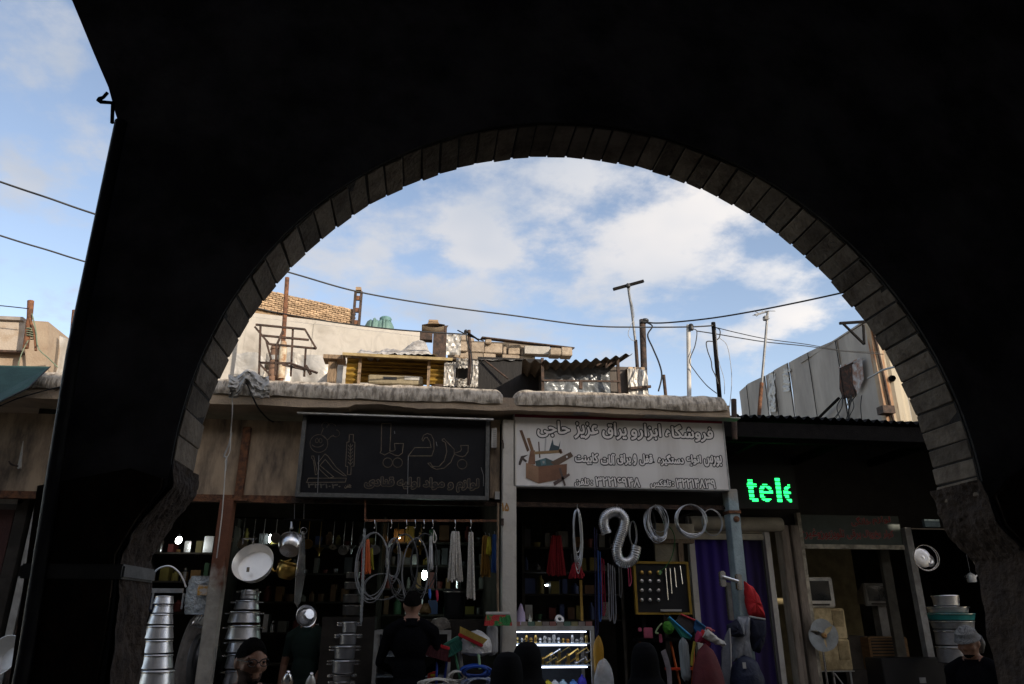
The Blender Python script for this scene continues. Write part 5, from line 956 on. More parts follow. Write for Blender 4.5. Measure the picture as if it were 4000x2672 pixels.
def hank(name, label, x0, x1, y0, y1, Y, mat, n=14, r=.006, cat='rope', tie=None, seed=0):
    rnd = random.Random(seed); t = thing(name, label, cat, P((x0+x1)/2, y1, Y)); xm = (x0+x1)/2
    mb = MB(); pts = []
    for i in range(n):
        u = (i+.5)/n; xa = xm+(x0+(x1-x0)*u-xm)*.5; xb = x0+(x1-x0)*u; yb = y1-rnd.uniform(0, 14); d = rnd.uniform(-.03, .03)
        seq = [P(xa, y0+4, Y+d), P((xa+xb)/2, (y0+y1)/2, Y+d-.01), P(xb, yb-6, Y+d)]
        if i % 2: seq = seq[::-1]
        pts += seq+([P(xb+2, yb, Y+d)] if i % 2 == 0 else [P(xa+1, y0, Y+d)])
    mb.tube(smoothpath(pts, 3), r, 6); mb.build('strands', mat, t, smooth=True)
    if tie:
        ya, yb, w = tie; q = P(xm, (ya+yb)/2, Y); hz = (P(xm, ya, Y).z-P(xm, yb, Y).z)/2; rr = mpp(xm, ya, Y)*w
        mb = MB(); mb.lathe([(rr*.9, -hz), (rr, -hz*.5), (rr*.95, 0), (rr, hz*.5), (rr*.9, hz)], q, n=14); mb.v = [Vector((v.x, Y+(v.y-Y)*.55, v.z)) for v in mb.v]; mb.build('binding', mat, t, smooth=True)
    mb = MB(); mb.tube(smoothpath([P(xm, y0+2, Y), P(xm+2, y0-8, Y-.02), P(xm, y0-16, Y-.02)], 3), .003, 5); mb.build('loop', WIREG, t); return t
ROPE = M('white rope', (.62, .58, .52), .85, scale=60, bump=.5, bscale=150)
a = b6(1045, 440); b = b6(1160, 805); hank('rope_hank', 'fat white rope hank hung at the right of the rail', a[0], b[0], a[1], b[1], 7.1, ROPE, 16, .0062, seed=1, tie=(2156, 2164, 24))
a = b6(1188, 450); b = b6(1250, 935); hank('rope_hank', 'slim white rope hank bound in the middle with a long loop', a[0], b[0], a[1], b[1], 7.1, ROPE, 12, .0058, seed=2, tie=(2210, 2262, 13))
a = b6(432, 500); b = b6(472, 750); hank('twine_hank', 'bright orange twine hank behind the left hose coil', a[0], b[0], a[1], b[1], 7.22, C('orange twine', (.72, .15, .04)), 16, .007, 'twine', seed=3)
a = b6(405, 480); b = b6(428, 640); hank('twine_hank', 'red twine hank left of the orange one', a[0], b[0], a[1]+30, b[1]+80, 7.27, C('red twine', (.35, .03, .03)), 10, .007, 'twine', seed=4)
a = b6(466, 560); b = b6(494, 715); hank('twine_hank', 'yellow green twine hank right behind the orange one', a[0], b[0], a[1], b[1], 7.3, C('yellow twine', (.42, .38, .04)), 10, .006, 'twine', seed=5)
a = b6(1290, 470); b = b6(1362, 770); hank('twine_hank', 'dark yellow and red twine hank by the centre post', a[0], b[0], a[1], b[1], 7.4, C('ochre twine', (.26, .13, .02)), 16, .008, 'twine', seed=6)
a = b6(1335, 475); b = b6(1372, 610); hank('twine_hank', 'bright yellow twine hank by the centre post', a[0], b[0], a[1], b[1], 7.36, C('lemon twine', (.5, .42, .03)), 10, .007, 'twine', seed=7)
a = b6(1372, 460); b = b6(1415, 735); hank('twine_hank', 'blue twine hank right beside the centre post', a[0], b[0], a[1], b[1], 7.36, C('blue twine', (.015, .07, .25)), 14, .008, 'twine', seed=8)
# soldering tool tubes
for i, (x, cA, yA, yB) in enumerate(((912, (.05, .16, .55), 860, 940), (966, (.55, .03, .08), 870, 955))):
    t = thing('screwdriver', ('blue' if i == 0 else 'red')+' handled long tool hanging among the hoses', 'tool', P(*b6(x, yB), 7.08)); mb = MB(); mb.tube([P(*b6(x-2, yA-190), 7.08), P(*b6(x, yA), 7.08)], .004, 6); mb.build('shank', STEEL, t); mb = MB(); mb.tube([P(*b6(x, yA), 7.08), P(*b6(x+2, (yA+yB)/2), 7.08), P(*b6(x+3, yB-8), 7.08)], [.011, .013, .008], 10); mb.build('handle', C('tool %d' % i, cA), t, smooth=True); mb = MB(); mb.tube([P(*b6(x+3, yB-8), 7.08), P(*b6(x+4, yB+4), 7.08)], .004, 6); mb.build('tip', GOLD, t)
hank('clear_tube_bundle', 'upright bundle of clear tubing with a white tag at the rail', *[b6(905, 470)[0], b6(938, 470)[0], b6(0, 470)[1], b6(0, 720)[1]], 7.1, M('bright clear tube', (.7, .7, .7), .25, .2), 6, .005, 'tubing', seed=9)
mb = MB(); pb(mb, *b6(912, 472), *b6(930, 502), 7.06, 7.07); single('price_tag', mb, WHITE, 'small white tag tied to the clear tubing', 'tag')
mb = MB(); mb.tube(smoothpath([P(*b6(*p), 7.08) for p in ((940, 420), (955, 450), (962, 490), (945, 515), (938, 480), (944, 430))], 4), .006, 6); single('cord_loop', mb, ROPE, 'small white cord loop hooked beside the clear tubing', 'cord', smooth=True)
# lamps that shine in the shops
def lamp(label, x, y, w, h, Y, col, s, tilt=0):
    t = thing('lit_bulb', label, 'lamp', P(x, y+h/2, Y)); k = mpp(x, y, Y); q = P(x, y, Y)
    mb = MB(); mb.ell((0, 0, 0), w*k/2, w*k/2, h*k/2, 14, 10); mb.v = [q+Matrix.Rotation(tilt, 3, 'Y')@v for v in mb.v]; mb.build('glass_bulb', emitter('bulb '+label[:12], col, s), t, smooth=True)
    mb = MB(); mb.lathe([(.012, 0), (.014, .03), (.01, .04), (0, .04)], q+Vector((0, 0, h*k/2-.006)), n=12); mb.build('socket', BLK, t); mb = MB(); mb.tube([q+Vector((0, 0, h*k/2+.03)), (q.x, q.y, 3.82)], .003, 5); mb.build('flex', WIRE, t)
lamp('bare white bulb glowing in the dark shop beside the left pier', 698, 2110, 24, 30, 8.6, (.95, 1, .95), 12, .3)
lamp('slim white lamp glowing behind the large pan', 1055, 2103, 9, 34, 9.2, (.85, 1, .9), 14)
lamp('greenish white lamp glowing behind the hose coils', 1658, 2246, 22, 36, 8.8, (.75, 1, .9), 15)
lamp('small warm lamp glowing high behind the hose coils', 1558, 2100, 12, 9, 9.3, (1, .62, .25), 14)
lamp('faint lamp deep in the tool shop', 2135, 2286, 14, 6, 9.6, (.8, .9, 1), 10)
# dim shelves with stock at the back of the shops
def shelves(label, x0, x1, ys, Y, seed, z):
    t = thing('stock_shelf', label, 'shelf', (P((x0+x1)/2, 2400, Y).x, Y, .4)); X0, X1 = P(x0, 2300, Y).x, P(x1, 2300, Y).x; rnd = random.Random(seed)
    for y in ys:
        zz = P((x0+x1)/2, y, Y).z; mb = MB(); mb.box(X0+.02, X1-.02, Y-.1, Y+.2, zz-.02, zz); mb.build('board', DARKIN, t)
    for x in (X0, X1):
        mb = MB(); mb.box(x-.018, x+.018, Y-.12, Y+.22, .4, P(x0, ys[0], Y).z+.3); mb.build('upright', DARKIN, t)
    return X0, X1
rndg = random.Random(5)
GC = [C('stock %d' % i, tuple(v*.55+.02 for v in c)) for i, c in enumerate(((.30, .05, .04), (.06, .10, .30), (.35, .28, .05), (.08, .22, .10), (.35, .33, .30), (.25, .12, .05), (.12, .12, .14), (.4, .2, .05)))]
CN = ['dark red', 'blue', 'yellow', 'green', 'pale grey', 'brown', 'charcoal', 'orange', 'aluminium', 'steel']
def nth(i): return ['first', 'second', 'third', 'fourth', 'fifth', 'sixth', 'seventh', 'eighth', 'ninth', 'tenth', 'eleventh', 'twelfth', 'thirteenth', 'fourteenth', 'fifteenth', 'sixteenth', 'seventeenth', 'eighteenth', 'nineteenth', 'twentieth'][i]
def stock(x0, x1, ys, Y, where, grp):
    for iy, y in enumerate(ys):
        x = x0+8; ix = 0
        while x < x1-24:
            w = rndg.uniform(16, 40); h = rndg.uniform(26, 70); q = P(x+w/2, y, Y); k = mpp(x, y, Y)
            mb = MB(); kind = rndg.random()
            if kind < .5: mb.box(q.x-w*k/2, q.x+w*k/2, Y-.06, Y+.12, q.z+.002, q.z+h*k)
            elif kind < .8: mb.lathe([(0, .002), (w*k*.45, .002), (w*k*.45, h*k*.7), (w*k*.2, h*k*.85), (w*k*.2, h*k), (0, h*k)], (q.x, Y, q.z), n=14)
            else: mb.lathe([(0, .002), (w*k*.35, .002), (w*k*.48, h*k*.5), (w*k*.45, h*k*.5), (0, .02)], (q.x, Y, q.z), n=14)
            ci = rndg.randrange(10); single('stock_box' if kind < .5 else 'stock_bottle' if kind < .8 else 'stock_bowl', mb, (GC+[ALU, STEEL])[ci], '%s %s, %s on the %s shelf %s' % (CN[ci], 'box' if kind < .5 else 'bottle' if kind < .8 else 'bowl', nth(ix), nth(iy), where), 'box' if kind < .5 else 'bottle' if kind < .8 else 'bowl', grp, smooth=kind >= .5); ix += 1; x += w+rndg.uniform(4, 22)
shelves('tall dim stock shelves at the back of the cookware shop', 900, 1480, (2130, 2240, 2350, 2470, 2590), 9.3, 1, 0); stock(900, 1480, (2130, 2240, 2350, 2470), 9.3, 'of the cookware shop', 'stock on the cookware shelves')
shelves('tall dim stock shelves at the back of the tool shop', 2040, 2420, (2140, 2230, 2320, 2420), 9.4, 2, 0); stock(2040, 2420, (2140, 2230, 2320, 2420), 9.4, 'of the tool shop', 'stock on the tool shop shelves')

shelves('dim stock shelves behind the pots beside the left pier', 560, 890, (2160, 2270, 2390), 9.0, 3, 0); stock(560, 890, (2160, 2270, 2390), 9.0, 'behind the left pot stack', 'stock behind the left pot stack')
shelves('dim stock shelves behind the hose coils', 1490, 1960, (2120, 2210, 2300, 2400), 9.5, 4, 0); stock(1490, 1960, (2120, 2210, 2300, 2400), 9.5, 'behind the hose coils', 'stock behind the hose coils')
# small ladles, strainers and funnels hung in the cookware shop
lr = thing('ladle_rail', 'thin rail of hanging ladles deep in the cookware shop', 'rail', P(1260, 2010, 8.3)); mb = MB(); mb.tube([P(905, 2020, 8.3), P(1700, 2045, 8.3)], .008, 6); mb.build('bar', BLACKST, lr)
for i in range(18):
    x = 915+i*43+rndg.uniform(-8, 8); q = P(x, 2022+(x-905)*.031, 8.3); L_ = rndg.uniform(.16, .30); kd = i % 3; t = thing('hanging_utensil', '%s %s, %s from left on the deep ladle rail' % (['steel', 'steel', 'brass'][(i//3) % 3], ['ladle', 'strainer', 'funnel'][kd], nth(i)), ['ladle', 'strainer', 'funnel'][kd], q-Vector((0, 0, L_+.05)), 'utensils on the deep ladle rail'); mu = [STEEL, ALU, GOLD][(i//3) % 3]
    mb = MB(); mb.tube([q, q-Vector((0, 0, L_))], .004, 6); mb.build('handle', mu, t); b_ = q-Vector((0, 0, L_+.03)); mb = MB()
    if kd == 0: mb.lathe([(0, -.03), (.03, -.022), (.042, 0), (.038, 0), (0, -.024)], b_, (.2, -.7, .7), 16)
    elif kd == 1: mb.lathe([(0, .0), (.05, 0), (.055, .012), (.05, .004), (0, .004)], b_, (.1, -1, .2), 18)
    else: mb.lathe([(.008, -.06), (.012, -.02), (.05, .03), (.054, .03), (.01, -.02)], b_, (0, 0, 1), 16)
    mb.build('bowl', mu, t, smooth=True)

# ------------------------------------------------------------------ brooms, cases and coils in front of the centre
def case(name, label, x0, x1, y0, y1, Y, depth, shelf_ys, fmat, lit):
    t = thing(name, label, 'display case', (P((x0+x1)/2, y1, Y).x, Y, .4)); X0, X1 = P(x0, (y0+y1)/2, Y).x, P(x1, (y0+y1)/2, Y).x; zt = P((x0+x1)/2, y0, Y).z; w = .035
    for x in (X0, X1-w):
        for yy in (Y, Y+depth-w):
            mb = MB(); mb.box(x, x+w, yy, yy+w, .4, zt-w-.0005); mb.build('upright', fmat, t)
    for yy in (Y, Y+depth-w):
        mb = MB(); mb.box(X0, X1, yy-.003, yy+w, zt-w, zt); mb.build('top_rail', fmat, t)
    mb = MB(); mb.box(X0+w, X1-w, Y+w+.001, Y+depth-w-.001, zt-.018, zt-.006); mb.build('top_glass', M('case glass', (.6, .65, .65), .05, alpha=.25), t)
    mb = MB(); mb.box(X0+w, X1-w, Y+depth-.012, Y+depth-.004, .42, zt-w-.002); mb.build('rear_panel', M('case rear panel', (.10, .11, .13), .6), t)
    for i, sy in enumerate(shelf_ys):
        z = P((x0+x1)/2, sy, Y+.05).z; mb = MB(); mb.box(X0+.001, X1-.001, Y+w+.004, Y+depth-.014, z-.01, z); mb.build('shelf', M('shelf glass', (.25, .28, .30), .15), t)
    if lit:
        for sy in lit:
            z = P((x0+x1)/2, sy, Y+.03).z; mb = MB(); mb.box(X0+w+.01, X1-w-.04, Y+.012, Y+.024, z-.005, z+.005); mb.build('light_strip', emitter('case strip light', (.70, .80, 1.0), 2.6), t)
    return t, X0, X1, zt
case('lit_display_case', 'glass counter case with white light strips full of door handles', 1965, 2325, 2446, 2700, 7.3, .5, (2512, 2598, 2690), GREYP, (2468, 2520, 2606))
case('dim_display_case', 'unlit glass counter case behind the black clad shopper', 1456, 1760, 2462, 2700, 7.4, .45, (2560, 2640), GREYP, None)
# things in the lit case
rnh = random.Random(9); HM = [GOLD, STEEL, M('antique brass', (.45, .33, .12), .35, 1.), GOLD]
spots = [(1650+0, 0)]
for i, (x, y) in enumerate(((2120, 2575), (2150, 2560), (2185, 2552), (2220, 2560), (2255, 2555), (2290, 2552), (2135, 2592), (2175, 2590), (2215, 2594), (2250, 2592), (2288, 2590))):
    t = thing('door_handle', ['brass', 'steel', 'antique brass', 'brass'][i % 4]+' door handle on the lit middle shelf, number %s from the left' % (['one', 'two', 'three', 'four', 'five', 'six', 'seven', 'eight', 'nine', 'ten', 'eleven'][sorted(range(11), key=lambda k: (2120, 2150, 2185, 2220, 2255, 2290, 2135, 2175, 2215, 2250, 2288)[k]).index(i)]), 'door handle', P(x, 2597, 7.45), 'door handles in the lit case'); Y = 7.42+.05*(i % 3)
    m_ = HM[i % 4]; q = P(x, y, Y); q2 = P(x+38, y-26, Y); mb = MB(); mb.tube([q, q2, q2+Vector((.012, -.01, -.03))], .008, 8); mb.build('lever', m_, t, smooth=True)
    mb = MB(); z0 = P(x, 2597, Y).z+.001; mb.box(q.x-.014, q.x+.014, Y, Y+.012, z0, q.z+.02); mb.build('plate', m_, t)
for i in range(16):
    x = 2020+i*18; q = P(x, 2511, 7.45); h = rnh.uniform(.03, .075); mb = MB(); mb.lathe([(0, .001), (.018, .001), (.012, h*.3), (.02, h*.6), (.012, h), (0, h)], q, n=12); ki = rnh.randrange(7); single('cabinet_knob', mb, (HM+[ALU, WHITE, C('amber', (.6, .25, .04))])[ki], '%s cabinet knob, %s from left on the top shelf of the lit case' % (['brass', 'steel', 'antique brass', 'brass', 'aluminium', 'white', 'amber'][ki], nth(i)), 'knob', 'cabinet knobs in the lit case', smooth=True)
for i, (x, c, lab) in enumerate(((2140, (.6, .5, .03), 'yellow tube standing on the bottom shelf of the lit case'), (2168, (.6, .62, .65), 'white pot on the bottom shelf of the lit case'), (2200, (.35, .5, .6), 'pale blue packet on the bottom shelf of the lit case'), (2240, (.1, .25, .6), 'blue packet on the bottom shelf of the lit case'), (2275, (.06, .05, .5), 'violet blue bottle at the right of the lit case'))):
    q = P(x, 2689, 7.42); h = P(x, 2655-(20 if i == 4 else 0), 7.42).z-q.z; mb = MB(); mb.lathe([(0, .001), (.04, .001), (.042, h*.5), (.03, h*.75), (.014, h*.85), (.014, h), (0, h)], q, n=14); single('bottle', mb, C('case good %d' % i, c), lab, 'bottle', smooth=True)
# on the counter of the lit case
for i, (x, w, h, c, lab) in enumerate(((2035, 34, 78, (.42, .34, .48), 'tall lilac plastic bag standing on the lit counter by the post'), (2070, 14, 40, (.5, .5, .42), 'pale glue bottle with pointed tip on the lit counter'), (2105, 10, 14, (.7, .7, .7), 'tiny steel cup on the lit counter'), (2010, 16, 22, (.5, .06, .05), 'red tin on the lit counter beside the post'))):
    q = P(x, 2441, 7.5); k = mpp(x, 2400, 7.5); mb = MB(); prof = [(0, .001), (w*k*.5, .001), (w*k*.5, h*k*.55), (w*k*.3, h*k*.7), (w*k*.1, h*k*.95), (0, h*k)] if i < 2 else [(0, .001), (w*k*.5, .001), (w*k*.5, h*k), (w*k*.4, h*k), (0, h*k*.9)]; mb.lathe(prof, q, n=16); mb.v = [v+Vector((.01*nz(v*30), 0, 0)) for v in mb.v]; single('counter_item', mb, C('counter %d' % i, c), lab, 'goods', smooth=True)
t = thing('tape_roll', 'clear tape roll lying on the lit counter', 'tape', P(2190, 2436, 7.5)); mb = MB(); mb.lathe([(.02, -.012), (.045, -.012), (.045, .012), (.02, .012), (.02, -.012)], P(2185, 2420, 7.5), (.2, -.8, .5), 24); mb.build('roll', ALUW, t, smooth=True)
for i in range(11):
    x = 2005+i*28; q = P(x+13, 2440, 7.33); k = mpp(x, 2440, 7.33); mb = MB(); mb.box(q.x-12.5*k, q.x+12.5*k, 7.30, 7.306, P(x, 2446, 7.3).z+.001, P(x, 2428, 7.3).z); single('price_card', mb, C('card %d' % (i % 5), ((.3, .14, .12), (.34, .30, .26), (.12, .2, .16), (.30, .27, .14), (.26, .22, .2))[i % 5]), '%s card, %s from left along the lit counter edge' % (['maroon', 'beige', 'dark green', 'olive', 'brown'][i % 5], nth(i)), 'card', 'cards along the counter edge')
# yellow ruler post
mb = MB(); pb(mb, *c4(1178, 60), *c4(1212, 650), 7.5, 7.52); single('wooden_ruler', mb, C('ruler ochre', (.40, .24, .05)), 'yellow wooden rule standing on the right of the lit counter', 'ruler')
sack('yellow_sack', 'yellow cloth bag hanging beside the lit case', 'bag', 2322, 2362, 2485, 2640, 7.25, C('sack yellow', (.42, .22, .02)), 4, .6)
sack('clear_bag', 'translucent plastic bag slumped at the corner of the lit case', 'bag', 2325, 2400, 2575, 2720, 7.0, PLAS, 8, .4)
# hanging hoses and brushes right of the case
for i, (x, c, y0, y1) in enumerate(((2322, (.03, .03, .08), 2060, 2480), (2336, (.05, .12, .35), 2150, 2420), (2350, (.30, .02, .05), 2180, 2400), (2375, (.3, .3, .32), 2200, 2420), (2392, (.3, .3, .32), 2210, 2430), (2452, (.4, .05, .1), 2190, 2290), (2415, (.12, .12, .12), 2140, 2330))):
    lab = ['black', 'blue', 'crimson', 'pale grey', 'second pale grey', 'pink', 'charcoal'][i]+' flexible hose hanging right of the lit case'
    mb = MB(); mb.tube(smoothpath([P(x, y0, 7.45), P(x+3, (y0+y1)/2, 7.43), P(x+6, y1, 7.45), P(x+14, y1-20, 7.47), P(x+12, (y0+y1)/2, 7.48), P(x+8, y0+5, 7.46)], 5), .006, 6); single('hose', mb, C('hose %d' % i, c, .35), lab, 'hose', smooth=True)
for i, (a, b, y0, y1, c) in enumerate(((2135, 2210, 2095, 2250, (.22, .008, .012)), (2222, 2282, 2200, 2262, (.35, .02, .03)))):
    hank('string_mop', ('large dark red' if i == 0 else 'small bright red')+' string mop head hanging in the tool shop', a, b, y0, y1, 7.6-.2*i, C('mop %d' % i, c, .8), 22, .007, 'mop', seed=20+i)
# wire coils and duct under the white sign
WIR = M('bright galvanised wire', (.6, .61, .64), .28, 1., var=.1)
coil('wire_coil', 'edge on coil of bright wire at the left under the white sign', *b7(722, 390), 14, 98, 7.15, 10, .0035, WIR, 'wire', .06, .22, 11)
coil('wire_coil', 'oval coil of bright wire right of the duct', *b7(1350, 290), 38, 62, 7.2, 12, .0035, WIR, 'wire', .10, .22, 12, rot=.12)
coil('wire_coil', 'big round coil of wire beside the blue post', *b7(1625, 268), 58, 58, 7.12, 13, .0032, WIR, 'wire', .04, .09, 13)
coil('wire_coil', 'thin round coil of wire partly behind the blue post', *b7(1790, 285), 38, 48, 7.22, 3, .004, WIR, 'wire', .02, .05, 14)
coil('wire_coil', 'small dim coil of wire hidden behind the duct', *b7(1165, 370), 14, 44, 7.5, 5, .004, WIR, 'wire', .03, .1, 15)
coil('wire_coil', 'dark oval coil of cable behind the bright oval one', *b7(1300, 300), 20, 55, 7.4, 4, .006, DKH, 'cable', .03, .1, 16)
pts = smoothpath([P(*b7(*p), 7.05) for p in ((955, 375), (932, 310), (940, 245), (990, 208), (1050, 208), (1092, 260), (1085, 330), (1058, 410), (1035, 500), (1052, 580), (1110, 605), (1165, 570), (1188, 478))], 22)
dct = thing('flexible_duct', 'silver flexible duct bent like a letter S under the white sign', 'duct', P(*b7(1110, 625), 7.05))
rads = [.047+(.005 if i % 4 < 2 else 0) for i in range(len(pts))]; mb = MB(); mb.tube(pts, rads, 20, caps=False); mb.build('ribbed_tube', M('bright ribbed foil', (.6, .6, .61), .38, 1., var=.05, bump=.05), dct, smooth=False)
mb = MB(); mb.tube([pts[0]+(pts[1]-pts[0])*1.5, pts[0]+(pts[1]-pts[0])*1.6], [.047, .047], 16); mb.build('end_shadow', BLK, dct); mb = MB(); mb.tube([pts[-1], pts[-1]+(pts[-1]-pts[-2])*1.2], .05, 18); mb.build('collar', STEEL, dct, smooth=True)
t = thing('hook_rail', 'thin rail behind the white sign holding wire coils and the duct', 'rail', P(2500, 1975, 7.3)); mb = MB(); mb.tube([P(2020, 1962, 7.25), P(2840, 1985, 7.25)], .01, 8); mb.build('bar', BLACKST, t)
for i, (x, y) in enumerate(((2255, 1992), (2410, 1990), (2560, 1985), (2700, 1972))):
    mb = MB(); mb.tube([P(x, 1970, 7.24), P(x, y+6, 7.12)], .003, 5); mb.build('hanger_wire', WIREG, t)
# board of knobs
kb = thing('knob_board', 'black sample board of shiny knobs and bar handles in a yellow frame', 'board', P(*b7(1390, 1000), 7.7)); X0, X1, Z0, Z1 = pb(MB(), *b7(1195, 615), *b7(1600, 1000), 7.7, 7.73)
mb = MB(); mb.box(X0, X1, 7.72, 7.74, Z0, Z1); mb.build('board', BLK, kb)
YF = C('board frame yellow', (.36, .22, .03))
for a in ((X0-.025, X0-.0005, Z0-.02, Z1+.025), (X1+.0005, X1+.025, Z0-.02, Z1+.025), (X0, X1, Z1+.001, Z1+.025), (X0, X1, Z0-.02, Z0-.001)):
    mb = MB(); mb.box(a[0], a[1], 7.70, 7.745, a[2], a[3]); mb.build('frame', YF, kb)
for r, y in enumerate((685, 752, 826, 902)):
    for c_, x in enumerate((1228, 1292, 1360)):
        mb = MB(); mb.lathe([(0, .035), (.018, .03), (.022, .02), (.01, .008), (.016, 0)], P(*b7(x, y), 7.72), (0, -1, 0), 14); mb.build('knob', GOLD if r == 0 else STEEL, kb, smooth=True)
for x0, y0, x1, y1 in ((1420, 650, 1440, 900), (1455, 650, 1470, 850), (1490, 645, 1505, 800), (1535, 630, 1555, 775)):
    mb = MB(); mb.tube([P(*b7(x0, y0), 7.69), P(*b7(x1, y1), 7.69)], .007, 8); mb.build('bar_handle', STEEL, kb, smooth=True)
mb = MB(); pb(mb, *b7(1385, 975), *b7(1550, 992), 7.68, 7.70); mb.build('label_strip', WHITE, kb)
mb = MB(); mb.add([P(*b7(*p), 7.66) for p in ((1380, 660), (1398, 680), (1380, 702), (1364, 682))]+[P(*b7(*p), 7.664) for p in ((1380, 660), (1398, 680), (1380, 702), (1364, 682))], [(0, 1, 2, 3), (4, 5, 6, 7), (0, 1, 5, 4), (1, 2, 6, 5), (2, 3, 7, 6), (3, 0, 4, 7)]); mb.build('green_tag', C('tag green', (.2, .4, .15)), kb)
t = thing('board_stand', 'dark trestle carrying the knob board', 'stand', (P(*b7(1390, 1000), 7.8).x, 7.8, .4)); mb = MB(); mb.box(X0+.05, X0+.09, 7.76, 7.80, .4, Z1); mb.build('leg', BLACKST, t); mb = MB(); mb.box(X1-.09, X1-.05, 7.76, 7.80, .4, Z1); mb.build('leg', BLACKST, t)
# beige window behind
bwn = thing('beige_cabinet', 'beige cabinet door with a wooden frame above the knob board', 'cabinet', P(2640, 2200, 8.2)); mb = MB(); pb(mb, 2555, 2045, 2712, 2105, 8.2, 8.25); mb.build('door', M('dull beige', (.36, .31, .22), .7), bwn); mb = MB(); pb(mb, 2560, 2122, 2650, 2200, 8.2, 8.25); mb.build('door', M('dull beige', (.36, .31, .22), .7), bwn); mb = MB(); pb(mb, 2555, 2106, 2712, 2121, 8.17, 8.26); mb.build('rail', WOOD, bwn); mb = MB(); pb(mb, 2655, 2122, 2675, 2300, 8.17, 8.26); mb.build('stile', WOOD, bwn)
mb = MB(); mb.tube(smoothpath([P(*b7(*p), 7.66) for p in ((1430, 300), (1475, 350), (1495, 430), (1470, 560), (1420, 640), (1385, 665))], 6), .005, 6); single('thin_green_cable', mb, C('green cord', (.04, .18, .05)), 'thin green cord arching over the knob board', 'cord', smooth=True)
# brooms and dustpans
def broom(label, head, hw, hl, mat, bmat, handle, hmat, Y, ang=0., group=None, bl=.09):
    """head centre px, half width px, bristle direction px vector (dx,dy)"""
    t = thing('broom', label, 'broom', P(handle[-1][0], handle[-1][1], Y), group); c = P(*head, Y); k = mpp(*head, Y); d = Vector((math.cos(ang), 0, -math.sin(ang))); n = Vector((math.sin(ang), 0, math.cos(ang)))
    mb = MB(); mb.beam(c-d*hw*k, c+d*hw*k, .05, .028, up=n); mb.build('head', mat, t, bevel=.006)
    mb = MB(); pts_ = []
    w0, w1 = hw*k*.95, hw*k*1.12; s = hl
    mb.grid(lambda u, v: c+d*((w0+(w1-w0)*v)*(2*u-1))+n*(-s*(.014+bl*v))+Vector((0, .035*(-1), 0))*(1+v*.3)+Vector((.004*nz((u*60, v, 1)), .006*nz((u*40, 0, v)), .006*nz((u*80, 1, v)))), 40, 4)
    mb.grid(lambda u, v: c+d*((w0+(w1-w0)*v)*(2*u-1))+n*(-s*(.014+bl*v))+Vector((0, .03, 0))*(1+v*.3), 40, 4); mb.build('bristles', bmat, t)
    mb = MB(); mb.tube([P(x, y, Y) for x, y in handle], .011, 8); mb.build('handle', hmat, t, smooth=True); return t
t = broom('upside down broom with red and green bristles tied to the centre post', (1945, 2396), 48, 1, C('broom white', (.6, .58, .54)), M('red and green bristles', (.04, .22, .06), .8, scale=9, bump=.6, bscale=120, col2=(.5, .04, .04), thr=(.48, .52)), [(1945, 2398), (1943, 2200), (1946, 1965)], WOOD, 7.0, 0)
RED_ = C('broom red', (.62, .03, .04)); BLUE_ = C('broom blue', (.03, .06, .35))
broom('broom with red head and dark bristles on a blue handle', c3(1020, 1010), 44, 1, RED_, C('dark bristles', (.05, .008, .01), .9), [c3(1000, 1030), c3(985, 1480), c3(980, 1700)], BLUE_, 6.95, .27)
broom('second blue handled broom half hidden behind the red one', c3(1100, 1040), 30, 1, RED_, C('maroon bristles', (.12, .01, .015), .9), [c3(1160, 1060), c3(1100, 1500), c3(1090, 1700)], BLUE_, 7.02, .2)
broom('broom with green head leaning on the dim case', c3(1200, 950), 34, 1, C('broom green', (.04, .20, .14)), C('green bristles', (.03, .14, .10), .9), [c3(1220, 970), c3(1310, 1390), c3(1340, 1650)], C('broom mint', (.12, .36, .2)), 7.0, -.5)
broom('broom with yellow and red head wrapped in clear plastic', c3(1480, 930), 52, -1, RED_, C('yellow bristles', (.50, .34, .08), .9), [c3(1500, 960), c3(1600, 1160), c3(1615, 1350)], C('pale green handle', (.3, .48, .3)), 6.9, .42, bl=.05)
sack('plastic_wrap', 'crumpled clear plastic over the yellow and red broom', 'plastic bag', c3(1330, 0)[0], c3(1790, 0)[0], c3(0, 790)[1], c3(0, 1160)[1], 7.0, M('frosted plastic', (.62, .60, .58), .35, scale=12, bump=.9, bscale=25, col2=(.38, .36, .35)), 12, .3)
sack('bristle_bundle', 'pale broom bristles hanging below the red and green broom', 'bristles', 1900, 1945, 2438, 2560, 7.03, M('pale bristles', (.34, .33, .33), .9, scale=20, bump=.6, bscale=60, stretch=(4, 1, .3)), 5, .75)
mb = MB(); mb.tube([P(*c3(1300, 1000), 7.05), P(*c3(1345, 1350), 7.05), P(*c3(1360, 1700), 7.05)], .022, 10); single('white_pipe', mb, WHITE, 'white plastic pipe standing behind the green broom', 'pipe', smooth=True)
coil('blue_hose', 'thick coil of blue hose at the foot of the centre post', *c3(1555, 1390), 52, 22, 6.85, 12, .010, C('hose blue', (.01, .05, .28), .35), 'hose', .16, .30, 31)
coil('white_rope_coil', 'white rope coil at the bottom edge before the shopper', *c3(1000, 1570), 56, 18, 6.8, 14, .006, ROPE, 'rope', .12, .45, 32)
coil('white_rope_coil', 'white rope coil under the green broom', *c3(1280, 1480), 26, 24, 6.9, 14, .006, ROPE, 'rope', .08, .45, 33)
coil('white_rope_coil', 'blue and white rope coil under the blue hose', *c3(1600, 1560), 52, 20, 6.8, 14, .006, M('blue flecked rope', (.50, .52, .56), .8, scale=40, col2=(.1, .14, .3)), 'rope', .12, .45, 34)
q = P(1790, 2712, 6.9); mb = MB(); mb.box(P(1640, 2712, 6.8).x, P(1930, 2712, 6.8).x, 6.65, 7.1, 0, q.z); single('display_plinth', mb, WOOD, 'low plinth carrying the hose and rope coils', 'plinth')
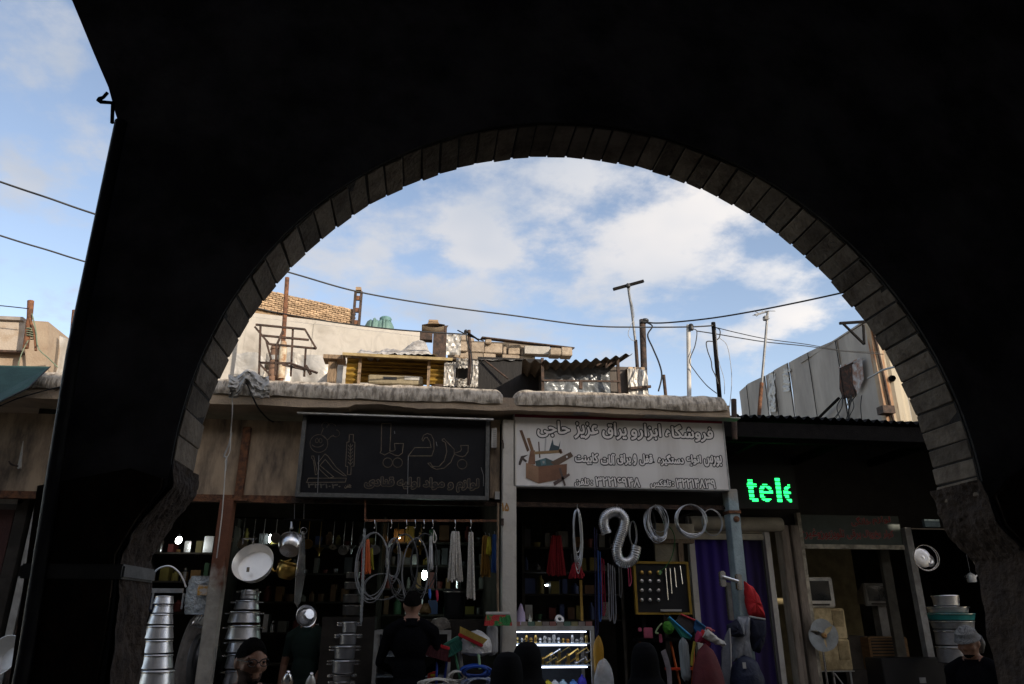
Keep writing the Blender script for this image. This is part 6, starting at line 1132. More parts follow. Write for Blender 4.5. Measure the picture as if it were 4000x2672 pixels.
mb = MB(); pb(mb, *c3(860, 1395), *c3(975, 1500), 7.25, 7.35); t = single('paint_box', mb, C('box red', (.45, .03, .02)), 'red box with a yellow band in the dim case', 'box'); mb = MB(); pb(mb, *c3(900, 1425), *c3(965, 1455), 7.245, 7.2495); t2 = mb.build('band', C('band yellow', (.5, .4, .03)), None); t2.parent = t; t2.location = -t.location
sack('goods_bag', 'crumpled translucent bag of parts on the dim case', 'bag', c3(880, 0)[0], c3(1190, 0)[0], c3(0, 600)[1], c3(0, 790)[1], 7.6, M('dusty plastic', (.30, .27, .23), .5, scale=14, bump=.9, bscale=25, col2=(.14, .12, .10)), 6, .3)
pan('black_kettle_drum', 'big black canister on a shelf behind the rope hanks', *box_(c3, 1085, 1400, 190, 620), 7.9, M('black canister', (.03, .032, .035), .4, .4), .97, cat='canister')
q = P(1775, 2418, 7.9); mb = MB(); mb.box(q.x-.3, q.x+.3, 7.7, 8.2, .4, q.z-.002); single('stock_shelf', mb, DARKIN, 'dim counter block carrying the black canister', 'counter')
sack('yellow_bundle', 'dull yellow sponge bundle beside the shopper', 'bundle', c3(735, 0)[0], c3(905, 0)[0], c3(0, 400)[1], c3(0, 545)[1], 7.8, C('dull ochre', (.17, .11, .04)), 9, .2)
# right of the lit case: dustpans, brushes, stool
mb = MB(); mb.box(P(2480, 2500, 7.6).x, P(2780, 2500, 7.6).x, 7.5, 7.66, P(2600, 2492, 7.6).z-.03, P(2600, 2492, 7.6).z); t = thing('small_table', 'dark low table with orange legs behind the third shopper', 'table', P(2620, 2700, 7.6)); mb.build('top', BLACKST, t)
for x0, x1 in ((2618, 2655), (2712, 2705), (2500, 2490)):
    mb = MB(); a, b = P(x0, 2500, 7.55), P(x1, 2670, 7.55); d = b-a; b2 = a+d*((.4-a.z)/d.z); mb.tube([b2, a], .012, 8); mb.build('leg', C('orange paint', (.45, .1, .02)), t)
mb = MB(); pb(mb, *c5(745, 1330), *c5(1130, 1365), 7.5, 7.54); mb.build('stretcher', C('vivid orange', (.65, .06, .02)), t)  # redder, brighter orange than the legs
for i, (a, b, c_, d) in enumerate(((350, 400, 748, 810), (432, 560, 748, 905), (652, 698, 840, 970))):
    mb = MB(); pb(mb, *c5(a, c_), *c5(b, d), 7.45, 7.47); single('pink_pack', mb, C('pink pack', (.45, .10, .16)), ['small', 'large', 'narrow'][i]+' pink packet hanging left of the green brush', 'packet', bevel=.006)
t = thing('green_brush', 'round green scrubbing brush with a pale handle', 'brush', P(*c5(780, 830), 7.4)); mb = MB(); mb.ell(P(*c5(780, 750), 7.42), .055, .05, .06, 18, 12); mb.v = [v+Vector((nz(v*90), nz(v*80), nz(v*70)))*.008 for v in mb.v]; mb.build('bristles', C('brush green', (.07, .26, .03), .9), t); mb = MB(); mb.tube(smoothpath([P(*c5(*p), 7.4) for p in ((690, 690), (640, 740), (600, 820), (640, 832))], 5), .008, 8); mb.build('handle', C('pale lime', (.4, .5, .25)), t, smooth=True)
def dustpan(label, pts, col, lip, Y):
    t = thing('dustpan', label, 'dustpan', P(*c5(*pts[-1]), Y)); q = [P(*c5(*p), Y) for p in pts]; mb = MB(); n = len(q); mb.add(q+[v+Vector((.0, .05, -.01)) for v in q], [tuple(range(n)), tuple(range(n, 2*n))]+[(i, (i+1) % n, (i+1) % n+n, i+n) for i in range(n)]); mb.build('pan', C('dustpan '+label[:12], col), t); mb = MB(); mb.tube([q[0]+Vector((0, -.01, 0)), q[1]+Vector((0, -.01, 0))], .009, 8); mb.build('lip', C('lip '+label[:12], lip), t); return t
dustpan('teal dustpan with a blue lip leaning at the shop corner', [(790, 595), (1115, 880), (1105, 915), (1000, 885), (870, 700)], (.03, .25, .20), (.05, .32, .6), 7.0)
dustpan('dark brush head with a red end behind the teal dustpan', [(960, 555), (1180, 650), (1160, 800), (1100, 850), (900, 650)], (.05, .04, .04), (.55, .04, .05), 7.06)
dustpan('navy dustpan to the right of the red brush', [(1180, 640), (1350, 770), (1290, 830), (1230, 860), (1160, 760)], (.02, .10, .25), (.03, .16, .35), 7.03)
t = thing('mop_bundle', 'bundle of red and white mop heads lying over the maroon sack', 'mop', P(*c5(1450, 950), 6.95))
for i, (pts_, col, r0) in enumerate(([((1200, 880), (1290, 920), (1380, 1000)), (.42, .04, .10), .05], [((1270, 830), (1330, 855), (1360, 880)), (.6, .04, .03), .035], [((1310, 820), (1420, 900), (1520, 960), (1610, 990)), (.55, .53, .50), .05], [((1330, 760), (1400, 780), (1450, 800)), (.4, .1, .12), .015])):
    mb = MB(); pp = smoothpath([P(*c5(*p), 6.95-.02*i) for p in pts_], 8); mb.tube(pp, [r0*(1-.7*j/len(pp)) for j in range(len(pp))], 10); mb.v = [v+Vector((nz(v*40), nz(v*41), nz(v*42)))*.012 for v in mb.v]; mb.build('mop_head', C('mop piece %d' % i, col, .85), t, smooth=True)
sack('brush_bristles', 'long pale bristles of the teal brush reaching down', 'bristles', 2662, 2700, 2490, 2660, 7.02, M('grey bristles', (.30, .33, .34), .85, scale=20, bump=.6, bscale=60, stretch=(4, 1, .3)), 15, .75)
sack('maroon_sack', 'big dark maroon sack at the foot of the blue post', 'sack', 2690, 2850, 2515, 2700, 6.9, M('maroon cloth', (.10, .015, .018), .7, scale=5, bump=.5, bscale=12), 17, .45, zfloor=0)
mb = MB(); mb.tube([P(*c5(1165, 950), 7.3), P(*c5(1130, 1150), 7.3), P(*c5(1120, 1300), 7.3)], .014, 8); single('yellow_pole', mb, C('pole yellow', (.5, .38, .05)), 'yellow stick standing behind the teal dustpan', 'stick', smooth=True)
# chrome bracket, jacket and bag on the blue post
b8 = conv((2600, 1750), 1.677)
cb = thing('chrome_bracket', 'chrome H shaped bracket fixed to the blue post', 'bracket', P(*b8(430, 930), 7.0))
for a in ((362, 398, 805, 908), (470, 505, 825, 932)):
    mb = MB(); pb(mb, *b8(a[0], a[2]), *b8(a[1], a[3]), 7.02, 7.08); mb.build('side_plate', STEEL, cb, bevel=.01)
mb = MB(); mb.tube([P(*b8(375, 845), 7.0), P(*b8(475, 875), 7.0)], .018, 10); mb.build('cross_tube', STEEL, cb, smooth=True); mb = MB(); pb(mb, *b8(408, 880), *b8(440, 1130), 7.04, 7.09); mb.build('drop_plate', M('clear chrome', (.35, .36, .38), .2, .9), cb, bevel=.006)
RJ_ = M('red jacket cloth', (.52, .02, .025), .8, scale=10, bump=.3, bscale=30, var=.3); NJ = M('navy jacket cloth', (.012, .014, .03), .85, scale=10, bump=.3, bscale=30); GJ = M('grey jacket cloth', (.30, .31, .34), .85, scale=10, bump=.3, bscale=30)
jk = thing('hanging_jacket', 'red navy and grey work jacket hung on the blue post', 'jacket', P(*b8(540, 1400), 7.05))
def drape(pts, Y, mat, name, parent, th=.07):
    q = [P(*b8(*p), Y) for p in pts]; n = len(q); c = sum(q, Vector())/n; mb = MB(); rings = []
    vs = []; K = 6
    for s, dy in ((1, .0), (.97, -.35), (.8, -.8), (.5, -1.0), (0.15, -1.05)): vs += [c+(v-c)*s+Vector((.008*nz(v*22), dy*th+.015*nz(v*15), 0)) for v in q]
    fs = [(k*n+i, k*n+(i+1) % n, (k+1)*n+(i+1) % n, (k+1)*n+i) for k in range(4) for i in range(n)]+[tuple(4*n+i for i in range(n))]+[tuple(range(n))[::-1]]
    mb.add(vs, fs); return mb.build(name, mat, parent, smooth=True)
def dens(pts, k=5):
    out = []
    for (a, b), (c_, d) in zip(pts, pts[1:]+pts[:1]): out += [(a+(c_-a)*i/k, b+(d-b)*i/k) for i in range(k)]
    return out
drape(dens([(510, 870), (560, 905), (600, 960), (635, 1050), (655, 1118), (600, 1112), (545, 1100), (525, 1050), (512, 960)]), 7.1, RJ_, 'red_sleeve_top', jk)
drape(dens([(548, 1115), (652, 1125), (650, 1200), (640, 1290), (610, 1345), (570, 1330), (545, 1230)]), 7.1, NJ, 'navy_sleeve', jk)
mb = MB(); mb.tube([P(*b8(548, 1104), 7.02), P(*b8(600, 1114), 7.0), P(*b8(652, 1122), 7.02)], .009, 6); mb.build('reflective_trim', GREYP, jk)
drape(dens([(470, 1105), (545, 1100), (545, 1230), (560, 1400), (500, 1420), (440, 1400), (430, 1230), (465, 1180)]), 7.12, GJ, 'grey_body', jk)
drape(dens([(400, 1160), (465, 1120), (500, 1200), (512, 1230), (470, 1240), (400, 1230)]), 7.06, NJ, 'navy_collar', jk); drape(dens([(470, 1108), (490, 1110), (515, 1200), (510, 1240), (480, 1190)]), 7.03, GJ, 'collar_flap', jk, .03); drape(dens([(535, 1105), (550, 1110), (530, 1190), (515, 1235), (512, 1200)]), 7.03, GJ, 'collar_flap', jk, .03)
ib = thing('grey_board', 'tall narrow grey board with pale edge beside the hanging jacket', 'board', P(*b8(405, 1545), 7.0)); q = [P(*b8(*p), 6.98) for p in ((420, 1180), (428, 1300), (432, 1560), (365, 1560), (370, 1330), (395, 1230))]; mb = MB(); n = len(q); mb.add(q+[v+Vector((0, .02, 0)) for v in q], [tuple(range(n)), tuple(range(n, 2*n))]+[(i, (i+1) % n, (i+1) % n+n, i+n) for i in range(n)]); mb.build('panel', M('slate cloth', (.16, .17, .20), .8), ib)
mb = MB(); mb.tube([q[0], q[1], q[2]], .007, 6); mb.build('edge', WHITE, ib)
sack('navy_bag', 'navy travel bag with a white tag under the hanging jacket', 'bag', 2862, 2990, 2562, 2720, 6.95, M('navy nylon', (.012, .016, .04), .6, scale=8, bump=.3), 23, .3)
mb = MB(); pb(mb, *b8(507, 1405), *b8(527, 1445), 6.84, 6.85); single('white_tag', mb, WHITE, 'white luggage tag on the navy bag', 'tag'); mb = MB(); pb(mb, *b8(580, 1520), *b8(595, 1532), 6.84, 6.85); single('orange_badge', mb, C('badge orange', (.6, .2, .03)), 'small orange badge on the navy bag', 'badge')
q = P(2926, 2716, 6.95); mb = MB(); mb.box(q.x-.18, q.x+.18, 6.8, 7.12, 0, q.z-.005); single('stock_box', mb, M('dim cardboard', (.16, .11, .07), .9), 'cardboard box under the navy bag', 'box', bevel=.008)

# ------------------------------------------------------------------ appliance shop
CREAM = M('aged cream enamel', (.70, .56, .32), .55, scale=7, bump=.1, col2=(.36, .27, .14)); GRL = M('dark grille', (.05, .04, .03), .7)
def tvset(label, c, x0, x1, y0, y1, Y, dim):
    t = thing('television', label, 'television', P((c(x0, y0)[0]+c(x1, y0)[0])/2, c(0, y1)[1], Y)); m_ = M('television case %s' % dim, (.62*dim, .60*dim, .55*dim), .5)
    X0, X1, Z0, Z1 = pb(MB(), *c(x0, y0), *c(x1, y1), Y, Y+.1); mb = MB(); mb.box(X0, X1, Y, Y+.08, Z0, Z1); fr_ = mb.build('front', m_, t, bevel=.015)
    mb = MB(); d = .4; mb.add([(X0+.02, Y+.081, Z0+.02), (X1-.02, Y+.081, Z0+.02), (X1-.02, Y+.081, Z1-.02), (X0+.02, Y+.081, Z1-.02), (X0+.12, Y+d, Z0+.03), (X1-.12, Y+d, Z0+.03), (X1-.12, Y+d, Z1-.12), (X0+.12, Y+d, Z1-.12)], [(0, 1, 2, 3), (4, 5, 6, 7), (0, 1, 5, 4), (1, 2, 6, 5), (2, 3, 7, 6), (3, 0, 4, 7)]); mb.build('rear_shell', m_, t)
    w, h = X1-X0, Z1-Z0; mb = MB(); mb.grid(lambda u, v: Vector((X0+w*(.11+.76*u), Y-.004-.012*math.sin(u*math.pi)*math.sin(v*math.pi), Z0+h*(.22+.66*v))), 10, 8); mb.build('screen', M('dark screen', (.012, .014, .016), .08, spec=.8), fr_, smooth=True)
    mb = MB(); mb.box(X0+w*.2, X1-w*.2, Y-.004, Y+.001, Z0+h*.06, Z0+h*.12); mb.build('button_strip', GRL, fr_); return t, Z0
t1, z1_ = tvset('grey box television standing on the cream window cooler', c6, 515, 778, 662, 918, 9.6, 1.0)
t2_, z2_ = tvset('dim grey box television on a narrow pedestal at the right', c6, 1040, 1250, 712, 905, 10.2, .55)
mb = MB(); pb(mb, *c6(1170, 906), *c6(1240, 1165), 10.25, 10.4); single('pedestal', mb, GREYP, 'narrow grey pedestal under the right television', 'pedestal')
def cooler(label, x0, x1, y0, y1, Y, grille, kind, mat=CREAM):
    t = thing('window_cooler', label, 'air conditioner', P((c6(x0, 0)[0]+c6(x1, 0)[0])/2, c6(0, y1)[1], Y)); X0, X1, Z0, Z1 = pb(MB(), *c6(x0, y0), *c6(x1, y1), Y, Y+.5); mb = MB(); mb.box(X0, X1, Y, Y+.5, Z0, Z1); mb.build('casing', mat, t, bevel=.012)
    gx0, gx1, gz0, gz1 = pb(MB(), *c6(grille[0], grille[2]), *c6(grille[1], grille[3]), Y-.002, Y); mb = MB(); mb.box(gx0, gx1, Y-.003, Y-.0005, gz0, gz1); gr_ = mb.build('grille', GRL, t); n = 11 if kind == 'v' else 10
    for i in range(n):
        mb = MB()
        if kind == 'v': x = gx0+(gx1-gx0)*(i+.5)/n; mb.box(x-.004, x+.004, Y-.012, Y-.0035, gz0, gz1)
        else: z = gz0+(gz1-gz0)*(i+.5)/n; mb.box(gx0, gx1, Y-.014, Y-.0035, z-.006, z+.006)
        mb.build('louvre', mat, gr_)
    return t, X0, X1, Z0, Z1
_, X0, X1, Z0, Z1 = cooler('cream window cooler with upright louvres under the television', 540, 880, 925, 1185, 9.5, (765, 860, 945, 1080), 'v')
_, X0b, X1b, Z0b, Z1b = cooler('lower cream window cooler partly behind the fan', 575, 925, 1188, 1455, 9.5, (815, 905, 1205, 1360), 'v')
_, X0c, X1c, Z0c, Z1c = cooler('old wood fronted cooler with slatted grille at the right', 1090, 1420, 1170, 1450, 9.7, (1105, 1305, 1180, 1440), 'h', M('brown veneer', (.26, .15, .07), .6, scale=6, bump=.1, stretch=(1, 1, 8)))
st = thing('white_stand', 'white tube stand carrying the stacked cream coolers', 'stand', ((X0b+X1b)/2, 9.5, .4))
for x in (X0b+.03, (X0b+X1b)/2, X1b-.05):
    for y in (9.5, 9.95):
        mb = MB(); mb.tube([(x, y, .4), (x, y, Z0b-.012)], .012, 8); mb.build('leg', WHITE, st)
mb = MB(); mb.box(X0b, X1b, 9.48, 9.98, Z0b-.012, Z0b-.001); mb.build('top_frame', WHITE, st)
mb = MB(); mb.beam(((X0b+X1b)/2, 9.47, Z0b-.03), (X1b-.05, 9.47, Z0b-.35), .015); mb.build('brace', WHITE, st)
mb = MB(); mb.box(X0c-.4, X1c+.05, 9.68, 10.3, .4, Z0c-.001); single('shop_bench', mb, DARKIN, 'dark bench carrying the wood fronted cooler', 'bench'); mb = MB(); pb(mb, *c6(910, 1160), *c6(1095, 1560), 9.9, 10.3); single('dark_cabinet', mb, M('dim brown cabinet', (.07, .06, .05), .7), 'dim brown cabinet between the coolers', 'cabinet')
fan = thing('pedestal_fan', 'pedestal fan with pale translucent blades before the cream coolers', 'fan', (P(*c6(690, 1400), 9.1).x, 9.1, .4)); hc = P(*c6(680, 1155), 9.1); rf = mpp(*c6(680, 1155), 9.1)*58
FB_ = M('pale translucent blade', (.46, .50, .52), .35, alpha=.92)
for i in range(3):
    a0 = R_(100+120*i); mb = MB()
    def fnb(u, v, a0=a0):
        a = a0+R_(126)*(v-.5)*(.55+.45*u); r = rf*(.16+.84*u*(1-.10*(2*v-1)**2)); return hc+Vector((r*math.cos(a), -.02-.03*(v-.5), r*math.sin(a)))
    mb.grid(fnb, 10, 14); mb.build('blade', FB_, fan, smooth=True)
mb = MB(); mb.lathe([(0, .035), (.02, .034), (.032, .02), (.034, 0), (0, 0)], hc+Vector((0, -.03, 0)), (0, -1, 0), 20); mb.build('hub', C('hub amber', (.55, .32, .12)), fan, smooth=True); mb = MB(); mb.lathe([(.0, .0), (.006, 0), (.006, .002), (0, .002)], hc+Vector((0, -.066, 0)), (0, -1, 0), 10); mb.build('hub_badge', C('hub red', (.4, .03, .02)), fan)
mb = MB(); mb.lathe([(0, 0), (.05, 0), (.055, .05), (.04, .12), (0, .13)], hc+Vector((0, .0, 0)), (0, 1, 0), 18); mb.build('motor', GREYP, fan, smooth=True); mb = MB(); mb.tube([hc+Vector((.01, .06, -.04)), (hc.x+.015, 9.16, .45)], .014, 10); mb.build('stem', STEEL, fan, smooth=True); mb = MB(); mb.lathe([(.18, 0), (.18, .02), (.05, .045), (.02, .06)], (hc.x+.015, 9.16, .4), n=24); mb.build('base', WHITE, fan, smooth=True)
bb = thing('black_cabinet', 'black box cabinet with a small silver badge at the bottom right', 'cabinet', P(3590, 2700, 8.7)); X0, X1, Z0, Z1 = pb(MB(), 3452, 2572, 3722, 2700, 8.7, 9.0); mb = MB(); mb.box(X0, X1, 8.7, 9.05, .4, Z1); mb.build('casing', BLK, bb, bevel=.01); mb = MB(); pb(mb, *c7(245, 1512), *c7(298, 1560), 8.694, 8.6995); mb.build('badge', M('dim silver badge', (.4, .42, .46), .4, .5), bb)
# far right cookware
coil('steamer_ring', 'wire ring rack hung at the far right cookware stall', *c7(300, 495), 48, 44, 8.8, 3, .005, STEEL, 'rack', .02, .1, 41)
for i, (x, y, r_) in enumerate(((262, 495, 34), (320, 520, 22))):
    mb = MB(); q = P(*c7(x, y), 8.85); k = mpp(3600, 2180, 8.85)*r_/1.0; mb.lathe([(k, 0), (k*1.04, .01), (k*.6, .03), (k*.3, .02), (0, .03)], q, (0, -1, .1), 28); single('pan_cover', mb, ALU, ('large' if i == 0 else 'small')+' steel lid hung inside the wire ring at far right', 'lid', smooth=True)
kt = thing('small_kettle', 'small bright kettle hanging high at the far right', 'kettle', P(*c7(690, 708), 8.6)); q = P(*c7(690, 705), 8.6); mb = MB(); mb.lathe([(0, 0), (.05, 0), (.055, .03), (.05, .08), (.03, .10), (.012, .11), (0, .115)], q, n=22); mb.build('body', ALUW, kt, smooth=True); mb = MB(); mb.tube([q+Vector((.045, 0, .05)), q+Vector((.085, 0, .085))], [.014, .008], 8); mb.build('spout', ALUW, kt); mb = MB(); mb.tube(smoothpath([q+Vector((-.05, 0, .04)), q+Vector((-.09, 0, .06)), q+Vector((-.05, 0, .09))], 5), .006, 6); mb.build('handle', BLK, kt); mb = MB(); mb.tube([q+Vector((0, 0, .11)), q+Vector((0, 0, .9))], .002, 4); mb.build('hanger_wire', WIREG, kt)
for i, (a, b, c_, d, mt) in enumerate(((375, 575, 815, 905, ALU), (335, 640, 912, 965, ALU), (345, 690, 968, 1025, C('teal basin', (.03, .26, .24))), (370, 690, 1030, 1100, GALV), (410, 640, 1105, 1240, M('dull tin', (.34, .33, .34), .45, .6)), (425, 640, 1245, 1390, M('dull tin', (.34, .33, .34), .45, .6)), (500, 640, 1395, 1600, M('dull tin', (.34, .33, .34), .45, .6)))):
    pan('stacked_vessel', ['topmost shiny casserole', 'shallow steel dish', 'teal plastic basin', 'grey galvanised basin', 'upper tall tin drum', 'lower tall tin drum', 'bottom tin drum'][i]+' in the far right stack', *box_(c7, a, b, c_, d), 8.4, mt, .9 if i < 4 else 1.0, group='far right vessel stack')
q = P(3745, 2690, 8.4); mb = MB(); mb.box(q.x-.3, q.x+.3, 8.2, 8.6, .4, q.z-.004); single('stock_box', mb, M('dim cardboard', (.16, .11, .07), .9), 'dark box under the far right vessel stack', 'box')
mb = MB(); pb(mb, *c7(288, 172), *c7(415, 235), 9.0, 9.05); t = single('hanging_board', mb, M('pale blue panel', (.22, .30, .33), .6), 'pale blue panel hanging high at the far right', 'panel')
mb = MB(); mb.lathe([(0, 0), (.09, 0), (.16, .10), (.165, .10), (.09, -.006), (0, -.006)], P(42, 2572, 7.2), (-.3, -.9, .3), 26); single('hung_basin', mb, ALUW, 'pale basin hung on the far left timber posts', 'basin', smooth=True)

# ================================================================== PEOPLE
def person(label, loc, height, face, clothes, voxel=.012, arms=None, headturn=0., nod=0., hair='short', skinfn=None, beard=False, name='person'):
    """standing figure facing -Y before rotation; one continuous remeshed body, hair and clothing as children"""
    t = thing(name, label, 'person', loc, None); k = height/1.75; mb = MB()
    Hc = Vector((0, -.005, 1.635))
    def hd(v): 
        q = Matrix.Rotation(headturn, 3, 'Z')@Matrix.Rotation(nod, 3, 'X')@(Vector(v)-Vector((0, .01, 1.55))); return q+Vector((0, .01, 1.55))
    h = MB(); h.ell(Hc, .075, .094, .112, 20, 16); h.ell((0, -.030, 1.572), .056, .066, .060, 16, 12); h.ell((0, -.040, 1.542), .036, .045, .030); h.tube([(0, -.088, 1.655), (0, -.108, 1.618)], [.010, .017], 10); h.ell((0, -.100, 1.612), .020, .014, .012)
    h.ell((-.033, -.074, 1.666), .030, .014, .010); h.ell((.033, -.074, 1.666), .030, .014, .010); h.ell((0, -.084, 1.578), .026, .014, .007); h.ell((0, -.082, 1.567), .023, .015, .008); h.ell((-.048, -.058, 1.612), .022, .026, .026); h.ell((.048, -.058, 1.612), .022, .026, .026)
    for s in (-1, 1): h.ell((s*.077, .008, 1.628), .012, .024, .033); h.ell((s*.033, -.082, 1.648), .014, .009, .009)
    h.v = [hd(v) for v in h.v]; mb.add(h.v, h.f)
    mb.tube([(0, .015, 1.42), (0, .012, 1.50), hd((0, .0, 1.58))], [.070, .056, .055], 16)
    mb.ell((0, .005, 1.30), .168, .112, .20, 20, 14); mb.ell((0, 0, 1.08), .150, .108, .19, 20, 14); mb.ell((0, .01, .93), .165, .122, .13, 20, 12)
    for s in (-1, 1):
        mb.tube([(0, .02, 1.485), (s*.09, .015, 1.462), (s*.185, .012, 1.405)], [.055, .060, .062], 12); mb.ell((s*.195, .012, 1.39), .064, .062, .07)
        a = (arms or {}).get(s, [(s*.20, .012, 1.38), (s*.245, .03, 1.12), (s*.235, -.07, .88)])
        a = [Vector(v) for v in a]; mb.tube([a[0], a[0].lerp(a[1], .5), a[1], a[1].lerp(a[2], .4), a[2]], [.054, .050, .042, .041, .028], 12)
        d = (a[2]-a[1]).normalized(); pc = a[2]+d*.05; mb.ell(pc, .034, .022, .045)
        sd_ = d.orthogonal().normalized() if abs(d.z) < .9 else Vector((1, 0, 0))
        for f in range(4):
            o = sd_*((f-1.5)*.017); L = (.062, .074, .07, .055)[f]; mb.tube([pc+o+d*.025, pc+o+d*(.045+L*.5)+Vector((0, -.004, 0)), pc+o+d*(.045+L)+Vector((0, -.016, 0))], [.010, .009, .007], 8)
        mb.tube([pc-sd_*.02-d*.01, pc-sd_*.045+d*.02, pc-sd_*.05+d*.05], [.012, .010, .008], 8)
        mb.tube([(s*.09, .01, .92), (s*.10, -.01, .50), (s*.105, .025, .10)], [.088, .062, .042], 14); mb.tube([(s*.10, -.012, .52), (s*.104, .03, .33)], [.058, .058], 12); mb.ell((s*.108, -.055, .045), .044, .125, .042)
    Rz = Matrix.Rotation(face, 3, 'Z'); mb.v = [Rz@(v*k) for v in mb.v]
    src = bpy.data.objects.new('tmp', mb.mesh('tmp', clothes[0])); COL.objects.link(src)
    md = src.modifiers.new('r', 'REMESH'); md.mode = 'VOXEL'; md.voxel_size = voxel; sm = src.modifiers.new('s', 'SMOOTH'); sm.iterations = 3; sm.factor = .5
    me = bpy.data.meshes.new_from_object(src.evaluated_get(bpy.context.evaluated_depsgraph_get())); bpy.data.objects.remove(src)
    me.materials.clear()
    for m_ in (clothes[0], SKIN, clothes[1], M('dark stubble', (.07, .04, .03), .9, scale=80, bump=.5, bscale=250)): me.materials.append(m_)
    inv = Rz.inverted(); hr_ = (Matrix.Rotation(headturn, 3, 'Z')@Matrix.Rotation(nod, 3, 'X')).inverted(); inv2 = lambda c: hr_@(c-Vector((0, .01, 1.55)))+Vector((0, .01, 1.55))
    for p in me.polygons:
        c = inv@p.center/k; p.use_smooth = True; z = c.z
        mi = 0
        if (z > 1.485 and math.hypot(c.x, c.y-.01) < .082) or z > 1.535: mi = 1; mi = 3 if beard and z > 1.52 and inv2(c).z < 1.592-.012*math.cos(inv2(c).x*40) and inv2(c).y < 0 and (inv2(c).x/.028)**2+((inv2(c).z-1.572)/.009)**2 > 1 else 1
        elif skinfn and skinfn(c): mi = 1
        elif z < .93 and abs(c.x) < .2: mi = 2
        p.material_index = mi
    b = bpy.data.objects.new('body', me); COL.objects.link(b); b.parent = t; me.name = 'body'; OFF[b.name] = OFF[t.name]
    def child(m2, name_, mat, smooth=True):
        m2.v = [Rz@(v*k)+OFF[t.name] for v in m2.v]; return m2.build(name_, mat, t, smooth)
    cm = MB(); cm.grid(lambda u, v: Vector(((.088-.014*v)*math.cos(2*math.pi*u), .012+(.084-.014*v)*math.sin(2*math.pi*u), 1.445+.062*v+.010*math.sin(2*math.pi*u))), 28, 5); child(cm, 'collar', clothes[0])
    return t, child, hd
def haircap(hd, low=-.1, thick=.007, front=.50):
    mb = MB()
    def fn(u, v):
        a = 2*math.pi*u; fr = (1+math.cos(a-math.pi*1.5))/2; sd2 = abs(math.cos(a))**3; th = v*math.pi*(.62-.12*sd2)          # 1 at the face side
        th *= 1-front*fr**3
        q = Vector(((.075+thick)*math.sin(th)*math.cos(a), (.094+thick)*math.sin(th)*math.sin(a), (.112+thick)*math.cos(th)))
        return hd(Vector((0, .002, 1.638))+q*(1+.035*nz((u*60, v*40, 2))+.02*nz((u*24, v*16, 7))))
    mb.grid(fn, 90, 36); return mb
# bearded man with glasses, nearest
loc = Vector((P(978, 2560, 4.6).x, 4.6, 0)); sk_ = lambda c: False
m1, ch1, hd1 = person('man with glasses short black hair and beard in a dark jacket looking aside', loc, 1.775, R_(24), (DKCLOTH, DKCLOTH), .009, headturn=R_(10), nod=R_(7), beard=True)
ch1(haircap(hd1), 'hair', HAIR)
for sgn in (-1, 1): ey = MB(); ey.ell(hd1((sgn*.034, -.086, 1.645)), .012, .008, .008, 12, 8); ch1(ey, 'eye', plain('dark eyes', (.03, .02, .018), .2))
gl = MB()
for s in (-1, 1):
    gl.tube([hd1((s*.034+.027*math.cos(a)*1, -.105, 1.645+.019*math.sin(a))) for a in [2*math.pi*i/18 for i in range(18)]], .0028, 6, closed=True); gl.tube([hd1((s*.060, -.103, 1.650)), hd1((s*.082, -.02, 1.648)), hd1((s*.080, .01, 1.640))], .0025, 6)
gl.tube([hd1((-.008, -.106, 1.648)), hd1((.008, -.106, 1.648))], .0026, 6); ch1(gl, 'glasses', BLK)
# black clad shopper seen from behind
loc = Vector((P(1605, 2500, 6.95).x, 6.95, .40)); m2_, ch2, hd2 = person('shopper in black seen from behind at the dim display case', loc, 1.70, math.pi, (DKCLOTH, DKCLOTH), .016, arms={1: [(.20, .012, 1.38), (.27, -.02, 1.14), (.16, -.26, 1.06)], -1: [(-.20, .012, 1.38), (-.27, -.02, 1.14), (-.16, -.26, 1.06)]}, nod=R_(14)); ch2(haircap(hd2, front=.4), 'hair', HAIR)
# shopkeeper in dark green
loc = Vector((P(1195, 2500, 7.9).x, 8.0, .40)); m3_, ch3, hd3 = person('shopkeeper in a dark green shirt with bare forearm behind the lids', loc, 1.62, R_(-20), (C('dark green shirt', (.012, .028, .024), .9), DKCLOTH), .014, arms={1: [(.20, .012, 1.38), (.26, -.03, 1.14), (.17, -.16, .93)], -1: [(-.20, .012, 1.38), (-.26, .03, 1.12), (-.25, -.04, .88)]}, skinfn=lambda c: abs(c.x) > .13 and c.z < 1.20 and c.z > .75 and math.hypot(c.x, c.y) > .20, nod=R_(10)); ch3(haircap(hd3), 'hair', HAIR)
# man with a chequered headcloth at the right
KEF = M('chequered headcloth', (.55, .54, .52), .85, bump=.3, bscale=40)
_nt = KEF.node_tree; _ck = _nt.nodes.new('ShaderNodeTexBrick'); _ck.inputs['Scale'].default_value = 42; _ck.inputs['Color1'].default_value = (.34, .33, .32, 1); _ck.inputs['Color2'].default_value = (.28, .27, .26, 1); _ck.inputs['Mortar'].default_value = (.015, .015, .018, 1); _ck.inputs['Mortar Size'].default_value = .05; _ge = _nt.nodes.new('ShaderNodeNewGeometry'); _mp = _nt.nodes.new('ShaderNodeMapping'); _mp.inputs['Rotation'].default_value = (math.pi/2, .5, 0); _nt.links.new(_ge.outputs['Position'], _mp.inputs[0]); _nt.links.new(_mp.outputs[0], _ck.inputs[0]); _nt.links.new(_ck.outputs[0], _nt.nodes['Principled BSDF'].inputs['Base Color'])
loc = Vector((P(3790, 2520, 6.3).x, 6.3, 0)); m4_, ch4, hd4 = person('man in a black and white chequered headcloth walking left at the far right', loc, 1.80, R_(-62), (DKCLOTH, DKCLOTH), .012, nod=R_(18))
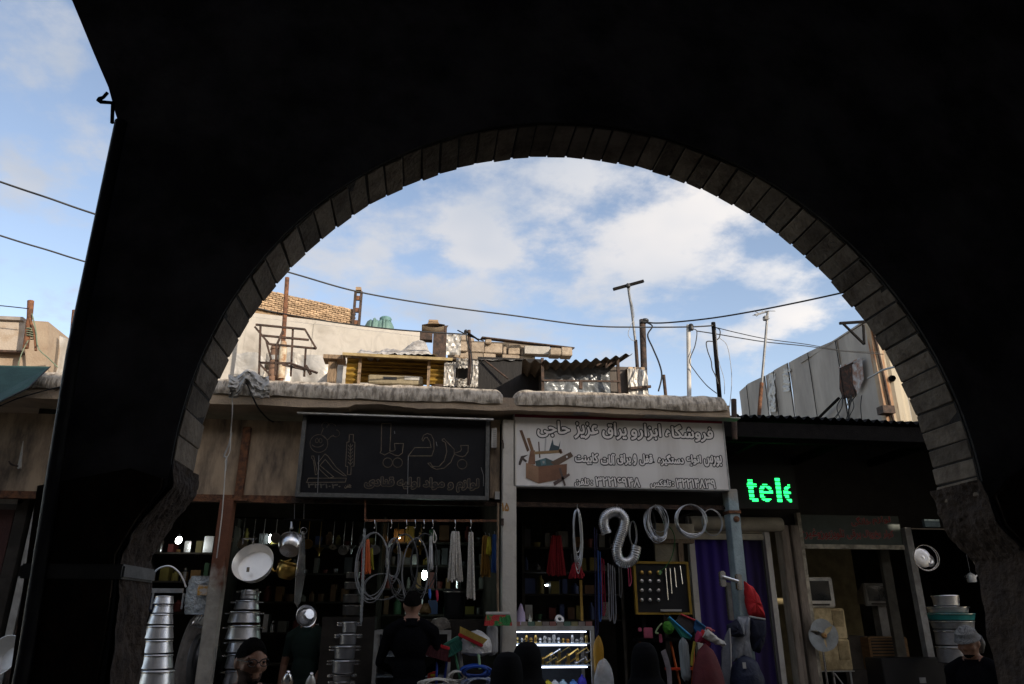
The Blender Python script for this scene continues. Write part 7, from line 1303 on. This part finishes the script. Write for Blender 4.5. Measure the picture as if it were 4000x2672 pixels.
hc_ = MB(); hc_.grid(lambda u, v: hd4(Vector((0, .004, 1.64))+Vector((.098*math.sin(v*1.42)*math.cos(2*math.pi*u), .118*math.sin(v*1.42)*math.sin(2*math.pi*u), .132*math.cos(v*1.42)))*(1+.05*nz((u*9, v*6, 4))+.04*math.sin(v*14)*(v > .6))), 40, 18); hc_.tube([hd4((.03, .09, 1.64)), hd4((.02, .14, 1.58)), hd4((.0, .16, 1.50))], [.05, .045, .02], 12); ch4(hc_, 'headcloth', KEF)
# women in chadors
def chador(label, px, py, Y, lean, seed, w=1.0, scarf=False, face=0.):
    top = P(px, py, Y); t = thing('person', label, 'person', (top.x, Y, 0)); Ht = top.z
    body = MB(); body.ell((top.x, Y+.02, Ht-.135), .070, .078, .108, 16, 12); body.tube([(top.x, Y, Ht-.2), (top.x, Y, Ht-.32)], .05, 12); body.ell((top.x, Y, Ht-.48), .17, .11, .2, 16, 12); body.ell((top.x, Y, Ht-.8), .16, .12, .24, 16, 12)
    for s in (-1, 1): body.tube([(top.x+s*.09, Y, Ht-.9), (top.x+s*.09, Y, .08)], [.085, .045], 12); body.ell((top.x+s*.09, Y+.05, .04), .04, .11, .035); body.tube([(top.x+s*.17, Y, Ht-.36), (top.x+s*.21, Y-.02, Ht-.62), (top.x+s*.1, Y+.14, Ht-.72)], [.05, .042, .03], 12)
    src = bpy.data.objects.new('tmp', body.mesh('tmp', SKIN, off=OFF[t.name])); COL.objects.link(src); md = src.modifiers.new('r', 'REMESH'); md.mode = 'VOXEL'; md.voxel_size = .018; me = bpy.data.meshes.new_from_object(src.evaluated_get(bpy.context.evaluated_depsgraph_get())); bpy.data.objects.remove(src); me.polygons.foreach_set('use_smooth', [True]*len(me.polygons)); o = bpy.data.objects.new('body', me); COL.objects.link(o); o.parent = t
    prof = [(0, 0), (.045, .006), (.078, .03), (.098, .075), (.108, .13), (.110, .19), (.118, .24), (.155, .29), (.205, .35), (.24, .43), (.265, .55), (.285, .75), (.30, 1.0), (.33, 1.3), (.38, Ht-.02)]
    def fn(u, v):
        f = v*(len(prof)-1); i = min(int(f), len(prof)-2); a = prof[i]; b = prof[i+1]; s = f-i; r = a[0]+(b[0]-a[0])*s; d = a[1]+(b[1]-a[1])*s
        an = 2*math.pi*u; fold = 1+(.10*min(1, max(0, d-.15)/.5))*nz((math.cos(an)*2.2, math.sin(an)*2.2, d*1.3+seed))+.02*math.sin(an*9+seed+d*3)*min(1, max(0, d-.2)/.5)
        return Vector((top.x+lean*min(d, .6)+r*w*math.cos(an)*fold, Y+.02+r*.94*math.sin(an)*fold, Ht-d+.004))
    mb = MB(); mb.grid(fn, 64, 60); mb.build('chador', CHADOR, t, smooth=True)
    if scarf:
        mb = MB(); mb.grid(lambda u, v: Vector((top.x+.10+.035*math.sin(u*3)+v*.03, Y-.06-.02*v, Ht-.06-.34*u+.02*v)), 16, 4); mb.build('scarf_edge', M('pale scarf', (.42, .36, .38), .85, scale=20, bump=.3), t, smooth=True)
    return t
chador('woman in a black chador before the lit display case', 2062, 2508, 5.6, -.05, 1)
chador('second woman in a black chador just left of the first with lower head', 1985, 2548, 5.3, -.04, 5)
chador('woman in a black chador showing a pale scarf edge near the dustpans', 2518, 2510, 5.7, .0, 9, .95, True)
